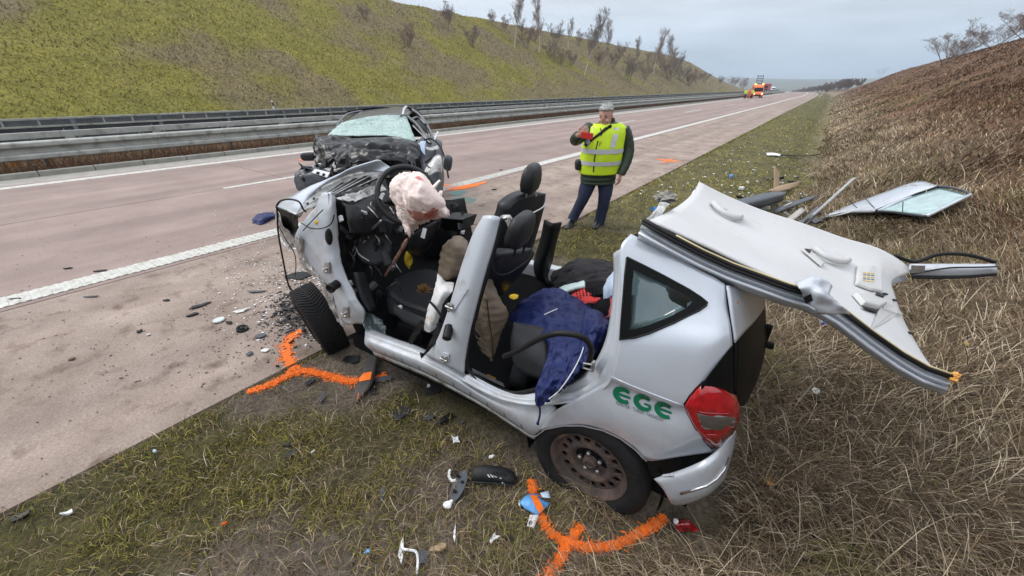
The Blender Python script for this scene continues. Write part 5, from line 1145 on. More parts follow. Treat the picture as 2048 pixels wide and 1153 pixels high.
cloth('mint_stripe', [[(1118, 576, 1.05), (1140, 568, 1.05), (1168, 562, 1.0)], [(1122, 586, .95), (1145, 578, .92), (1170, 572, .92)]], M_mint, bl, (.015, 12, 1), 5, 5, .02)
cloth('red_panel', [[(1142, 588, .95), (1165, 574, .95), (1200, 572, .92)], [(1150, 600, .86), (1175, 590, .84), (1200, 592, .82)], [(1172, 612, .8), (1182, 606, .76), (1200, 600, .76)]], M_red, bl, (.015, 12, 2), 6, 6, .02)
cloth('black_fold', [[(1172, 565, .98), (1200, 562, .95), (1225, 568, .9)], [(1170, 580, .9), (1200, 576, .85), (1228, 582, .84)], [(1165, 596, .86), (1190, 590, .8), (1226, 592, .78)]], M_wblack, bl, (.02, 10, 3), 6, 6, .02)
cloth('black_fold', [[(1176, 618, .80), (1195, 600, .76), (1222, 594, .72)], [(1182, 628, .72), (1202, 615, .66), (1226, 606, .64)], [(1198, 636, .66), (1212, 630, .6), (1226, 622, .6)]], M_wblack, bl, (.02, 10, 4), 6, 6, .02)
cloth('red_stripe', [[(1218, 594, .70), (1228, 592, .66), (1240, 592, .64)], [(1220, 612, .62), (1230, 612, .58), (1240, 612, .58)], [(1212, 636, .60), (1225, 634, .54), (1238, 630, .54)]], M_red, bl, (.012, 12, 5), 6, 6, .02)
cloth('blue_fold', [[(1212, 560, .88), (1226, 545, .86), (1242, 540, .82)], [(1206, 582, .76), (1222, 572, .70), (1240, 568, .70)], [(1208, 598, .72), (1224, 594, .66), (1238, 590, .66)]], M_ltblue, bl, (.018, 10, 6), 6, 6, .02)
cloth('mint_stripe', [[(1168, 616, .86), (1185, 628, .72), (1205, 636, .64)], [(1164, 624, .84), (1182, 636, .70), (1200, 642, .62)]], M_mint, bl, (.012, 12, 7), 5, 5, .02)
hz_ = MB()                                                # houndstooth print on the red panel
for i in range(7):
    for j in range(5):
        x, y = 1152 + i * 6.4 + j * .8, 580 + j * 4.2 - i * .6; p = T(x, y, .80 + .0016 * (1200 - x) - .02); hz_.box(p, (.008, .004, .008))
hz_.build('check_print', M_wblack, bl)['kind'] = 'stuff'
wc = cloth('white_cloth', [[(876, 546, .30), (892, 562, .28), (908, 566, .28)], [(868, 585, .18), (884, 585, .15), (906, 582, .2)], [(856, 618, .15), (872, 622, .12), (892, 600, .16)], [(850, 648, .13), (862, 652, .11), (878, 640, .14)], [(849, 662, .13), (860, 666, .12), (872, 658, .14)]], M_wcloth, None, (.014, 14, 3), 7, 7, .006)
tag(wc, 'stained white cloth draped over the driver seat edge', 'cloth')
MB().grid(surf([[T(842, 640, .10), T(850, 645, .10)], [T(828, 662, .08), T(838, 668, .08)], [T(816, 684, .06), T(822, 690, .06)]], 4, 2, (.006, 12, 1))).build('seat_belt', M_blk, sc_, solid=.004)
MB().grid(surf([[T(872, 655, .07), T(882, 658, .07)], [T(862, 680, .04), T(872, 686, .04)], [T(850, 706, .0), T(846, 716, .0)], [T(840, 706, .0), T(842, 717, .0)]], 4, 2, (.006, 12, 2))).build('seat_belt', M_blk, sc_, solid=.004)
MB().tube(spline([T(858, 602, .12), T(870, 615, .10), T(882, 632, .09), T(888, 652, .08)], 4), .008, 6).build('belt_stalk', M_blk, sc_)
fz = MB()
for k in range(170):
    a, b = r2.uniform(0, 6.28), r2.uniform(.1, 1.4); d_ = Vector((math.cos(a) * math.cos(b), math.sin(a) * math.cos(b), math.sin(b))); c_ = T(848, 584, .30)
    fz.tube([c_, c_ + d_ * r2.uniform(.04, .06)], [.0025, .0008], 3, cap=False)
tag(fz.build('fur_pompom', mat('brown_fur', (.22, .12, .04), .9, var=.4, vscale=60)), 'small brown fur pompom lying on the driver seat', 'pompom')

# ---------------------------------------------------------------- the dark car
M_dark = mat('dark_blue_black_paint', (0.008, 0.010, 0.016), rough=0.25, coat=0.4)
M_darkc = mat('crumpled_black_paint', (0.006, 0.0065, 0.008), rough=0.34, coat=0.10, spec=.25, spots=(10, (.03, .03, .03), .58, .75))
M_shat = mat('shattered_screen', (0.20, 0.34, 0.31), rough=0.3, var=0.3, vscale=7, c2=(0.42, 0.57, 0.53), bump=1.0, bscale=130, spots=(5, (0.10, 0.20, 0.19), .55, .72))
N_, L_ = M_shat.node_tree.nodes, M_shat.node_tree.links; bs = N_['Principled BSDF']; src = bs.inputs['Base Color'].links[0].from_socket
g_ = N_.new('ShaderNodeNewGeometry'); vo = N_.new('ShaderNodeTexVoronoi'); vo.feature = 'DISTANCE_TO_EDGE'; vo.inputs['Scale'].default_value = 26; L_.new(g_.outputs['Position'], vo.inputs['Vector'])
mr = N_.new('ShaderNodeMapRange'); mr.inputs[2].default_value = .12; mr.inputs[3].default_value = .8; mr.inputs[4].default_value = 0; L_.new(vo.outputs['Distance'], mr.inputs[0])
mx = N_.new('ShaderNodeMix'); mx.data_type = 'RGBA'; mx.inputs['B'].default_value = (.62, .76, .73, 1); L_.new(mr.outputs[0], mx.inputs['Factor']); L_.new(src, mx.inputs['A']); L_.new(mx.outputs['Result'], bs.inputs['Base Color'])
M_dgrey = mat('blue_grey_plastic', (0.055, 0.062, 0.075), rough=0.45, var=.2, vscale=10)
DKO = at(760, 330, 0, -5.0)
dkb = Vector((-5.4, 3.9, 0))
dk = thing('wrecked_car', dkb, 'black car with crushed front and shattered greenish windscreen, facing the silver wreck', 'car')
def D3(rows): return [[atd(*q) for q in r_] for r_ in rows]
def dpatch(name, rows, m, solid=.008, nu=4, nv=5, wr=None, parent=None): return MB().grid(surf(D3(rows), nu, nv, wr)).build(name, m, parent or dk, smooth=True, solid=solid)
ws = dpatch('windscreen', [[(684, 246, 6.2), (722, 237, 6.28), (768, 231, 6.3), (812, 232, 6.2)], [(668, 259, 5.9), (715, 257, 6.05), (775, 253, 6.08), (822, 256, 5.85)], [(655, 272, 5.6), (705, 272, 5.6), (780, 272, 5.58), (832, 284, 5.5)]], M_shat, .01, 6, 6, (.012, 8, 1))
dpatch('roof', [[(700, 224, 7.5), (740, 216, 7.7), (790, 213, 7.7), (828, 218, 7.5)], [(690, 234, 6.9), (735, 224, 7.0), (790, 220, 7.0), (822, 224, 6.9)], [(683, 247, 6.25), (722, 238, 6.32), (768, 231, 6.34), (813, 232, 6.24)]], M_dark, .03)
dpatch('tailgate', [[(733, 224, 7.75), (752, 214, 8.0), (790, 211, 8.0), (828, 214, 7.9), (840, 226, 7.8)], [(732, 230, 7.8), (752, 224, 7.9), (790, 222, 7.9), (826, 226, 7.8), (840, 234, 7.8)]], M_blk, .04)
for nm, pts, r_ in (('roof_rail', [(672, 258, 6.0), (684, 238, 6.4), (700, 227, 6.9), (735, 221, 7.5)], .018), ('roof_rail', [(803, 234, 6.2), (806, 220, 6.3), (812, 214, 6.4), (822, 218, 6.5)], .022),
                    ('window_frame', [(813, 232, 6.2), (832, 248, 5.95), (846, 266, 5.75), (858, 284, 5.6)], .022), ('window_frame', [(818, 216, 7.2), (838, 230, 6.8), (852, 248, 6.4), (863, 270, 6.0), (866, 284, 5.8)], .025),
                    ('window_frame', [(822, 240, 6.1), (836, 236, 6.3), (852, 250, 6.2)], .02), ('window_frame', [(826, 252, 5.9), (846, 272, 5.7), (862, 288, 5.55)], .016)):
    MB().tube(spline([atd(*p) for p in pts], 6), r_, 8).build(nm, M_dark, dk, smooth=True)
MB().tube(spline([atd(806, 230, 6.15), atd(808, 219, 6.25), atd(813, 214, 6.3)], 4), .02, 8).build('bent_trim', M_chrome, dk, smooth=True)
dpatch('side_window', [[(824, 242, 6.15), (840, 242, 6.5), (852, 252, 6.3)], [(832, 256, 5.95), (848, 262, 6.1), (858, 272, 6.0)]], M_gloss, .006)
dpatch('bonnet', [
    [(633, 269, 5.6), (665, 272, 5.55), (705, 280, 5.55), (745, 278, 5.5), (790, 280, 5.5), (832, 288, 5.45), (842, 298, 5.5)],
    [(630, 283, 5.45), (662, 284, 5.35), (700, 288, 5.3), (745, 287, 5.25), (792, 294, 5.25), (830, 300, 5.25), (845, 310, 5.4)],
    [(632, 302, 5.35), (660, 298, 5.15), (700, 300, 5.15), (748, 306, 5.2), (795, 312, 5.2), (828, 316, 5.15), (846, 325, 5.3)],
    [(638, 322, 5.25), (664, 318, 5.0), (704, 312, 5.0), (750, 314, 4.95), (796, 322, 5.0), (828, 330, 5.0), (848, 340, 5.2)],
    [(646, 338, 5.15), (672, 336, 4.9), (706, 332, 4.95), (750, 330, 4.9), (796, 336, 4.9), (828, 342, 4.9), (850, 352, 5.1)],
    [(650, 352, 5.1), (676, 354, 4.9), (710, 352, 4.9), (750, 350, 4.9), (796, 352, 4.9), (830, 356, 4.9), (852, 364, 5.1)]], M_darkc, .006, 9, 9, (.060, 3.4, 3))
dpatch('bonnet_fold', [[(690, 306, 5.0), (720, 300, 4.95), (770, 304, 4.95), (812, 308, 5.0)], [(700, 318, 4.9), (735, 308, 4.85), (775, 312, 4.85), (815, 318, 4.9)], [(705, 330, 4.85), (738, 325, 4.8), (780, 325, 4.8), (818, 332, 4.85)]], M_darkc, .006, 6, 6, (.06, 7, 8))
dpatch('torn_wing', [[(632, 272, 5.5), (650, 290, 5.2), (668, 292, 5.1)], [(630, 300, 5.4), (655, 315, 5.05), (678, 320, 5.0)], [(636, 335, 5.2), (662, 340, 4.95), (690, 345, 4.9)]], M_darkc, .006, 7, 7, (.07, 9, 5))
# broken front corner
dpatch('front_bumper', [[(590, 345, 5.05), (606, 338, 5.0), (630, 334, 4.95), (655, 338, 4.9)], [(590, 360, 5.0), (608, 350, 4.85), (632, 348, 4.8), (660, 352, 4.8)], [(595, 378, 5.0), (612, 368, 4.85), (640, 366, 4.8), (662, 366, 4.8)], [(602, 385, 5.0), (615, 382, 4.9), (640, 380, 4.9), (660, 376, 4.9)]], M_dgrey, .01, 5, 5, (.03, 9, 2))
rr = random.Random(9)
for k in range(46):
    x, y = rr.uniform(600, 720), rr.uniform(322, 366); y = max(y, 330 if x < 640 else 322)
    o_ = MB().box((0, 0, 0), (rr.uniform(.02, .14), rr.uniform(.01, .06), rr.uniform(.01, .05))).crumple(.03, 30, k).build('broken_part', rr.choice([M_blk, M_darkc, M_dgrey, M_steel, M_paper, M_silv_dirty, M_blk]), dk, base=(0, 0, 0)); o_.location = atd(x, y, 4.85) - dkb; o_.rotation_euler = (rr.uniform(0, 3), rr.uniform(0, 3), rr.uniform(0, 3))
for k in range(26):
    x, y = rr.uniform(720, 860), rr.uniform(316, 350)
    o_ = MB().box((0, 0, 0), (rr.uniform(.02, .16), rr.uniform(.01, .06), rr.uniform(.01, .06))).crumple(.03, 30, k).build('broken_part', rr.choice([M_blk, M_darkc, M_dgrey, M_darkc]), dk, base=(0, 0, 0)); o_.location = atd(x, y, 4.88) - dkb; o_.rotation_euler = (rr.uniform(0, 3), rr.uniform(0, 3), rr.uniform(0, 3))
MB().prism([atd(630, 339, 4.75), atd(660, 346, 4.72), atd(654, 356, 4.7), atd(624, 346, 4.74)], (0, 0, .006)).build('number_plate', M_paper, dk)
MB().prism([atd(634, 345, 4.70), atd(640, 346, 4.70), atd(638, 350, 4.70), atd(632, 348, 4.70)], (0, 0, .008)).prism([atd(646, 348, 4.70), atd(651, 349, 4.70), atd(649, 353, 4.70), atd(644, 352, 4.70)], (0, 0, .008)).build('plate_print', M_blk, dk)
# mirrors
def rbox(c, ax, ay, az, n=16):
    c, ax, ay, az = Vector(c), Vector(ax), Vector(ay), Vector(az); mb = MB(); rg = []
    for h, k in ((-1, .6), (-.85, .9), (-.3, 1), (.4, .97), (.85, .8), (1, .45)):
        rg.append([c + az * h + ax * k * math.copysign(abs(math.cos(t)) ** .6, math.cos(t)) + ay * k * math.copysign(abs(math.sin(t)) ** .6, math.sin(t)) for t in [2 * math.pi * j / n for j in range(n)]])
    return mb.loft(rg)
mm = rbox(atd(617, 314, 5.35), Vector(_R) * .105, upz * .055, Vector(_Fh) * -.05).build('mirror', M_blk2, dk, smooth=True)
MB().tube([atd(628, 318, 5.35), atd(640, 322, 5.35)], .02, 6).build('mirror_stay', M_blk, dk)
rbox(atd(896, 326, 5.3), Vector(_R) * .055 + upz * -.02, upz * .10 + Vector(_R) * .02, Vector(_Fh) * .07).build('mirror', M_dgrey, dk, smooth=True)
# flank on the driver side: front door and wing remains
dpatch('front_door', [[(832, 286, 5.5), (850, 272, 5.75), (868, 276, 5.9), (884, 284, 6.0)], [(838, 310, 5.4), (858, 300, 5.5), (876, 300, 5.6), (886, 310, 5.8)], [(842, 345, 5.2), (862, 338, 5.3), (880, 340, 5.4), (888, 350, 5.6)], [(848, 390, 5.1), (866, 390, 5.2), (882, 396, 5.3), (886, 396, 5.5)]], M_dgrey, .02, 5, 5, (.02, 7, 3))
dpatch('torn_strut', [[(842, 352, 5.0), (866, 318, 5.1), (876, 310, 5.1)], [(850, 354, 4.95), (872, 325, 5.0), (884, 315, 5.05)], [(858, 352, 4.95), (878, 345, 5.0), (886, 350, 5.05)]], M_silv_dirty, .008, 5, 5, (.025, 10, 4))
dpatch('light_scrap', [[(840, 284, 5.42), (852, 282, 5.4)], [(842, 300, 5.36), (850, 306, 5.35)], [(848, 308, 5.34), (852, 312, 5.34)]], M_ltblue, .004, 4, 4, (.01, 14, 4))
dpatch('torn_strut', [[(836, 286, 5.5), (858, 296, 5.4), (876, 292, 5.6)], [(840, 290, 5.45), (860, 302, 5.36), (880, 298, 5.5)]], M_silv_dirty, .006, 4, 4, (.02, 14, 6))
MB().tube(spline([atd(848, 281, 5.4), atd(862, 278, 5.4), atd(876, 288, 5.35), atd(886, 306, 5.3), atd(892, 330, 5.25), atd(897, 356, 5.2)], 6), .012, 8).build('loose_seal', M_seal, dk, smooth=True)
MB().tube(spline([atd(632, 276, 5.45), atd(628, 290, 5.4), atd(630, 312, 5.35), atd(636, 330, 5.3)], 5), .012, 6).build('loose_seal', M_seal, dk, smooth=True)
MB().tube(spline([atd(868, 282, 5.8), atd(873, 270, 5.9), atd(876, 264, 5.95)], 4), .012, 6).build('torn_trim', M_paper, dk)
# lower shell and wheels, hidden from here by the silver wreck but there all the same
dfw, dlw = Vector((.756, -.654, 0)), Vector((.654, .756, 0)); dko = Vector((-5.15, 3.65, 0))
def dp(f, l, z): return dko + dfw * f + dlw * l + upz * z
sh = []
for f, hw, zt, zb in ((.35, .72, .75, .30), (0, .86, .98, .22), (-.6, .88, 1.0, .22), (-1.5, .88, 1.0, .22), (-2.3, .84, .98, .25), (-2.75, .72, .92, .35)):
    sh.append([dp(f, -hw, zb), dp(f, -hw * 1.02, (zb + zt) / 2), dp(f, -hw * .95, zt), dp(f, hw * .95, zt), dp(f, hw * 1.02, (zb + zt) / 2), dp(f, hw, zb)])
MB().loft(sh).build('lower_body', M_dark, dk, smooth=False, bevel=.03)
for f, l in ((-2.1, -.80), (-2.1, .80), (.15, -.82), (.15, .80)):
    MB().lathe(dp(f, l, .31), dlw, [(-.10, .19), (-.10, .27), (-.07, .31), (.07, .31), (.10, .27), (.10, .19), (.04, .17), (.04, 0)], 32).build('wheel', M_rubber, dk, smooth=True)
MB().grid(surf([[dp(-2.2, -.62, 1.52), dp(-2.2, 0, 1.58), dp(-2.2, .62, 1.52)], [dp(-2.6, -.7, 1.0), dp(-2.75, 0, 1.0), dp(-2.6, .7, 1.0)]], 4, 4)).build('rear_window', M_gloss, dk, smooth=True, solid=.01)

# ---------------------------------------------------------------- the man in the yellow vest
M_skin = mat('ruddy_skin', (0.56, 0.31, 0.24), rough=0.55, var=0.12, vscale=30)
M_hair = mat('grey_hair', (0.47, 0.47, 0.46), rough=0.8, var=0.35, vscale=120, bump=0.6, bscale=160)
M_jgreen = mat('dark_green_quilted_nylon', (0.020, 0.038, 0.021), rough=0.5, var=.15, vscale=20)
M_jean = mat('dark_blue_denim', (0.014, 0.021, 0.055), rough=0.85, var=.3, vscale=25, bump=.2, bscale=150)
M_vest = mat('fluorescent_yellow_vest', (0.60, 0.82, 0.02), rough=0.65, var=.05, vscale=8)
M_refl = mat('silver_reflective_tape', (0.55, 0.57, 0.60), rough=0.4, var=.1, vscale=20)
M_shoe = mat('black_shoe_leather', (0.014, 0.014, 0.016), rough=.4, var=.2, vscale=20)
MF = hit(1169, 451); MFv = Vector((MF.x, MF.y, 0))
mfv = -Vector(_Fh); mrv = Vector(_R)
def mp(px, py, fo=0.0):
    """place on the upright plane through the man, fo metres nearer the viewer"""
    r = Vector(ray(px, py)); q = MFv + mfv * fo; t = (q - Vector(_C)).dot(mfv) / r.dot(mfv); return Vector(_C) + r * t
def rings(prof, n=20, yaw=0.0):
    """upright ellipses: (centre, half width, half depth[, turn])"""
    out = []
    for c, a, b in prof:
        ra = mrv * math.cos(yaw) + mfv * math.sin(yaw); rb_ = mfv * math.cos(yaw) - mrv * math.sin(yaw); out.append((c, ra * a, rb_ * b))
    return out
man = thing('person', (MF.x, MF.y, 0.0), 'man in yellow reflective vest photographing the wreck with a red phone', 'person')
TY = -0.25                                                # chest turned a little to the picture's left
gl, gr_ = gz(mp(1142, 443).x, mp(1142, 443).y), gz(mp(1195, 456).x, mp(1195, 456).y)
def limb(pts, n=12):
    return [(mp(x, y, fo), r_) for x, y, fo, r_ in pts]
# clothing: trousers
def tubes(pl, n=12, sub=4):
    c = spline([p for p, _ in pl], sub); rs = []
    for i in range(len(pl) - 1):
        for k in range(sub): rs.append(lerp(pl[i][1], pl[i + 1][1], k / sub))
    rs.append(pl[-1][1]); return c, rs
legA = limb([(1184, 340, .0, .125), (1178, 362, .03, .115), (1167, 395, .06, .088), (1156, 418, .02, .076), (1147, 434, .0, .075), (1144, 440, .0, .074)])
legB = limb([(1208, 342, .0, .125), (1211, 365, .03, .115), (1209, 398, .06, .09), (1204, 424, .02, .078), (1199, 444, .0, .076), (1198, 450, .0, .074)])
tr = MB()
for lg in (legA, legB):
    c, rs = tubes(lg, 14); tr.tube(c, rs, 14)
tr.ell(rings([(mp(1197, 330), .18, .14), (mp(1196, 345), .20, .15), (mp(1195, 358), .19, .15), (mp(1194, 368), .10, .10)]))
for p in tr.v: p += mnoise.noise_vector(p * 9) * .012
tr.build('trousers', M_jean, man, smooth=True)
# jacket with quilted baffles
tor = [(mp(1196, 366, .0), .255, .185), (mp(1196, 358, .0), .262, .195), (mp(1198, 340, .0), .262, .20), (mp(1202, 316, .02), .262, .205), (mp(1206, 292, .03), .258, .20), (mp(1211, 268, .03), .255, .175), (mp(1214, 256, .02), .238, .15), (mp(1216, 248, .02), .165, .115), (mp(1216, 242, .03), .085, .085)]
def dens(prof, k=8):
    c = spline([p for p, _, _ in prof], k); out = []
    for i in range(len(prof) - 1):
        for j in range(k): out.append((c[i * k + j], lerp(prof[i][1], prof[i + 1][1], j / k), lerp(prof[i][2], prof[i + 1][2], j / k)))
    out.append((c[-1], prof[-1][1], prof[-1][2])); return out
jk = MB(); dt = dens(tor)
jk.ell(rings([(c, a + .012 * (abs(math.sin(c.z * math.pi / .06)) - .5), b + .012 * (abs(math.sin(c.z * math.pi / .06)) - .5)) for c, a, b in dt], yaw=TY), 28)
armR = limb([(1180, 256, .02, .085), (1170, 266, .10, .082), (1157, 277, .20, .078), (1151, 280, .27, .074), (1152, 277, .36, .066), (1156, 271, .43, .056)])
armL = limb([(1246, 258, .0, .088), (1253, 275, .0, .085), (1257, 300, .02, .078), (1252, 325, .07, .072), (1243, 345, .12, .062), (1241, 350, .13, .055)])
for ar in (armR, armL):
    c, rs = tubes(ar, 12, 6); L_ = 0; r3 = []
    for i, r_ in enumerate(rs): r3.append(r_ + .007 * (abs(math.sin(i * 1.15)) - .5))
    jk.tube(c, r3, 14)
jk.ell(rings([(mp(1217, 246, .03), .085, .085), (mp(1217, 240, .04), .088, .088), (mp(1217, 236, .04), .082, .084)]), 18, cap=False)
jk.build('jacket', M_jgreen, man, smooth=True)
# vest: shell outside the jacket, open at the neck, with tapes
def vest_ring(c, a, b, lo, hi, n=40, grow=.0):
    ra = mrv * math.cos(TY) + mfv * math.sin(TY); rb_ = mfv * math.cos(TY) - mrv * math.sin(TY)
    return [Vector(c) + ra * (a + grow) * math.cos(t) + rb_ * (b + grow) * math.sin(t) for t in [lerp(lo, hi, k / n) for k in range(n + 1)]]
vt = [q for q in dt if mp(1200, 346).z <= q[0].z <= mp(1216, 246).z]
vm = MB(); rowsv = []
for i, (c, a, b) in enumerate(vt):
    g = .030
    rowsv.append(vest_ring(c, a, b, 0, 2 * math.pi, 44, g))
vm.loft(rowsv, cap=False)
for p in vm.v: p += mnoise.noise_vector(Vector((p.x * 9, p.y * 9, p.z * 3))) * .012
vest = vm.build('vest', M_vest, man, smooth=True, solid=.006)
vb = BASE[vest.name]
zs = lambda y: mp(1205, y).z
def tape(z0, z1):
    q = [t for t in dens(tor, 16) if z0 <= t[0].z <= z1]; return MB().loft([vest_ring(c, a, b, 0, 2 * math.pi, 44, .043) for c, a, b in q], cap=False)
tape(zs(304), zs(294)).build('reflective_band', M_refl, vest, smooth=True, base=vb)
tape(zs(328), zs(318)).build('reflective_band', M_refl, vest, smooth=True, base=vb)
VT = bvh(vest)
def von(px, py, off=.010): return onto(VT, px, py, off)
for pts in ([(1190, 241), (1184, 256), (1180, 268), (1176, 282), (1172, 292)], [(1228, 243), (1232, 256), (1230, 272), (1227, 284), (1224, 296)]):
    MB().grid([[von(x - 5, y), von(x, y, .009), von(x + 5, y + 1)] for x, y in pts]).build('shoulder_band', M_refl, vest, smooth=True, base=vb)
MB().grid([[von(x - 1.2, y), von(x + 1.2, y)] for x, y in ((1196, 282), (1192, 300), (1189, 320), (1187, 345))]).build('zip', M_blk2, vest, base=vb)
MB().grid([[von(1200, 242, .012), von(1206, 246, .012), von(1214, 242, .012)], [von(1200, 256, .012), von(1203, 262, .012), von(1212, 254, .012)], [von(1201, 272, .010), von(1202, 274, .01), von(1206, 266, .01)]]).build('neck_opening', M_jgreen, vest, base=vb, smooth=True)
MB().grid([[von(x - 1.5, y - 2, .016), von(x + 1.5, y + 2, .016)] for x, y in ((1234, 244), (1222, 252), (1208, 262), (1196, 271), (1184, 280), (1172, 292))]).build('bag_strap', M_blk, man, smooth=True, solid=.003)
rbox(mp(1157, 330, .05), mrv * .05, upz * .075, mfv * .07).build('shoulder_bag', M_blk2, man, smooth=True)
# body: head, neck, hands, and the trunk and limbs inside the clothes, one mesh
bd = MB(); HC = mp(1212, 231, .10)
hf = (mfv * .80 - mrv * .52 - upz * .28).normalized()     # looks down to the picture's left
hu = (upz - hf * upz.dot(hf)).normalized(); hs = hu.cross(hf)
def hp_(s_, f_, u_): return HC + hs * s_ + hf * f_ + hu * u_
prof = [(-.135, .035, .05, .055), (-.125, .052, .062, .045), (-.10, .066, .080, .030), (-.07, .074, .090, .016), (-.03, .079, .097, .006), (.01, .081, .099, .0), (.05, .081, .099, -.006), (.085, .072, .088, -.010), (.11, .05, .062, -.012), (.122, .02, .025, -.012)]
bd.loft([[hp_(a * math.cos(t), f0 + b * math.sin(t) * (1.0 if math.sin(t) > 0 else 1.0), u) for t in [2 * math.pi * k / 26 for k in range(26)]] for u, a, b, f0 in prof])
bd.loft([[hp_(x * w, f0, u) for x in (-1, -.5, .5, 1)] + [hp_(x * w * .4, f1, u) for x in (.7, -.7)] for u, w, f0, f1 in ((.028, .010, .092, .102), (.005, .013, .092, .113), (-.018, .019, .090, .124), (-.030, .019, .088, .112))])
for sg in (-1, 1):
    bd.blob(hp_(sg * .083, -.005, -.008), (.012, .02, .032), 2, .15, 3, sg)      # ears
    bd.blob(hp_(sg * .045, .078, -.045), (.028, .022, .026), 2, .05, 3, sg)      # cheeks
bd.blob(hp_(0, .088, -.098), (.026, .02, .018), 2, .05, 3, 1)
bd.tube([hp_(0, -.03, -.08), mp(1217, 252, .03)], [.062, .072], 14)
bd.tube([mp(1216, 256, .02), mp(1206, 300, .0), mp(1197, 350, .0)], [.12, .15, .12], 14)
for lg in (legA, legB): c, rs = tubes(lg); bd.tube(c, [r_ * .7 for r_ in rs], 10)
for ar in (armR, armL): c, rs = tubes(ar); bd.tube(c, [r_ * .6 for r_ in rs], 10)
def hand(w, d, side, palm, curl, grow=1.0, tips=None):
    """palm with four fingers and a thumb: w wrist, d along the hand, side towards the thumb, palm normal"""
    d, side = Vector(d).normalized(), Vector(side); side = (side - d * side.dot(d)).normalized(); nrm = d.cross(side) * (1 if palm > 0 else -1)
    bd.ell([(w - d * .02, side * .027, nrm * .020), (w + d * .02, side * .034, nrm * .018), (w + d * .06, side * .041, nrm * .015), (w + d * .088, side * .040, nrm * .012)], 12)
    for k, (o_, L2) in enumerate(((.030, .070), (.010, .078), (-.011, .072), (-.030, .058))):
        b0 = w + d * .085 + side * o_; a1 = curl[k] if isinstance(curl, (list, tuple)) else curl
        d1 = (d * math.cos(a1 * .5) + nrm * math.sin(a1 * .5)); d2 = d * math.cos(a1) + nrm * math.sin(a1); d3 = d * math.cos(a1 * 1.5) + nrm * math.sin(a1 * 1.5)
        p1 = b0 + d1 * L2 * .42; p2 = p1 + d2 * L2 * .33; p3 = p2 + d3 * L2 * .25; bd.tube([b0 - d * .015, b0, p1, p2, p3], [.009, .0095, .009, .008, .006], 8)
    t0 = w + d * .03 + side * .032; t1 = t0 + (side * .75 + d * .6).normalized() * .04; t2 = t1 + (side * .25 + d * .9 + nrm * .3).normalized() * .032
    bd.tube([t0 - side * .012, t0, t1, t2], [.012, .0125, .010, .007], 8)
wr_ = mp(1157, 271, .46)
hand(wr_, mrv * .55 + upz * .45 + mfv * .25, upz * .8 - mrv * .5, -1, .9)
wl_ = mp(1241, 350, .13)
hand(wl_, -upz + mfv * .15 - mrv * .1, mfv * .8 - mrv * .6, 1, .75)
bd.build('body', M_skin, man, smooth=True)
hr = MB()
hr.loft([[hp_(a * math.cos(t), f0 + b * math.sin(t), u + (.055 * max(0, math.sin(t)) ** .7 if i < 2 else (.02 * max(0, math.sin(t)) if i == 2 else 0))) for t in [2 * math.pi * k / 28 for k in range(28)]] for i, (u, a, b, f0) in enumerate(((.022, .085, .080, -.034), (.040, .088, .094, -.022), (.07, .089, .102, -.010), (.105, .079, .092, -.010), (.130, .058, .068, -.010), (.143, .024, .03, -.010)))])
hr.loft([[hp_(a * math.cos(t), f0 + b * math.sin(t), u) for t in [math.pi + math.pi * k / 14 for k in range(15)]] + [hp_(a * .8 * math.cos(t), f0 + b * .7 * math.sin(t), u) for t in [2 * math.pi - math.pi * k / 14 for k in range(15)]] for u, a, b, f0 in ((-.065, .074, .088, -.004), (-.03, .084, .100, -.004), (.01, .088, .104, -.006), (.05, .090, .106, -.008))])
for p in hr.v: p += mnoise.noise_vector(p * 45) * .010
for k in range(420):                                      # separate strands give the uneven outline
    q = rr.choice(hr.v[:28 * 6]); d_ = (q - HC).normalized(); e_ = d_ * .6 + hs * rr.uniform(-.5, .5) + hu * rr.uniform(-.2, .6) + hf * rr.uniform(-.3, .4)
    hr.tube([q - d_ * .004, q + e_ * .010, q + e_ * .020 + hs * rr.uniform(-.006, .006)], [.003, .0022, .0006], 3, cap=False)
hr.build('hair', M_hair, man, smooth=True)
for sg in (-1, 1):
    MB().blob(hp_(sg * .034, .088, .004), (.014, .008, .007), 1, 0, 1, 1).build('eye', M_blk, man, smooth=True)
    MB().tube([hp_(sg * .016, .100, .026), hp_(sg * .036, .098, .030), hp_(sg * .055, .084, .022)], [.004, .005, .002], 6).build('eyebrow', mat('grey_brown_hair', (.13, .11, .10), .9), man)
MB().tube([hp_(-.026, .094, -.064), hp_(0, .103, -.060), hp_(.026, .094, -.064)], [.003, .006, .003], 6).build('mouth', mat('lips', (.28, .09, .08), .5), man)
MB().tube([hp_(-.034, .092, -.052), hp_(0, .108, -.046), hp_(.034, .092, -.052)], [.003, .005, .003], 6).build('moustache', MATS['grey_brown_hair'], man)
for (x, y, gg) in ((1141, 444, gl), (1194, 457, gr_)):
    c = mp(x, y, .06); c.z = gg; fw_ = (mfv * .85 - mrv * .45).normalized(); sd = Vector((-fw_.y, fw_.x, 0)); S_ = MB(); rg = []
    for f_, w_, h_ in ((-.12, .030, .05), (-.10, .040, .085), (-.04, .042, .10), (.03, .045, .075), (.09, .048, .06), (.14, .040, .045), (.165, .022, .03)):
        rg.append([c + fw_ * f_ + sd * w_ * math.cos(t) + upz * (h_ * .5 + h_ * .5 * math.sin(t)) for t in [2 * math.pi * k / 14 for k in range(14)]])
    S_.loft(rg).build('shoe', M_shoe, man, smooth=True)
ph = thing('phone', wr_ + mrv * .1, 'red smartphone case held up in the man\'s hand', 'phone')
pq = mp(1174, 272, .52); pa, pb_ = (mrv * .95 - upz * .12 + mfv * .1).normalized(), (upz * .95 + mrv * .12).normalized(); pn = pa.cross(pb_)
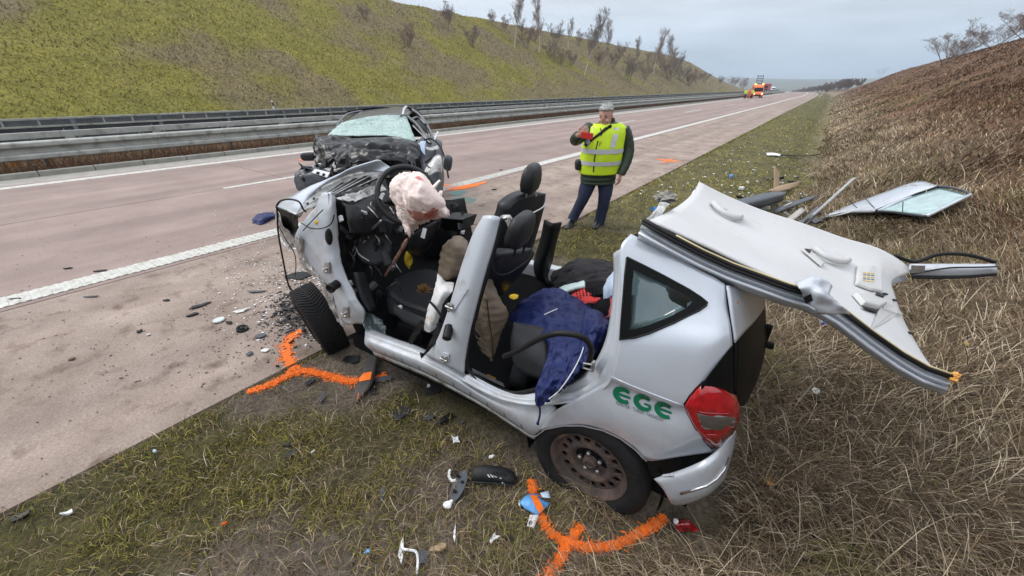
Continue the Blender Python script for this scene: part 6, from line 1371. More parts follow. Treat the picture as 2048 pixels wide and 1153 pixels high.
def pbox(k1, k2, k3, o_): return [pq + o_ + pa * a * k1 + pb_ * b * k2 + pn * c * k3 for a in (-1, 1) for b in (-1, 1) for c in (-1, 1)]
MB().add(pbox(.075, .038, .006, Vector()), [(0, 1, 3, 2), (4, 6, 7, 5), (0, 4, 5, 1), (2, 3, 7, 6), (0, 2, 6, 4), (1, 5, 7, 3)]).build('case', mat('red_phone_case', (.62, .03, .02), .45), ph, bevel=.005)
MB().lathe(pq + pa * .05 + pb_ * .018 - pn * .006, -pn if (-pn).dot(mfv) > 0 else pn, [(0, .007), (.003, .007), (.003, 0)], 12).build('lens', M_blk, ph)

# ---------------------------------------------------------------- bare trees and shrubs
M_bark = mat('grey_brown_bark', (0.12, 0.095, 0.075), rough=0.9, var=0.3, vscale=6)
M_birch = mat('white_birch_bark', (0.52, 0.50, 0.46), rough=0.8, var=0.2, vscale=8, spots=(9, (0.06, 0.05, 0.045), .58, .66))
M_twig = mat('brown_twigs', (0.21, 0.155, 0.12), rough=0.9, var=0.3, vscale=3)
M_twig2 = mat('reddish_twigs', (0.23, 0.155, 0.115), rough=0.9, var=0.3, vscale=3)
M_twig3 = mat('dark_twigs', (0.17, 0.13, 0.11), rough=0.9, var=0.3, vscale=3)
def grow(seed, kind, H):
    """trunk and twig meshes of one leafless tree of height H standing at the origin"""
    r_ = random.Random(seed); tk, tw = MB(), MB()
    th = .010 if seed < 100 else .05
    def branch(p, d, L, rad, lev, mb):
        n = 4 if lev < 2 else 2; pts = [p]; q = p; dd = Vector(d)
        for i in range(n):
            dd = (dd + Vector((r_.gauss(0, .13), r_.gauss(0, .13), r_.gauss(.06, .10)))).normalized(); q = q + dd * L / n; pts.append(q)
        (tk if lev == 0 else tw).tube(pts, [max(rad * (1 - .75 * i / n), th * .6) for i in range(n + 1)], 6 if lev == 0 else 3, cap=False)
        if lev >= 3: return
        k = {'birch': (34, 9, 6), 'tree': (16, 11, 8), 'shrub': (9, 9, 8), 'spread': (10, 9, 8)}[kind][lev]
        for j in range(k):
            t = r_.uniform(.25 if lev else (.30 if kind == 'birch' else .12), 1.0); i0 = min(int(t * n), n - 1); b = pts[i0].lerp(pts[i0 + 1], t * n - i0)
            ax = Vector((r_.gauss(0, 1), r_.gauss(0, 1), r_.gauss(0, .3))).normalized()
            sp = (.55, .7, .8)[lev] if kind == 'birch' else ((1.0, .85, .8)[lev] if kind == 'spread' else (.75, .75, .75)[lev])
            nd = (dd * .6 + ax * sp + Vector((0, 0, .45))).normalized()
            branch(b, nd, L * ((.36 if kind == 'birch' else .55) if lev == 0 else .55) * r_.uniform(.6, 1.1) * (1.15 - .55 * t), rad * .38, lev + 1, tw)
    if kind == 'birch':
        branch(Vector((0, 0, -.3)), Vector((r_.uniform(-.06, .06), r_.uniform(-.06, .06), 1)), H + .3, H * .008 + .015, 0, tk)
    else:
        ns = {'shrub': 6, 'tree': 2, 'spread': 5}[kind]
        for s_ in range(ns):
            a = 6.28 * s_ / ns + r_.uniform(-.4, .4); o_ = {'shrub': .55, 'tree': .22, 'spread': .85}[kind]
            branch(Vector((math.cos(a) * .1, math.sin(a) * .1, -.25)), Vector((math.cos(a) * o_, math.sin(a) * o_, 1)).normalized(), H * r_.uniform(.62, .82), H * .006 + .012, 0, tk)
    return tk, tw
PROT = {}
def tree(base, H, kind, seed, label, group, tm_, cat='tree', bark=None):
    key = (kind, seed)
    if key not in PROT:
        tk, tw = grow(seed, kind, 6.0); ms = []
        for mb, nm, m_ in ((tk, 'trunk', bark or (M_birch if kind == 'birch' else M_bark)), (tw, 'crown', tm_)):
            me = bpy.data.meshes.new(nm); me.from_pydata([tuple(p) for p in mb.v], [], mb.f); me.update(); me.materials.append(m_); ms.append(me)
        PROT[key] = ms
    t = thing('birch_tree' if kind == 'birch' else ('bare_shrub' if cat == 'shrub' else 'bare_tree'), base, label, cat, group)
    s_ = H / 6.0; t.scale = (s_ * (1.45 if kind == 'spread' else 1.05), s_ * (1.45 if kind == 'spread' else 1.05), s_); t.rotation_euler = (0, 0, rnd.uniform(0, 6.28))
    for nm, me in zip(('trunk', 'crown'), PROT[key]): link(nm, me, None, t)
    return t
def tree_px(bx, by, tx, ty, kind, seed, label, group, tm_, cat='tree', d=None):
    b = hit(bx, by) if d is None else Vector(_C + ray(bx, by) * d)
    if d is not None: b.z = float(height(b.x, b.y))
    r = Vector(ray(tx, ty)); hd = math.hypot(b.x, b.y); t = hd / math.hypot(r.x, r.y); H = max(1.2, (CAM_H + r.z * t) - b.z)
    return tree(b, H, kind, seed, label, group, tm_, cat)
G1 = 'bare trees and shrubs on the high bank'
for k, (bx, by, tx, ty, kd, sd, lb) in enumerate([
    (1029, 95, 1023, -8, 'birch', 1, 'tall white-trunked birch standing nearest of the birches on the high bank'),
    (1078, 105, 1085, 10, 'birch', 2, 'forked white birch halfway down the high bank, second from the near end'),
    (1168, 152, 1176, 38, 'birch', 3, 'slender birch with white lower trunk low on the high bank'),
    (1214, 121, 1214, 50, 'birch', 4, 'single upright pale birch above the man and to his side'),
    (1308, 152, 1318, 72, 'birch', 2, 'leaning white birch at the far end of the birch row'),
    (896, 62, 893, -6, 'tree', 11, 'bare tree near the skyline above the black wreck'),
    (730, 38, 732, -2, 'shrub', 12, 'small brown shrub on the bank at the top edge of the picture'),
    (818, 95, 808, 32, 'shrub', 13, 'wide dark shrub alone in the middle of the high bank'),
    (945, 95, 950, 42, 'shrub', 14, 'thin brown shrub between the wide dark shrub and the birches'),
    (983, 54, 982, 14, 'tree', 11, 'small bare tree on the skyline before the first birch'),
    (1053, 98, 1050, 26, 'tree', 15, 'bare tree close behind the first white birch'),
    (1112, 92, 1114, 30, 'tree', 12 + 4, 'round-crowned bare tree between the second and third birch'),
    (1120, 130, 1125, 84, 'shrub', 17, 'reddish shrub low on the bank below the round-crowned tree'),
    (1143, 132, 1145, 92, 'shrub', 13, 'low reddish shrub next to the slender birch'),
    (1158, 92, 1156, 50, 'tree', 15, 'bare skyline tree behind the slender birch'),
    (1186, 98, 1184, 42, 'tree', 11, 'taller bare tree right behind the slender birch crown'),
    (1226, 138, 1236, 92, 'shrub', 14, 'brown shrub just past the single upright birch'),
    (1258, 166, 1264, 86, 'tree', 16, 'broad bare tree low on the bank past the single birch'),
    (1290, 158, 1298, 120, 'shrub', 17, 'squat shrub below the leaning birch'),
    (1326, 150, 1322, 80, 'tree', 15, 'dense bare tree beside the leaning birch'),
    (1350, 150, 1362, 96, 'tree', 11, 'last tall bare tree before the bank runs out'),
    (1378, 172, 1380, 130, 'shrub', 13, 'shrub at the foot of the bank where it runs out'),
    (1408, 166, 1408, 138, 'shrub', 14, 'faint shrub on the tail of the high bank'),
    (1440, 168, 1442, 148, 'shrub', 12, 'small far shrub on the tail of the high bank'),
    (1010, 64, 1008, 22, 'tree', 15, 'thin bare tree on the skyline just before the tall birch'),
    (1068, 84, 1066, 40, 'shrub', 17, 'shrub between the first two white birches'),
    (1100, 116, 1098, 76, 'shrub', 14, 'brown shrub below the second birch'),
    (1136, 96, 1134, 44, 'birch', 4, 'pale thin birch on the skyline beside the round-crowned tree'),
    (1198, 132, 1200, 84, 'shrub', 13, 'shrub on the slope between the slender birch and the single birch'),
    (1240, 118, 1242, 74, 'tree', 16, 'skyline tree just past the single upright birch'),
    (1272, 128, 1274, 80, 'birch', 1, 'thin birch on the skyline over the broad bare tree'),
    (1300, 140, 1302, 84, 'tree', 15, 'bare tree behind the leaning birch'),
    (1338, 162, 1340, 104, 'shrub', 17, 'bushy shrub below the dense bare tree'),
    (1342, 140, 1344, 76, 'birch', 3, 'thin pale birch over the last tall trees'),
    (1362, 162, 1366, 118, 'shrub', 12, 'shrub beneath the last tall bare tree'),
    (1392, 168, 1394, 140, 'shrub', 14, 'shrub between the foot shrub and the faint shrub')]):
    tree_px(bx, by, tx, ty, kd, sd, lb, G1, (M_twig, M_twig2, M_twig3)[k % 3], 'shrub' if kd == 'shrub' else 'tree')
tree_px(1467, 166, 1467, 147, 'shrub', 17, 'round bush far off behind the orange van, nearer of two', 'far bushes behind the van', M_twig3, 'shrub', d=230)
tree_px(1488, 167, 1488, 150, 'shrub', 13, 'flat bush far off behind the orange van, beside the light board', 'far bushes behind the van', M_twig3, 'shrub', d=260)
G2 = 'bare bushes on the hard shoulder bank'
for k, (bx, by, tx, ty, kd, sd, lb) in enumerate([
    (1890, 122, 1880, 40, 'spread', 21, 'wide spreading leafless bush on the crest of the brown bank'),
    (1985, 90, 1995, 18, 'spread', 22, 'leafless bush on the crest higher up towards the picture edge'),
    (2052, 72, 2045, 2, 'spread', 23, 'bare bush cut off by the edge of the picture'),
    (1760, 150, 1752, 132, 'shrub', 14, 'small bush far along the crest of the brown bank'),
    (1700, 166, 1700, 152, 'shrub', 17, 'low bush where the brown bank flattens out')]):
    tree_px(bx, by + 6, tx, ty, kd, sd, lb, G2, (M_twig, M_twig3)[k % 2], 'shrub')
hg = MB()                                                # distant hedge that reads as one brown mass
for k in range(26):
    y = 205 + k * 13; s = EDGE + 8 + 5 * math.sin(k * 2.1); x = s + float(bend(y)); H = rnd.uniform(3.2, 5.6); tk, tw = grow(101 + k % 3, 'shrub', H); b = Vector((x, y, float(height(x, y))))
    hg.add([p + b for p in tk.v], tk.f); hg.add([p + b for p in tw.v], tw.f)
tag(hg.build('hedge', M_twig), 'brown leafless hedge where the motorway bends away', 'hedge', None, 'stuff')

# ---------------------------------------------------------------- delineator posts
M_post = mat('white_post_plastic', (.75, .75, .74), .5)
def delineator(x, y, z, label, lean=0):
    t = thing('delineator_post', (x, y, z), label, 'post', 'delineator posts')
    MB().ell([((0, 0, -.05), (.06, 0, 0), (0, .05, 0)), ((0, 0, .95), (.055, 0, 0), (0, .045, 0)), ((0, .0, 1.02), (.03, 0, 0), (0, .03, 0))], 10).build('post', M_post, t, base=(0, 0, 0))
    MB().ell([((0, 0, .68), (.0605, 0, 0), (0, .0505, 0)), ((0, 0, .90), (.058, 0, 0), (0, .048, 0))], 10).build('black_band', M_blk, t, base=(0, 0, 0))
    MB().box((0, -.051, .79), (.04, .004, .14)).build('reflector', M_paper, t, base=(0, 0, 0)); t.rotation_euler = (lean, lean * .6, 0); return t
wd_ = ('nearest', 'second nearest', 'third nearest', 'fourth nearest', 'fifth nearest', 'sixth nearest')
for k, y in enumerate((112, 135, 160, 190, 225, 265)):
    x = EDGE + .9 + float(bend(y)); delineator(x, y, gz(x, y), wd_[k] + ' white delineator post beside the hard shoulder far ahead', .05)
p_ = at(545, 208, 0, -29.9); delineator(-29.9, p_.y, float(height(-29.9, p_.y)), 'white and black post at the foot of the high bank, near the black wreck', 0)
p_ = at(1190, 190, 0, -29.9); delineator(-29.9, p_.y, float(height(-29.9, p_.y)), 'white-topped post behind the barrier, above the man\'s head', 0)

# ---------------------------------------------------------------- vehicles and people far ahead
M_orange = mat('orange_van_paint', (.80, .17, .03), .4, coat=.4)
M_vred = mat('red_lorry_paint', (.42, .03, .04), .5); M_vwhite = mat('white_van_paint', (.75, .76, .78), .4, coat=.3)
M_lit = mat('lit_headlamp', (1, .95, .8), .2, emit=((1, .93, .75), 3.0)); M_amber = mat('amber_beacon', (1, .45, .05), .3, emit=((1, .5, .08), 3.0))
def van(loc, face, label, m, h=2.55, w=2.0, L_=5.4, board=False, lit=False):
    """panel van standing at loc, nose towards face"""
    f = Vector((face[0], face[1], 0)).normalized(); l = Vector((-f.y, f.x, 0)); loc = Vector(loc); t = thing('van', loc, label, 'van')
    P_ = lambda a, b, c: loc + f * a + l * b + upz * c
    prof = [(-L_ / 2, .35, h * .96), (-L_ / 2 + .1, .30, h), (L_ * .18, .30, h * .99), (L_ * .28, .30, h * .9), (L_ * .40, .32, h * .48), (L_ * .49, .36, h * .40), (L_ / 2, .42, h * .30)]
    MB().loft([[P_(a, -w / 2, zb), P_(a, -w / 2, lerp(zb, zt, .6)), P_(a, -w / 2 * .88, zt), P_(a, w / 2 * .88, zt), P_(a, w / 2, lerp(zb, zt, .6)), P_(a, w / 2, zb)] for a, zb, zt in prof]).build('body', m, t, bevel=.05)
    MB().grid([[P_(L_ * .285, -w * .40, h * .87), P_(L_ * .285, w * .40, h * .87)], [P_(L_ * .405, -w * .44, h * .50), P_(L_ * .405, w * .44, h * .50)]]).build('windscreen', M_gloss, t, solid=.02)
    for s_ in (-1, 1):
        MB().box(P_(L_ * .5, s_ * w * .36, h * .33), (.16, .16, .18)).build('headlamp', M_lit if lit else M_paper, t)
        MB().box(P_(L_ * .33, s_ * (w / 2 + .12), h * .50), (.14, .14, .3)).build('mirror', M_blk, t)
        for a in (L_ * .33, -L_ * .32): MB().lathe(P_(a, s_ * (w / 2 - .12), .34), l, [(-.12, .2), (-.12, .3), (-.08, .34), (.08, .34), (.12, .3), (.12, .2), (.1, 0)], 20).build('wheel', M_rubber, t)
        MB().prism([P_(L_ * .05, s_ * (w / 2 + .004), h * .55), P_(L_ * .24, s_ * (w / 2 + .004), h * .55), P_(L_ * .18, s_ * (w / 2 * .93 + .012), h * .85), P_(L_ * .05, s_ * (w / 2 * .93 + .012), h * .85)], l * s_ * .01).build('side_window', M_gloss, t)
    MB().prism([P_(L_ * .5 + .01, -w * .30, h * .16), P_(L_ * .5 + .01, w * .30, h * .16), P_(L_ * .5 + .01, w * .30, h * .26), P_(L_ * .5 + .01, -w * .30, h * .26)], f * .04).build('grille', M_blk, t)
    if board:
        fr = MB()
        for b in (-.55, .55): fr.tube([P_(-.5, b, h), P_(-.6, b, h + 1.75)], .03, 6)
        for z in (.25, .7, 1.15, 1.6): fr.tube([P_(-.55, -.6, h + z), P_(-.55, .6, h + z)], .025, 6)
        fr.build('board_frame', M_blk, t)
        for i in range(4):
            for j in range(4): MB().lathe(P_(-.5, -.45 + .3 * j, h + .25 + .45 * i), f, [(0, .11), (.06, .11), (.06, .0)], 12).build('signal_lamp', M_blk, t)
        for s_ in (-1, 1): MB().box(P_(.9, s_ * .7, h + .1), (.3, .3, .2)).build('beacon', M_amber, t, bevel=.04)
    return t
vp_ = hit(1511, 196.5); van(vp_, (.22, -1), 'orange road-service van with lattice light board parked far ahead', M_orange, board=True, lit=True)
def solve_y(px, s):
    best = None
    for y in np.linspace(120, 420, 601):
        x = s + float(bend(y)); d = np.array([x, y, float(drop(y)) + 1.2]) - _C; q = CX + F_PX * (d @ _R) / (d @ _F)
        if best is None or abs(q - px) < best[0]: best = (abs(q - px), y, x)
    return best[1], best[2]
y, x = solve_y(1529, -22.5); lz = float(drop(y))
t = thing('lorry', (x, y, lz), 'red lorry on the other carriageway just behind the orange van', 'lorry')
MB().prism([(x - 1.25, y, lz + .5), (x + 1.25, y, lz + .5), (x + 1.25, y, lz + 3.3), (x - 1.25, y, lz + 3.3)], (0, 2.4, 0)).build('cab', M_vred, t, bevel=.15)
MB().box((x, y + 6.6, lz + 2.1), (2.5, 8, 2.9)).build('box_body', M_vred, t, bevel=.05)
MB().box((x, y - .02, lz + 2.3), (2.1, .06, .8)).build('windscreen', M_gloss, t); MB().box((x, y - .03, lz + 1.2), (1.8, .06, .5)).build('grille', M_blk, t)
for a in (.8, 6, 9):
    for s_ in (-1, 1): MB().lathe((x + s_ * 1.05, y + a, lz + .5), (1, 0, 0), [(-.15, .3), (-.15, .5), (.15, .5), (.15, .3), (.15, 0)], 18).build('wheel', M_rubber, t)
y, x = solve_y(1549, -22.0); van((x, y, float(drop(y))), (.3, -1), 'white van coming up the other carriageway far away', M_vwhite, h=2.9, w=2.2, L_=6)
def far_person(px, py, top, leg, label, facing=0.0):
    b = hit(px, py); hd = math.hypot(b.x, b.y); t = thing('person', b, label, 'person', 'road crew standing by the orange van'); H = 1.78
    P_ = lambda a, c, f=0: b + mrv * a - Vector(_Fh) * f + upz * c * H
    bd = MB()
    for s_ in (-1, 1):
        bd.tube([P_(s_ * .10, .52), P_(s_ * .11, .28), P_(s_ * .11, .03), P_(s_ * .11, .0, .08)], [.09, .07, .05, .05], 8)
        bd.tube([P_(s_ * .2, .81), P_(s_ * .25, .62, .03), P_(s_ * .20, .50, .12), P_(s_ * .19, .46, .14)], [.06, .05, .04, .035], 8)
    bd.ell([(P_(0, .50), mrv * .16, mfv * .11), (P_(0, .66), mrv * .17, mfv * .12), (P_(0, .80), mrv * .19, mfv * .11), (P_(0, .845), mrv * .08, mfv * .07), (P_(0, .87), mrv * .055, mfv * .06), (P_(0, .90, .01), mrv * .075, mfv * .09), (P_(0, .95, .01), mrv * .078, mfv * .095), (P_(0, 1.0, .0), mrv * .04, mfv * .05)], 12)
    bd.build('body', M_skin, t, smooth=True)
    MB().ell([(P_(0, .46), mrv * .19, mfv * .14), (P_(0, .62), mrv * .20, mfv * .15), (P_(0, .78), mrv * .22, mfv * .14), (P_(0, .835), mrv * .12, mfv * .10)], 12).tube([P_(-.22, .81), P_(-.27, .62, .03), P_(-.21, .50, .12)], [.08, .07, .055], 8).tube([P_(.22, .81), P_(.27, .62, .03), P_(.21, .50, .12)], [.08, .07, .055], 8).build('jacket', top, t, smooth=True)
    tr = MB()
    for s_ in (-1, 1): tr.tube([P_(s_ * .09, .53), P_(s_ * .105, .28), P_(s_ * .11, .04)], [.115, .09, .075], 8)
    tr.build('trousers', leg, t, smooth=True)
    MB().blob(P_(0, .965, -.015), (.085, .10, .075), 2, .05, 3, 1).build('hair', M_wblack, t, smooth=True)
    for z in (.52, .66): MB().ell([(P_(0, z), mrv * .205, mfv * .155), (P_(0, z + .03), mrv * .208, mfv * .158)], 12, cap=False).build('reflective_band', M_refl, t)
M_orv = mat('fluorescent_orange_cloth', (.85, .10, .02), .7)
far_person(1489, 198.5, M_vest, M_blk2, 'road worker in yellow jacket, first of three by the orange van')
far_person(1496, 198.5, M_orv, M_orv, 'road worker all in orange, in the middle by the orange van')
far_person(1502, 198.0, M_vest, M_blk2, 'road worker in yellow jacket nearest the orange van')

# ---------------------------------------------------------------- sprayed markings
M_spray = mat('orange_marking_spray', (0.86, 0.165, 0.006), rough=0.75, var=.12, vscale=40)
def spray_thing(i, wid, n, label):
    p, w = SPRAY[i]; g_ = np.random.default_rng(40 + i); seg = np.hypot(*np.diff(p, axis=0).T); cum = np.concatenate([[0], np.cumsum(seg)])
    t = g_.uniform(-.01, cum[-1] + .01, n); j = np.clip(np.searchsorted(cum, t) - 1, 0, len(seg) - 1); f = (t - cum[j]) / seg[j]; q = p[j] + (p[j + 1] - p[j]) * f[:, None]; d = (p[j + 1] - p[j]) / seg[j][:, None]
    g = np.where(g_.random(n) < .8, g_.uniform(-.5, .5, n), g_.normal(0, .55, n)) * wid; x, y = q[:, 0] - d[:, 1] * g, q[:, 1] + d[:, 0] * g
    road_ = x - bend(y) < EDGE; z = np.where(road_, 0.0, height(x, y)); blade = (~road_) & (g_.random(n) < .45); fl = ~blade
    a = g_.uniform(0, 6.28, n); V, Fc = [], []
    l_ = np.where(road_, g_.uniform(.003, .011, n), g_.uniform(.004, .016, n)); s_ = np.where(road_, g_.uniform(.002, .006, n), g_.uniform(.0012, .0035, n)); ux, uy = np.cos(a), np.sin(a); zc = z + g_.uniform(.003, .006, n) + np.where(road_, 0, g_.uniform(0, .009, n)); tl = np.where(road_, 0, g_.uniform(-.5, .5, n)) * l_
    quad = np.stack([np.stack([x + sx * ux * l_ - sy * uy * s_, y + sx * uy * l_ + sy * ux * s_, zc + sx * tl], -1) for sx, sy in ((-1, -1), (1, -1), (1, 1), (-1, 1))], 1)[fl]
    V = quad.reshape(-1, 3).tolist(); Fc = [tuple(range(4 * k, 4 * k + 4)) for k in range(len(quad))]
    hb = g_.uniform(.006, .022, n); tri = np.stack([np.stack([x - uy * .0018, y + ux * .0018, z], -1), np.stack([x + uy * .0018, y - ux * .0018, z], -1), np.stack([x + ux * hb * .9, y + uy * hb * .9, z + hb * .6], -1)], 1)[blade]
    b0 = len(V); V += tri.reshape(-1, 3).tolist(); Fc += [(b0 + 3 * k, b0 + 3 * k + 1, b0 + 3 * k + 2) for k in range(len(tri))]
    return tag(MB().add(V, Fc).build('paint_mark', M_spray), label, 'paint mark')
spray_thing(0, .055, 3600, 'orange spray arc on the concrete beside the twisted front wheel')
spray_thing(1, .044, 5400, 'orange spray line from the pavement edge across the grass to the front wheel')
spray_thing(2, .026, 4600, 'orange spray curve in the grass under the rear wheel')
spray_thing(3, .026, 2300, 'short orange spray stroke crossing the curve at the bottom of the picture')
def flat_mark(pts, label, m, name='paint_mark', cat='paint mark', z=.006, wob=.25, n=5):
    p = spline([hit(*q) for q in pts], n, closed=True); c = sum(p, Vector()) / len(p); ol = []
    for k, q in enumerate(p): ol.append(c + (q - c) * (1 + wob * mnoise.noise(q * 9)))
    z0 = [0.0 if q.x < EDGE else float(height(q.x, q.y)) for q in ol]
    return tag(MB().loft([[Vector((q.x, q.y, zz + z)) for q, zz in zip(ol, z0)], [Vector((c.x + (q.x - c.x) * .5, c.y + (q.y - c.y) * .5, zz + z + .0005)) for q, zz in zip(ol, z0)]]).build(name, m), label, cat)
flat_mark([(888, 374), (910, 378), (940, 374), (975, 368), (945, 380), (905, 386), (890, 384)], 'orange sprayed smear on the lane beside the black wreck', M_spray)
flat_mark([(1310, 322), (1335, 324), (1362, 328), (1335, 327)], 'long stroke of an orange cross on the hard shoulder past the man', M_spray, wob=.1)
flat_mark([(1322, 331), (1336, 324), (1348, 320), (1337, 327)], 'short stroke of the orange cross on the hard shoulder', M_spray, wob=.1, z=.0075)
flat_mark([(926, 434), (936, 433), (948, 434), (936, 436)], 'small orange dab on the shoulder under the airbag', M_spray)
flat_mark([(598, 324), (615, 322), (632, 323), (615, 326)], 'faint orange dab under the black wreck\'s mirror', M_spray)
for k, (pts, lb) in enumerate((([(905, 402), (925, 398), (948, 402), (950, 410), (930, 414), (908, 412)], 'turquoise scatter of crushed window glass beside the steering wheel'), ([(905, 390), (930, 388), (925, 395), (908, 397)], 'smaller turquoise scatter of glass by the orange smear'))):
    r_ = random.Random(70 + k); p = [hit(*q) for q in pts]; x0, x1, y0, y1 = min(q.x for q in p), max(q.x for q in p), min(q.y for q in p), max(q.y for q in p); mb = MB()
    for j in range(420):
        a, rr_ = r_.uniform(0, 6.28), math.sqrt(r_.random()); c = Vector(((x0 + x1) / 2 + math.cos(a) * rr_ * (x1 - x0) / 2, (y0 + y1) / 2 + math.sin(a) * rr_ * (y1 - y0) / 2, .006)); mb.box(c, (r_.uniform(.004, .013), r_.uniform(.004, .013), .006))
    tag(mb.build('glass_crumbs', mat('turquoise_glass', (.22, .52, .50), .15, spec=.6)), lb, 'glass', None, 'stuff')

# ---------------------------------------------------------------- wreckage on the bank behind the silver car
M_door = M_silver
dr = thing('car_door', hit(1760, 420), 'torn-off silver car door with its window lying on the brown bank', 'door')
def HB_(px, py, l): return hit(px, py, l)
def hpatch(name, rows, m, parent=None, solid=.02, nu=4, nv=4, wr=None, smooth=True): return MB().grid(surf([[hit(*q) for q in r_] for r_ in rows], nu, nv, wr)).build(name, m, parent, smooth=smooth, solid=solid)
dpn = hpatch('door_panel', [[(1640, 436, .10), (1700, 410, .14), (1765, 386, .18), (1815, 368, .2), (1846, 363, .2), (1873, 371, .2)], [(1646, 436, .12), (1706, 416, .17), (1765, 398, .22), (1812, 382, .24), (1842, 374, .24), (1873, 372, .22)], [(1652, 434, .10), (1700, 424, .15), (1752, 421, .2), (1795, 403, .22), (1836, 387, .22), (1875, 373, .2)]], M_silver, dr, .03)
DB = bvh(dpn)
wf = hpatch('door_window', [[(1756, 420, .19), (1800, 402, .20), (1840, 386, .20), (1876, 375, .19)], [(1800, 424, .19), (1838, 408, .2), (1872, 394, .2), (1905, 381, .19)], [(1852, 430, .18), (1886, 414, .18), (1912, 402, .18), (1936, 391, .18)]], mat('greenish_door_glass', (.30, .43, .43), .08, var=.3, vscale=6, coat=.5, bump=.1, bscale=14), dr, .006)
for pts, r_, m_, nm in (([(1752, 421, .2), (1795, 403, .21), (1836, 387, .22), (1876, 374, .21)], .012, M_blk, 'belt_seal'), ([(1876, 374, .2), (1900, 375, .2), (1928, 382, .19), (1941, 389, .19)], .016, M_dgrey, 'window_frame'), ([(1752, 423, .18), (1790, 425, .17), (1825, 430, .16), (1855, 433, .16)], .016, M_dgrey, 'window_frame'), ([(1941, 390, .19), (1912, 404, .18), (1884, 418, .17), (1853, 433, .16)], .020, M_silver, 'window_frame')):
    MB().tube([hit(*q) for q in pts], r_, 8).build(nm, m_, dr, smooth=True)
MB().tube(spline([onto(DB, *q) for q in ((1812, 374), (1822, 371), (1834, 371), (1840, 370))], 4), .014, 8).build('door_handle', M_silver, dr, smooth=True)
hpatch('door_underside', [[(1640, 438, .06), (1700, 430, .08), (1752, 424, .14), (1820, 431, .1)], [(1650, 444, .0), (1700, 440, .0), (1752, 436, .0), (1820, 436, .02)]], M_blk, dr, .01)
MB().tube(spline([hit(1645, 437, .1), hit(1680, 430, .13), hit(1715, 422, .15), hit(1750, 422, .18)], 4), .012, 6).build('torn_edge', M_silv_dirty, dr)
for a, b in (((1708, 372, .3), (1750, 418, .2)), ((1697, 400, .3), (1718, 420, .15)), ((1806, 404, .32), (1805, 424, .2))): MB().tube([hit(*a), hit(*b)], .005, 5).build('loose_cable', M_blk, dr)
def piece(name, rows, m, label, cat, solid=.015, wr=None, group=None, nu=3, nv=3):
    o = hpatch(name, rows, m, None, solid, nu, nv, wr); return tag(o, label, cat, group)
piece('trim_panel', [[(1466, 402, .22), (1505, 392, .25), (1545, 384, .22), (1573, 384, .2)], [(1476, 412, .3), (1510, 403, .3), (1550, 393, .28), (1570, 390, .25)], [(1492, 425, .12), (1530, 414, .14), (1566, 402, .12), (1566, 400, .1)]], M_dgrey, 'wide dark grey door trim panel lying behind the folded roof', 'trim panel', .02)
piece('trim_panel', [[(1546, 418, .10), (1590, 402, .12), (1640, 389, .10)], [(1552, 426, .08), (1594, 410, .10), (1638, 393, .08)]], M_dgrey, 'long narrow grey trim strip pointing up the bank', 'trim strip')
piece('trim_panel', [[(1565, 444, .10), (1585, 428, .15), (1602, 415, .15)], [(1574, 449, .12), (1594, 434, .16), (1612, 420, .15)]], mat('beige_trim', (.36, .34, .30), .7, var=.15, vscale=10), 'short beige trim cover leaning over black scraps', 'trim cover', .03)
piece('body_scrap', [[(1512, 430, .15), (1530, 425, .2), (1550, 436, .2)], [(1520, 440, .15), (1540, 440, .18), (1562, 449, .15)]], M_silver, 'pale silver body scrap just behind the folded roof edge', 'body scrap', .012)
tag(MB().prism([hit(1590, 458, .1), hit(1632, 418, .25), hit(1640, 424, .25), hit(1604, 464, .1)], (0, 0, .05)).build('seat_rail', M_dgrey, bevel=.006), 'dark grey metal rail lying against the silver strip', 'rail')
ss = thing('roof_strip', hit(1600, 462), 'long bright silver roof strip sticking up from the wreckage', 'metal strip')
pts = spline([hit(1594, 462, .12), atd(1612, 444, 5.2), atd(1650, 410, 5.2), atd(1685, 378, 5.3), atd(1709, 357, 5.4)], 5)
MB().loft([[p + mrv * .025, p + mrv * .02 + upz * .012, p - mrv * .025 + upz * .01, p - mrv * .025] for p in pts]).build('strip', M_steel, ss); MB().blob(pts[0] + Vector((0, 0, .02)), (.10, .08, .05), 2, .4, 3, 3).build('torn_end', M_silv_dirty, ss)
M_card = mat('brown_board', (.30, .21, .13), .85, var=.2, vscale=10)
cb = thing('broken_board', hit(1552, 378), 'splintered brown board standing upright in the grass', 'board')
MB().prism([hit(1547, 378, .02), hit(1557, 378, .02), atd(1556, 345, hit(1552, 378).length * .86), atd(1548, 332, hit(1552, 378).length * .86)], Vector((.02, .03, 0))).build('plank', M_card, cb)
piece('cardboard', [[(1534, 382, .03), (1560, 372, .10), (1605, 362, .12)], [(1552, 386, .03), (1575, 380, .08), (1600, 370, .06)]], M_card, 'bent brown hardboard sheet at the foot of the upright board', 'board', .01, (.03, 6, 3))
piece('plastic_strip', [[(1533, 306, .03), (1548, 306, .04), (1562, 309, .03)], [(1534, 311, .03), (1548, 311, .04), (1562, 313, .03)]], M_paper, 'white plastic strip with a black cable far back on the verge', 'plastic strip', .01)
tag(MB().tube(spline([hit(1562, 311, .05), hit(1590, 312, .06), hit(1615, 312, .05), hit(1640, 309, .05)], 5), .018, 6).build('cable', M_blk), 'black cable trailing from the white strip towards the ditch', 'cable')
r_ = random.Random(15)
ORD = ('first', 'second', 'third', 'fourth', 'fifth', 'sixth', 'seventh', 'eighth', 'ninth', 'tenth', 'eleventh', 'twelfth', 'thirteenth', 'fourteenth', 'fifteenth', 'last')
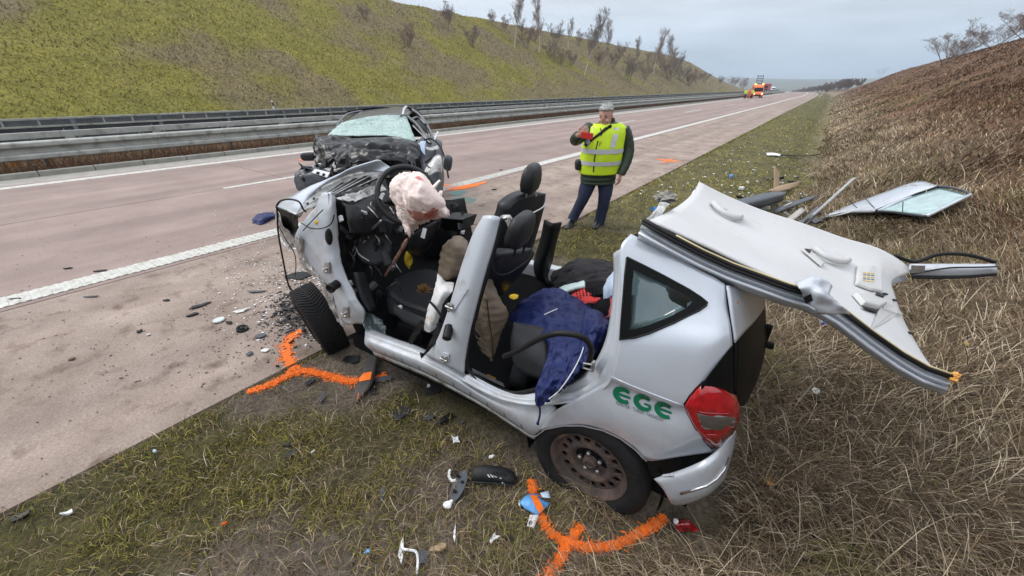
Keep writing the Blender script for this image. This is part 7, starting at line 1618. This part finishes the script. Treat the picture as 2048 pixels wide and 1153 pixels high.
for k in range(16):
    x = 1492 + k * 9.4 + r_.uniform(-3, 3); y = r_.uniform(400, 455) if x > 1560 else r_.uniform(398, 425); c = hit(x, y, .05)
    o_ = MB().box((0, 0, 0), (r_.uniform(.12, .5), r_.uniform(.03, .10), r_.uniform(.01, .05))).crumple(.03, 9, k).build('wreck_scrap', r_.choice([M_blk, M_blk2, M_dgrey, M_silv_dirty, M_blk]), None, base=(0, 0, 0)); o_.location = c; o_.rotation_euler = (r_.uniform(-.4, .4), r_.uniform(-.4, .4), r_.uniform(0, 3)); tag(o_, ORD[k] + ' crushed scrap counted from the wide grey trim panel towards the silver strip', 'scrap', 'scraps among the torn trim')
for k in range(6):
    x, y = 1536 + k * 12, r_.uniform(345, 372); c = hit(x, y, .05)
    o_ = MB().box((0, 0, 0), (r_.uniform(.05, .25), r_.uniform(.02, .08), r_.uniform(.01, .05))).crumple(.03, 10, k).build('wreck_scrap', r_.choice([M_blk, M_blk2, M_dgrey, M_silv_dirty]), None, base=(0, 0, 0)); o_.location = c; o_.rotation_euler = (r_.uniform(-.4, .4), r_.uniform(-.4, .4), r_.uniform(0, 3)); tag(o_, ORD[k] + ' scrap from the road side, lying behind the upright brown board', 'scrap', 'scraps behind the upright board')

# ---------------------------------------------------------------- single things on the verge
def shard(px, py, sx, sy, th, rz, m, name, label, cat, group=None, seed=0, wr=.15, lift=.012, tilt=.15):
    """thin broken piece with an uneven outline"""
    c = hit(px, py); c.z = (0.0 if c.x < EDGE else float(height(c.x, c.y))) + lift; q = random.Random(seed * 31 + 5); n = 9; ol = []
    for k in range(n): a = 6.28 * k / n; f = 1 + q.uniform(-wr, wr) * 2; ol.append(Vector((math.cos(a) * sx / 2 * f, math.sin(a) * sy / 2 * f, q.uniform(-.3, .3) * th)))
    o = MB().prism(ol, (0, 0, th)).build(name, m, None, base=(0, 0, 0), bevel=min(th * .3, .004)); o.location = c; o.rotation_euler = (q.uniform(-tilt, tilt), q.uniform(-tilt, tilt), rz); return tag(o, label, cat, group)
sh_ = thing('shoe', hit(988, 962), 'black trainer with white side stripes lying on its side in the grass', 'shoe')
scn = hit(988, 962); scn.z = float(height(scn.x, scn.y)) + .012
sdx = Vector(_R) * 1.0 + Vector(_Fh) * -.06; sdx.normalize(); sdy = upz.cross(sdx)
SHO = []
for a, w0, h0, yc in ((-.145, .030, .050, .0), (-.13, .040, .075, .0), (-.07, .043, .088, .0), (-.01, .045, .080, .004), (.05, .048, .066, .006), (.10, .045, .052, .004), (.135, .030, .038, .0), (.148, .012, .020, 0)):
    SHO.append([scn + sdx * a * .82 + sdy * (yc + w0 * .9 * math.cos(t)) + upz * (h0 * .5 + h0 * .5 * math.sin(t)) for t in [2 * math.pi * k / 16 for k in range(16)]])
up_ = MB().loft(SHO).build('upper', mat('black_trainer', (.012, .012, .014), .6, bump=.4, bscale=200), sh_, smooth=True)
MB().loft([[p + (p - (scn + sdx * (p - scn).dot(sdx))) * .10 for p in r2_[9:16]] for r2_ in SHO], cap=False, closed=False).build('sole', M_blk2, sh_, smooth=True, solid=.008)
UT = bvh(up_)
for k in range(4): MB().grid([[onto(UT, 978 + k * 7, 955, .003), onto(UT, 981 + k * 7, 955, .003)], [onto(UT, 983 + k * 7, 966, .003), onto(UT, 986 + k * 7, 966, .003)]]).build('stripe', M_paper, sh_)
for k in range(4): MB().tube([onto(UT, 985 + k * 7, 944 + k, .005), onto(UT, 990 + k * 7, 950 + k, .006)], .003, 5).build('lace', M_blk, sh_)
mb_ = thing('mirror_backing', hit(918, 978), 'grey oval mirror backing plate with clips lying beside the trainer', 'plate')
c = hit(918, 977); c.z = float(height(c.x, c.y)) + .015; ol = [c + Vector(_R) * (.040 * math.cos(t) + .018 * math.sin(t)) - Vector(_Fh) * 0 + Vector(_Fh) * (.095 * math.sin(t)) + upz * (.012 * math.cos(t)) for t in [2 * math.pi * k / 22 for k in range(22)]]
MB().prism(ol, (0, 0, .012)).build('plate', M_dgrey, mb_, bevel=.004)
for dx_, dy_ in ((-.01, .05), (.02, .01), (-.015, -.04)): MB().box(c + Vector(_R) * dx_ + Vector(_Fh) * dy_ + upz * .018, (.016, .012, .012)).build('clip', M_blk, mb_)
MB().blob(c + Vector(_R) * -.045 + Vector(_Fh) * -.10, (.022, .02, .01), 2, .4, 4, 2).build('white_tab', M_paper, mb_)
tag(MB().tube(spline([hit(900, 940, .02), hit(898, 952, .02), hit(904, 962, .02), hit(912, 960, .02)], 4), .008, 6).build('plastic_hook', M_paper), 'white hooked plastic strip above the mirror backing', 'plastic piece')
tag(MB().tube(spline([hit(905, 945, .015), hit(915, 925, .02), hit(935, 914, .02), hit(950, 918, .015)], 5), .003, 5).build('wire', M_blk), 'thin dark wire curling above the mirror backing', 'wire')
pk = thing('packet', hit(1070, 1003), 'crumpled blue and white packet with orange spray across it, under the rear wheel', 'packet')
M_blue = mat('bright_blue_foil', (.03, .24, .68), .35, var=.3, vscale=14, c2=(.16, .45, .80))
o_ = hpatch('wrapper', [[(1038, 1005, .03), (1055, 990, .04), (1074, 986, .03)], [(1052, 1018, .03), (1070, 1005, .05), (1085, 1000, .04)], [(1074, 1032, .02), (1088, 1020, .03), (1101, 1006, .03)]], M_blue, pk, .006, 4, 4, (.006, 25, 2)); KB = bvh(o_)
MB().grid([[onto(KB, 1057 + k * 2.6, 987 + k * 5, .004), onto(KB, 1070 + k * 2.6, 987 + k * 4.6, .004)] for k in range(9)]).build('sprayed_band', M_spray, pk, smooth=True)
hpatch('flap', [[(1080, 985, .05), (1096, 982, .05)], [(1084, 994, .05), (1102, 996, .05)]], M_ltblue, pk, .004, 3, 3, (.008, 25, 4))
lt = thing('label_tag', hit(1066, 1044), 'small white printed tag with an orange splash below the blue packet', 'tag')
o_ = hpatch('card', [[(1060, 1030, .03), (1078, 1030, .03)], [(1054, 1052, .02), (1068, 1056, .02)]], M_paper, lt, .003, 3, 3); KB = bvh(o_)
for k in range(4): MB().tube([onto(KB, 1058.5 + k * 1.6, 1042, .002), onto(KB, 1057 + k * 1.6, 1050, .002)], .0012, 4).build('bar_print', M_blk, lt)
rl = thing('lamp_fragment', hit(1370, 1048), 'broken dark red lamp lens lying in the straw behind the rear wheel', 'lamp fragment')
hpatch('lens', [[(1346, 1044, .03), (1358, 1038, .04), (1378, 1038, .03)], [(1350, 1052, .03), (1370, 1048, .06), (1390, 1050, .03)], [(1352, 1060, .02), (1374, 1060, .03), (1394, 1060, .02)]], M_lamp_d, rl, .01, 4, 4, (.004, 20, 2))
MB().tube([hit(1356, 1061, .02), hit(1376, 1060, .02), hit(1395, 1061, .02)], .006, 6).build('lens_rim', M_lamp, rl); MB().blob(hit(1352, 1044, .04), (.012, .012, .012), 2, .5, 4, 1).build('broken_foam', M_paper, rl)
bt_ = thing('bottle', hit(1644, 648), 'small crushed blue-capped plastic bottle under the overhanging roof', 'bottle')
c = hit(1644, 648); c.z += .03; ax_ = (Vector(_R) * -.5 - Vector(_Fh) * .8).normalized()
MB().lathe(c, ax_, [(-.07, 0), (-.07, .028), (-.02, .026), (.0, .030), (.03, .028), (.045, .014), (.055, .012)], 16).build('body', mat('pale_blue_plastic', (.42, .56, .72), .15, alpha=.75), bt_, smooth=True)
MB().lathe(c, ax_, [(.05, .015), (.072, .015), (.072, 0)], 14).build('cap', mat('blue_cap', (.02, .10, .55), .4), bt_)
shard(1558, 604, .17, .06, .015, YAW + .1, M_paper, 'foam_strip', 'white foam strip lying under the folded roof', 'foam strip', seed=1)
shard(1632, 788, .09, .05, .012, YAW + .9, M_steel, 'metal_scrap', 'silvery scrap with a dark edge in the straw right of the tail lamp', 'scrap', seed=2)
shard(1637, 802, .12, .015, .01, YAW + 1.1, M_blk, 'plastic_sliver', 'thin black sliver beside the silvery scrap in the straw', 'scrap', seed=3)
shard(1537, 968, .04, .05, .008, .3, M_foam, 'dry_leaf', 'dry orange leaf lying in the straw below the bumper', 'leaf', seed=4, wr=.3)
shard(1930, 693, .03, .03, .015, .3, M_yellow, 'plastic_stopper', 'tiny yellow cap in the straw right of the roof tip', 'cap', seed=5)
# wheel-arch liner strip with orange paint, lying below the front wheel
ws_ = thing('liner_strip', hit(735, 760), 'dark curved wheel arch liner strip crossed by orange spray', 'liner strip')
o_ = hpatch('strip', [[(742, 704, .03), (757, 703, .03)], [(728, 732, .05), (752, 735, .05)], [(714, 766, .05), (744, 768, .05)], [(706, 790, .03), (726, 790, .03)], [(702, 808, .02), (714, 806, .02)]], mat('worn_black_plastic', (.035, .03, .028), .6, var=.4, vscale=12), ws_, .006, 4, 4); KB = bvh(o_)
MB().grid([[onto(KB, 712 + j * 8 - k * 1.5, 750 + k * 8 - j * 1.5, .003) for j in range(5)] for k in range(3)]).build('sprayed_band', M_spray, ws_, smooth=True)
BP = 'black plastic pieces along the sill'
for k, (px, py, sx, sy, rz, lb) in enumerate(((803, 829, .10, .13, .2, 'rounded black plastic flap on the grass below the B pillar'), (858, 839, .07, .05, .5, 'small dark plastic square on the grass between two larger flaps'), (893, 842, .13, .06, .9, 'curved black plastic flap on the grass nearest the rear wheel'), (747, 778, .05, .14, .4, 'black plastic strip beside the orange-sprayed liner'), (768, 762, .12, .06, .3, 'dark plastic piece under the sill by the liner strip'), (704, 722, .13, .09, .2, 'black plastic plate under the twisted front wheel'), (868, 782, .16, .08, .6, 'crumpled black cover lying in the shadow under the sill'), (645, 800, .03, .10, .1, 'thin black stick of plastic left of the orange-sprayed liner'), (577, 895, .05, .03, .2, 'small grey chip on the mud left of the flaps'), (583, 912, .06, .04, .8, 'grey bent chip on the mud below the small grey chip'), (766, 992, .025, .09, .2, 'notched grey bracket lying on bare earth'), (45, 1036, .09, .05, .3, 'dark slate-like shard in the grass at the left edge'), (620, 768, .08, .05, 1.2, 'black shard touching the orange line near the pavement edge'), (848, 1118, .06, .05, .4, 'dark round plastic piece beside white straps at the bottom'), (1018, 1082, .04, .04, .4, 'black plastic nub at the bottom, left of the orange stroke'), (872, 850, .03, .03, .4, 'tiny dark chip beside the curved flap'), (925, 847, .03, .03, .1, 'tiny grey chip close to the rear wheel'), (1088, 990, .05, .03, .1, 'black clip wedged at the tyre beside the packet'))):
    shard(px, py, sx, sy, .008, YAW + rz, (M_blk2, M_dgrey, M_blk)[k % 3], 'plastic_piece', lb, 'plastic piece', BP, seed=20 + k)
WT = 'white plastic bits in the grass'
for k, (px, py, sx, sy, rz, lb) in enumerate(((910, 884, .05, .06, .2, 'crumpled white plastic knot on the grass above the trainer'), (905, 1008, .035, .03, .4, 'white square tab left of the packet'), (984, 918, .03, .02, .4, 'white crumb on the grass above the trainer toe'), (988, 1080, .05, .04, .9, 'twisted white plastic scrap below the trainer'), (910, 1072, .012, .07, .1, 'upright white plastic pin in the grass'), (802, 1110, .02, .10, .1, 'white strap end at the bottom of the picture'), (878, 1098, .06, .035, .3, 'cream torn fluff at the bottom of the picture'), (140, 1030, .06, .03, .3, 'torn white paper near the left edge of the grass'), (735, 1108, .025, .02, .2, 'small bright blue chip low in the grass'), (452, 1052, .03, .012, .7, 'thin red-orange chip in the grass'), (627, 908, .02, .012, .7, 'white flake on the mud left of centre'), (857, 776, .03, .02, .2, 'pale crumpled bit under the sill'), (1038, 1012, .01, .03, .2, 'white cigarette-like bit left of the packet'), (312, 908, .02, .02, .2, 'light blue chip at the grass edge'))):
    shard(px, py, sx, sy, .012, YAW + rz, (M_paper if k not in (6, 8, 9, 13) else {6: M_card, 8: M_blue, 9: M_spray, 13: M_ltblue}[k]), 'plastic_bit', lb, 'plastic bit', WT, seed=50 + k, wr=.3)
tag(MB().tube(spline([hit(802, 1098, .02), hit(815, 1100, .03), hit(832, 1104, .02), hit(836, 1122, .02), hit(833, 1148, .02)], 5), .006, 6).build('strap', M_paper), 'loose white strap at the bottom of the picture', 'strap')
# ---------------------------------------------------------------- single things on the pavement
RD = 'wreck pieces on the hard shoulder'
disc = thing('hub_badge', hit(442, 652), 'round silver-rimmed disc lying flat on the hard shoulder', 'disc'); c = hit(442, 652); c.z = .006
MB().lathe(c, upz, [(0, .05), (.010, .05), (.014, .046), (.012, .042), (.010, .04), (.010, 0)], 28).build('rim', M_steel, disc, smooth=True); MB().lathe(c, upz, [(.0125, .041), (.0125, 0)], 28).build('face', mat('pale_green_face', (.5, .56, .55), .4), disc)
cap_ = thing('filler_cap', hit(489, 670), 'round black plastic cap on the hard shoulder right of the disc', 'cap'); c = hit(489, 670); c.z = .004
MB().lathe(c, upz + Vector((.2, 0, 0)), [(0, .048), (.022, .046), (.024, .038), (.012, .034), (.012, 0)], 24).build('body', M_blk, cap_, smooth=True); MB().lathe(c + upz * .012, upz + Vector((.2, 0, 0)), [(0, .015), (.014, .013), (.014, 0)], 14).build('boss', M_blk2, cap_, smooth=True)
for k, (px, py, sx, sy, rz, m_, lb) in enumerate(((405, 622, .17, .07, .9, M_blk2, 'rough black chunk on the hard shoulder left of the front wheel'), (392, 640, .10, .05, .8, M_blk, 'black bent strip touching the rough chunk on the shoulder'), (487, 632, .15, .06, .5, M_silv_dirty, 'jagged silver sheet shard on the hard shoulder'), (463, 656, .08, .04, -.4, M_blk, 'black tab between the disc and the round cap'), (517, 594, .17, .05, .1, M_dgrey, 'long grey-blue flat shard near the front wheel'), (185, 604, .13, .025, .1, M_dgrey, 'narrow grey bar on the hard shoulder near the white line'), (205, 551, .13, .05, .3, M_blk2, 'dark flake lying on the solid white line'), (38, 608, .12, .025, .3, M_blk, 'black sliver beside the white line at the left edge'), (285, 674, .04, .05, .5, M_blk, 'small black lump on the hard shoulder'), (303, 681, .03, .025, .5, M_paper, 'white chip on the hard shoulder beside the black lump'), (525, 684, .08, .05, .2, M_dgrey, 'curled grey flake above the orange line'), (536, 713, .06, .04, .2, M_paper, 'pale flake near the orange arc'), (505, 719, .06, .05, .7, M_dgrey, 'crumpled dark foil near the orange line'), (337, 611, .06, .03, .2, M_blk, 'flat black chip near the middle of the shoulder'), (140, 546, .09, .03, .1, M_blk, 'black chip on the lane just past the white line'), (600, 560, .30, .24, .4, M_blk, 'square black plastic plate behind the front wheel'), (988, 385, .12, .07, .6, M_blk, 'black scrap with a white spot on the lane past the airbag'), (1003, 345, .09, .05, .2, M_navy, 'blue rag on the lane near the white line'), (560, 745, .03, .02, .2, M_blk, 'tiny black chip at the pavement edge'), (152, 730, .05, .03, .2, mat('rusty_flake', (.14, .09, .07), .9), 'brownish flake alone on the hard shoulder'))):
    shard(px, py, sx, sy, .010, YAW + rz, m_, 'wreck_piece', lb, 'wreck piece', RD, seed=90 + k, wr=.22, lift=.006, tilt=.08)
cb2 = thing('cardboard', hit(520, 441), 'brown cardboard lying under the navy rag on the lane', 'cardboard')
MB().prism([hit(492, 440, .01), hit(520, 430, .01), hit(552, 434, .01), hit(545, 450, .01), hit(505, 450, .01)], (0, 0, .012)).build('sheet', M_card, cb2)
rg_ = MB().grid(surf([[hit(505, 438, .03), hit(522, 428, .06), hit(548, 426, .05)], [hit(508, 443, .06), hit(526, 436, .12), hit(552, 432, .08)], [hit(508, 450, .03), hit(526, 448, .06), hit(550, 440, .03)]], 6, 6, (.04, 9, 3))).build('rag', M_navy, None, smooth=True, solid=.02); tag(rg_, 'crumpled navy blue rag on cardboard in the lane', 'rag')
# fine wreck crumbs, too many to count
dbs = MB(); r_ = random.Random(77); dcol = []
for k in range(1500):
    if k < 800: px, py = r_.gauss(585, 38), r_.gauss(620, 45)
    elif k < 1050: px, py = r_.uniform(400, 560), r_.uniform(470, 720)
    elif k < 1250: px, py = r_.gauss(950, 45), r_.gauss(405, 22)
    else: px, py = r_.uniform(30, 560), r_.uniform(430, 800)
    if py > 1025 - .508 * px - 8 or py < 330: continue
    c = at(px, py, 2, .004); s_ = r_.uniform(.002, .008) * (1.8 if k < 300 else 1); q = Matrix.Rotation(r_.uniform(0, 6), 3, 'Z') @ Matrix.Rotation(r_.uniform(-.3, .3), 3, 'X')
    dbs.box(c + upz * s_ * .15, (s_ * r_.uniform(.8, 2.6), s_, s_ * .4), q)
tag(dbs.build('debris', mat('plastic_crumbs', (.02, .02, .022), .5)), 'fine black plastic crumbs strewn around the crushed front', 'debris', None, 'stuff')
dbs = MB()
for k in range(900):
    y = -1.2 + 14 * r_.random() ** 1.6; x = r_.uniform(-5.8, EDGE - .01); s_ = .0015 + .006 * r_.random() ** 2; a = r_.uniform(0, 6.28)
    dbs.add([Vector((x, y, .003)) + Vector((math.cos(a + q) * s_ * r_.uniform(.6, 1.7), math.sin(a + q) * s_, r_.uniform(0, .003))) for q in (0, 1.6, 3.1, 4.7)], [(0, 1, 2, 3)])
tag(dbs.build('dirt', mat('earth_crumbs', (.085, .06, .045), .95)), 'crumbs of earth scattered over the hard shoulder', 'dirt', None, 'stuff')
dbs = MB()
for k in range(800):
    px, py = (r_.gauss(590, 60), r_.gauss(570, 60)) if k < 450 else (r_.uniform(420, 1000), r_.uniform(390, 640))
    if py > 1025 - .508 * px - 8 or py < 330: continue
    c = at(px, py, 2, .004); s_ = r_.uniform(.004, .014); dbs.box(c, (s_ * 1.8, s_, .004), Matrix.Rotation(r_.uniform(0, 6), 3, 'Z'))
tag(dbs.build('debris', M_paper), 'fine white flakes strewn on the pavement around the wrecks', 'debris', None, 'stuff')
dbs = MB()
for k in range(150):
    px, py = r_.gauss(594, 22), r_.gauss(628, 20); c = at(px, py, 2, .01); s_ = r_.uniform(.012, .04); q = Matrix.Rotation(r_.uniform(0, 6), 3, 'Z') @ Matrix.Rotation(r_.uniform(-.6, .6), 3, 'X'); dbs.box(c + upz * r_.uniform(0, .05), (s_ * r_.uniform(1, 2.4), s_ * .5, .008), q)
tag(dbs.build('rubble', M_blk2), 'heap of broken black plastic in front of the twisted front wheel', 'rubble', None, 'stuff')
dbs = MB()
for k in range(150):
    px, py = r_.uniform(1280, 1620), r_.uniform(280, 420); c = hit(px, py, .01); s_ = r_.uniform(.01, .04); dbs.box(c, (s_ * 1.8, s_, .01), Matrix.Rotation(r_.uniform(0, 6), 3, 'Z'))
tag(dbs.build('debris', M_paper), 'scattered white flakes on the verge behind the wreck', 'debris', None, 'stuff')
shard(1462, 357, .09, .08, .05, .3, M_blue, 'plastic_lump', 'bright blue lump on the far verge', 'plastic', seed=201, lift=.03)
shard(1308, 425, .14, .08, .05, .3, M_blue, 'plastic_lump', 'blue plastic piece beside the folded roof corner', 'plastic', seed=202, lift=.03)
shard(1482, 382, .10, .08, .05, .6, M_paper, 'paper_ball', 'white crumpled ball on the far verge near the upright board', 'paper', seed=203, lift=.03)
shard(34, 342, .28, .12, .16, .6, M_foam, 'orange_scrap', 'orange scrap lying in the weeds under the median rail', 'scrap', seed=204, lift=.15)
# ---------------------------------------------------------------- air
hz = MB().box((0, 2000, 10), (9400, 6600, 130)).build('haze', None, None, base=(0, 0, 0)); hz.data.materials.clear()
mh = bpy.data.materials.new('haze_air'); mh.use_nodes = True; mh.node_tree.nodes.clear()
ho = mh.node_tree.nodes.new('ShaderNodeOutputMaterial'); hv = mh.node_tree.nodes.new('ShaderNodeVolumePrincipled')
hv.inputs['Color'].default_value = (.74, .87, 1.0, 1); hv.inputs['Density'].default_value = 0.0006; hv.inputs['Anisotropy'].default_value = 0.2
mh.node_tree.links.new(hv.outputs[0], ho.inputs['Volume']); hz.data.materials.append(mh); hz.display_type = 'WIRE'
tag(hz, 'thin winter haze over the whole landscape', 'haze', None, 'stuff')

# ---------------------------------------------------------------- pieces that belong to a part sit under that part
def nest(root, table):
    kids = list(root.children); stem_ = lambda o: o.name.split('.')[0]
    for pname, names in table.items():
        host = next((o for o in kids if stem_(o) == pname), None)
        if host is None: continue
        for o in kids:
            if stem_(o) in names and o is not host and o.location.length < 1e-6 and host.location.length < 1e-6: o.parent = host
nest(sc_, {'quarter_window': ['window_surround', 'window_seal'], 'steering_wheel': ['steering_hub'], 'driver_headrest': ['driver_headrest_rod'], 'passenger_headrest': ['passenger_headrest_rod'],
           'driver_seat_back': ['seat_piping'], 'passenger_seat_back': ['passenger_seat_piping'], 'driver_seat_cushion': ['seat_bolster', 'seat_seam', 'seat_adjuster_ring', 'seat_adjuster', 'seat_side_shield'],
           'headliner': ['grab_handle', 'handle_slot', 'clip_frame', 'clip_slot', 'roof_console', 'console_gap', 'console_tail', 'console_lens', 'visor_clip', 'liner_piping'], 'sun_visor': ['warning_print'],
           'roof_rail': ['roof_seal', 'drip_edge', 'torn_pillar_stub', 'stub_hole', 'foam_plug'], 'far_pillar_stub': ['pillar_wire', 'pillar_seal', 'pillar_bracket', 'loose_seal'],
           'b_pillar': ['hinge_plate', 'door_hinge', 'door_latch', 'wiring_grommet', 'pillar_trim', 'torn_pillar_edge'], 'hinge_pillar': ['pillar_grommet', 'body_plug', 'front_hinge', 'front_wiring_grommet', 'corner_cable'],
           'sill': ['seam_flange', 'seam_mark', 'seam_line', 'scuff_plate'], 'bonnet': ['bonnet_frame', 'frame_opening', 'frame_rib', 'frame_hole'], 'dashboard': ['torn_wire', 'instrument_shroud', 'knee_panel', 'bracket_panel', 'socket_ring', 'bent_bracket', 'bracket_edge', 'glove_box'],
           'side_airbag_cover': ['airbag_label'], 'tailgate_glass': ['tailgate_panel', 'tailgate_gap', 'rust_stain', 'wiper_mount']})
nest(dk, {'roof': ['roof_rail', 'bent_trim'], 'front_bumper': ['number_plate', 'plate_print'], 'mirror': ['mirror_stay'], 'front_door': ['window_frame', 'side_window', 'light_scrap'], 'bonnet': ['bonnet_fold', 'torn_wing']})
nest(dr, {'door_panel': ['door_handle', 'belt_seal', 'torn_edge', 'door_underside'], 'door_window': ['window_frame']})
nest(nj, {'shell': ['zip', 'pocket_zip', 'snap_button', 'drawcord']})
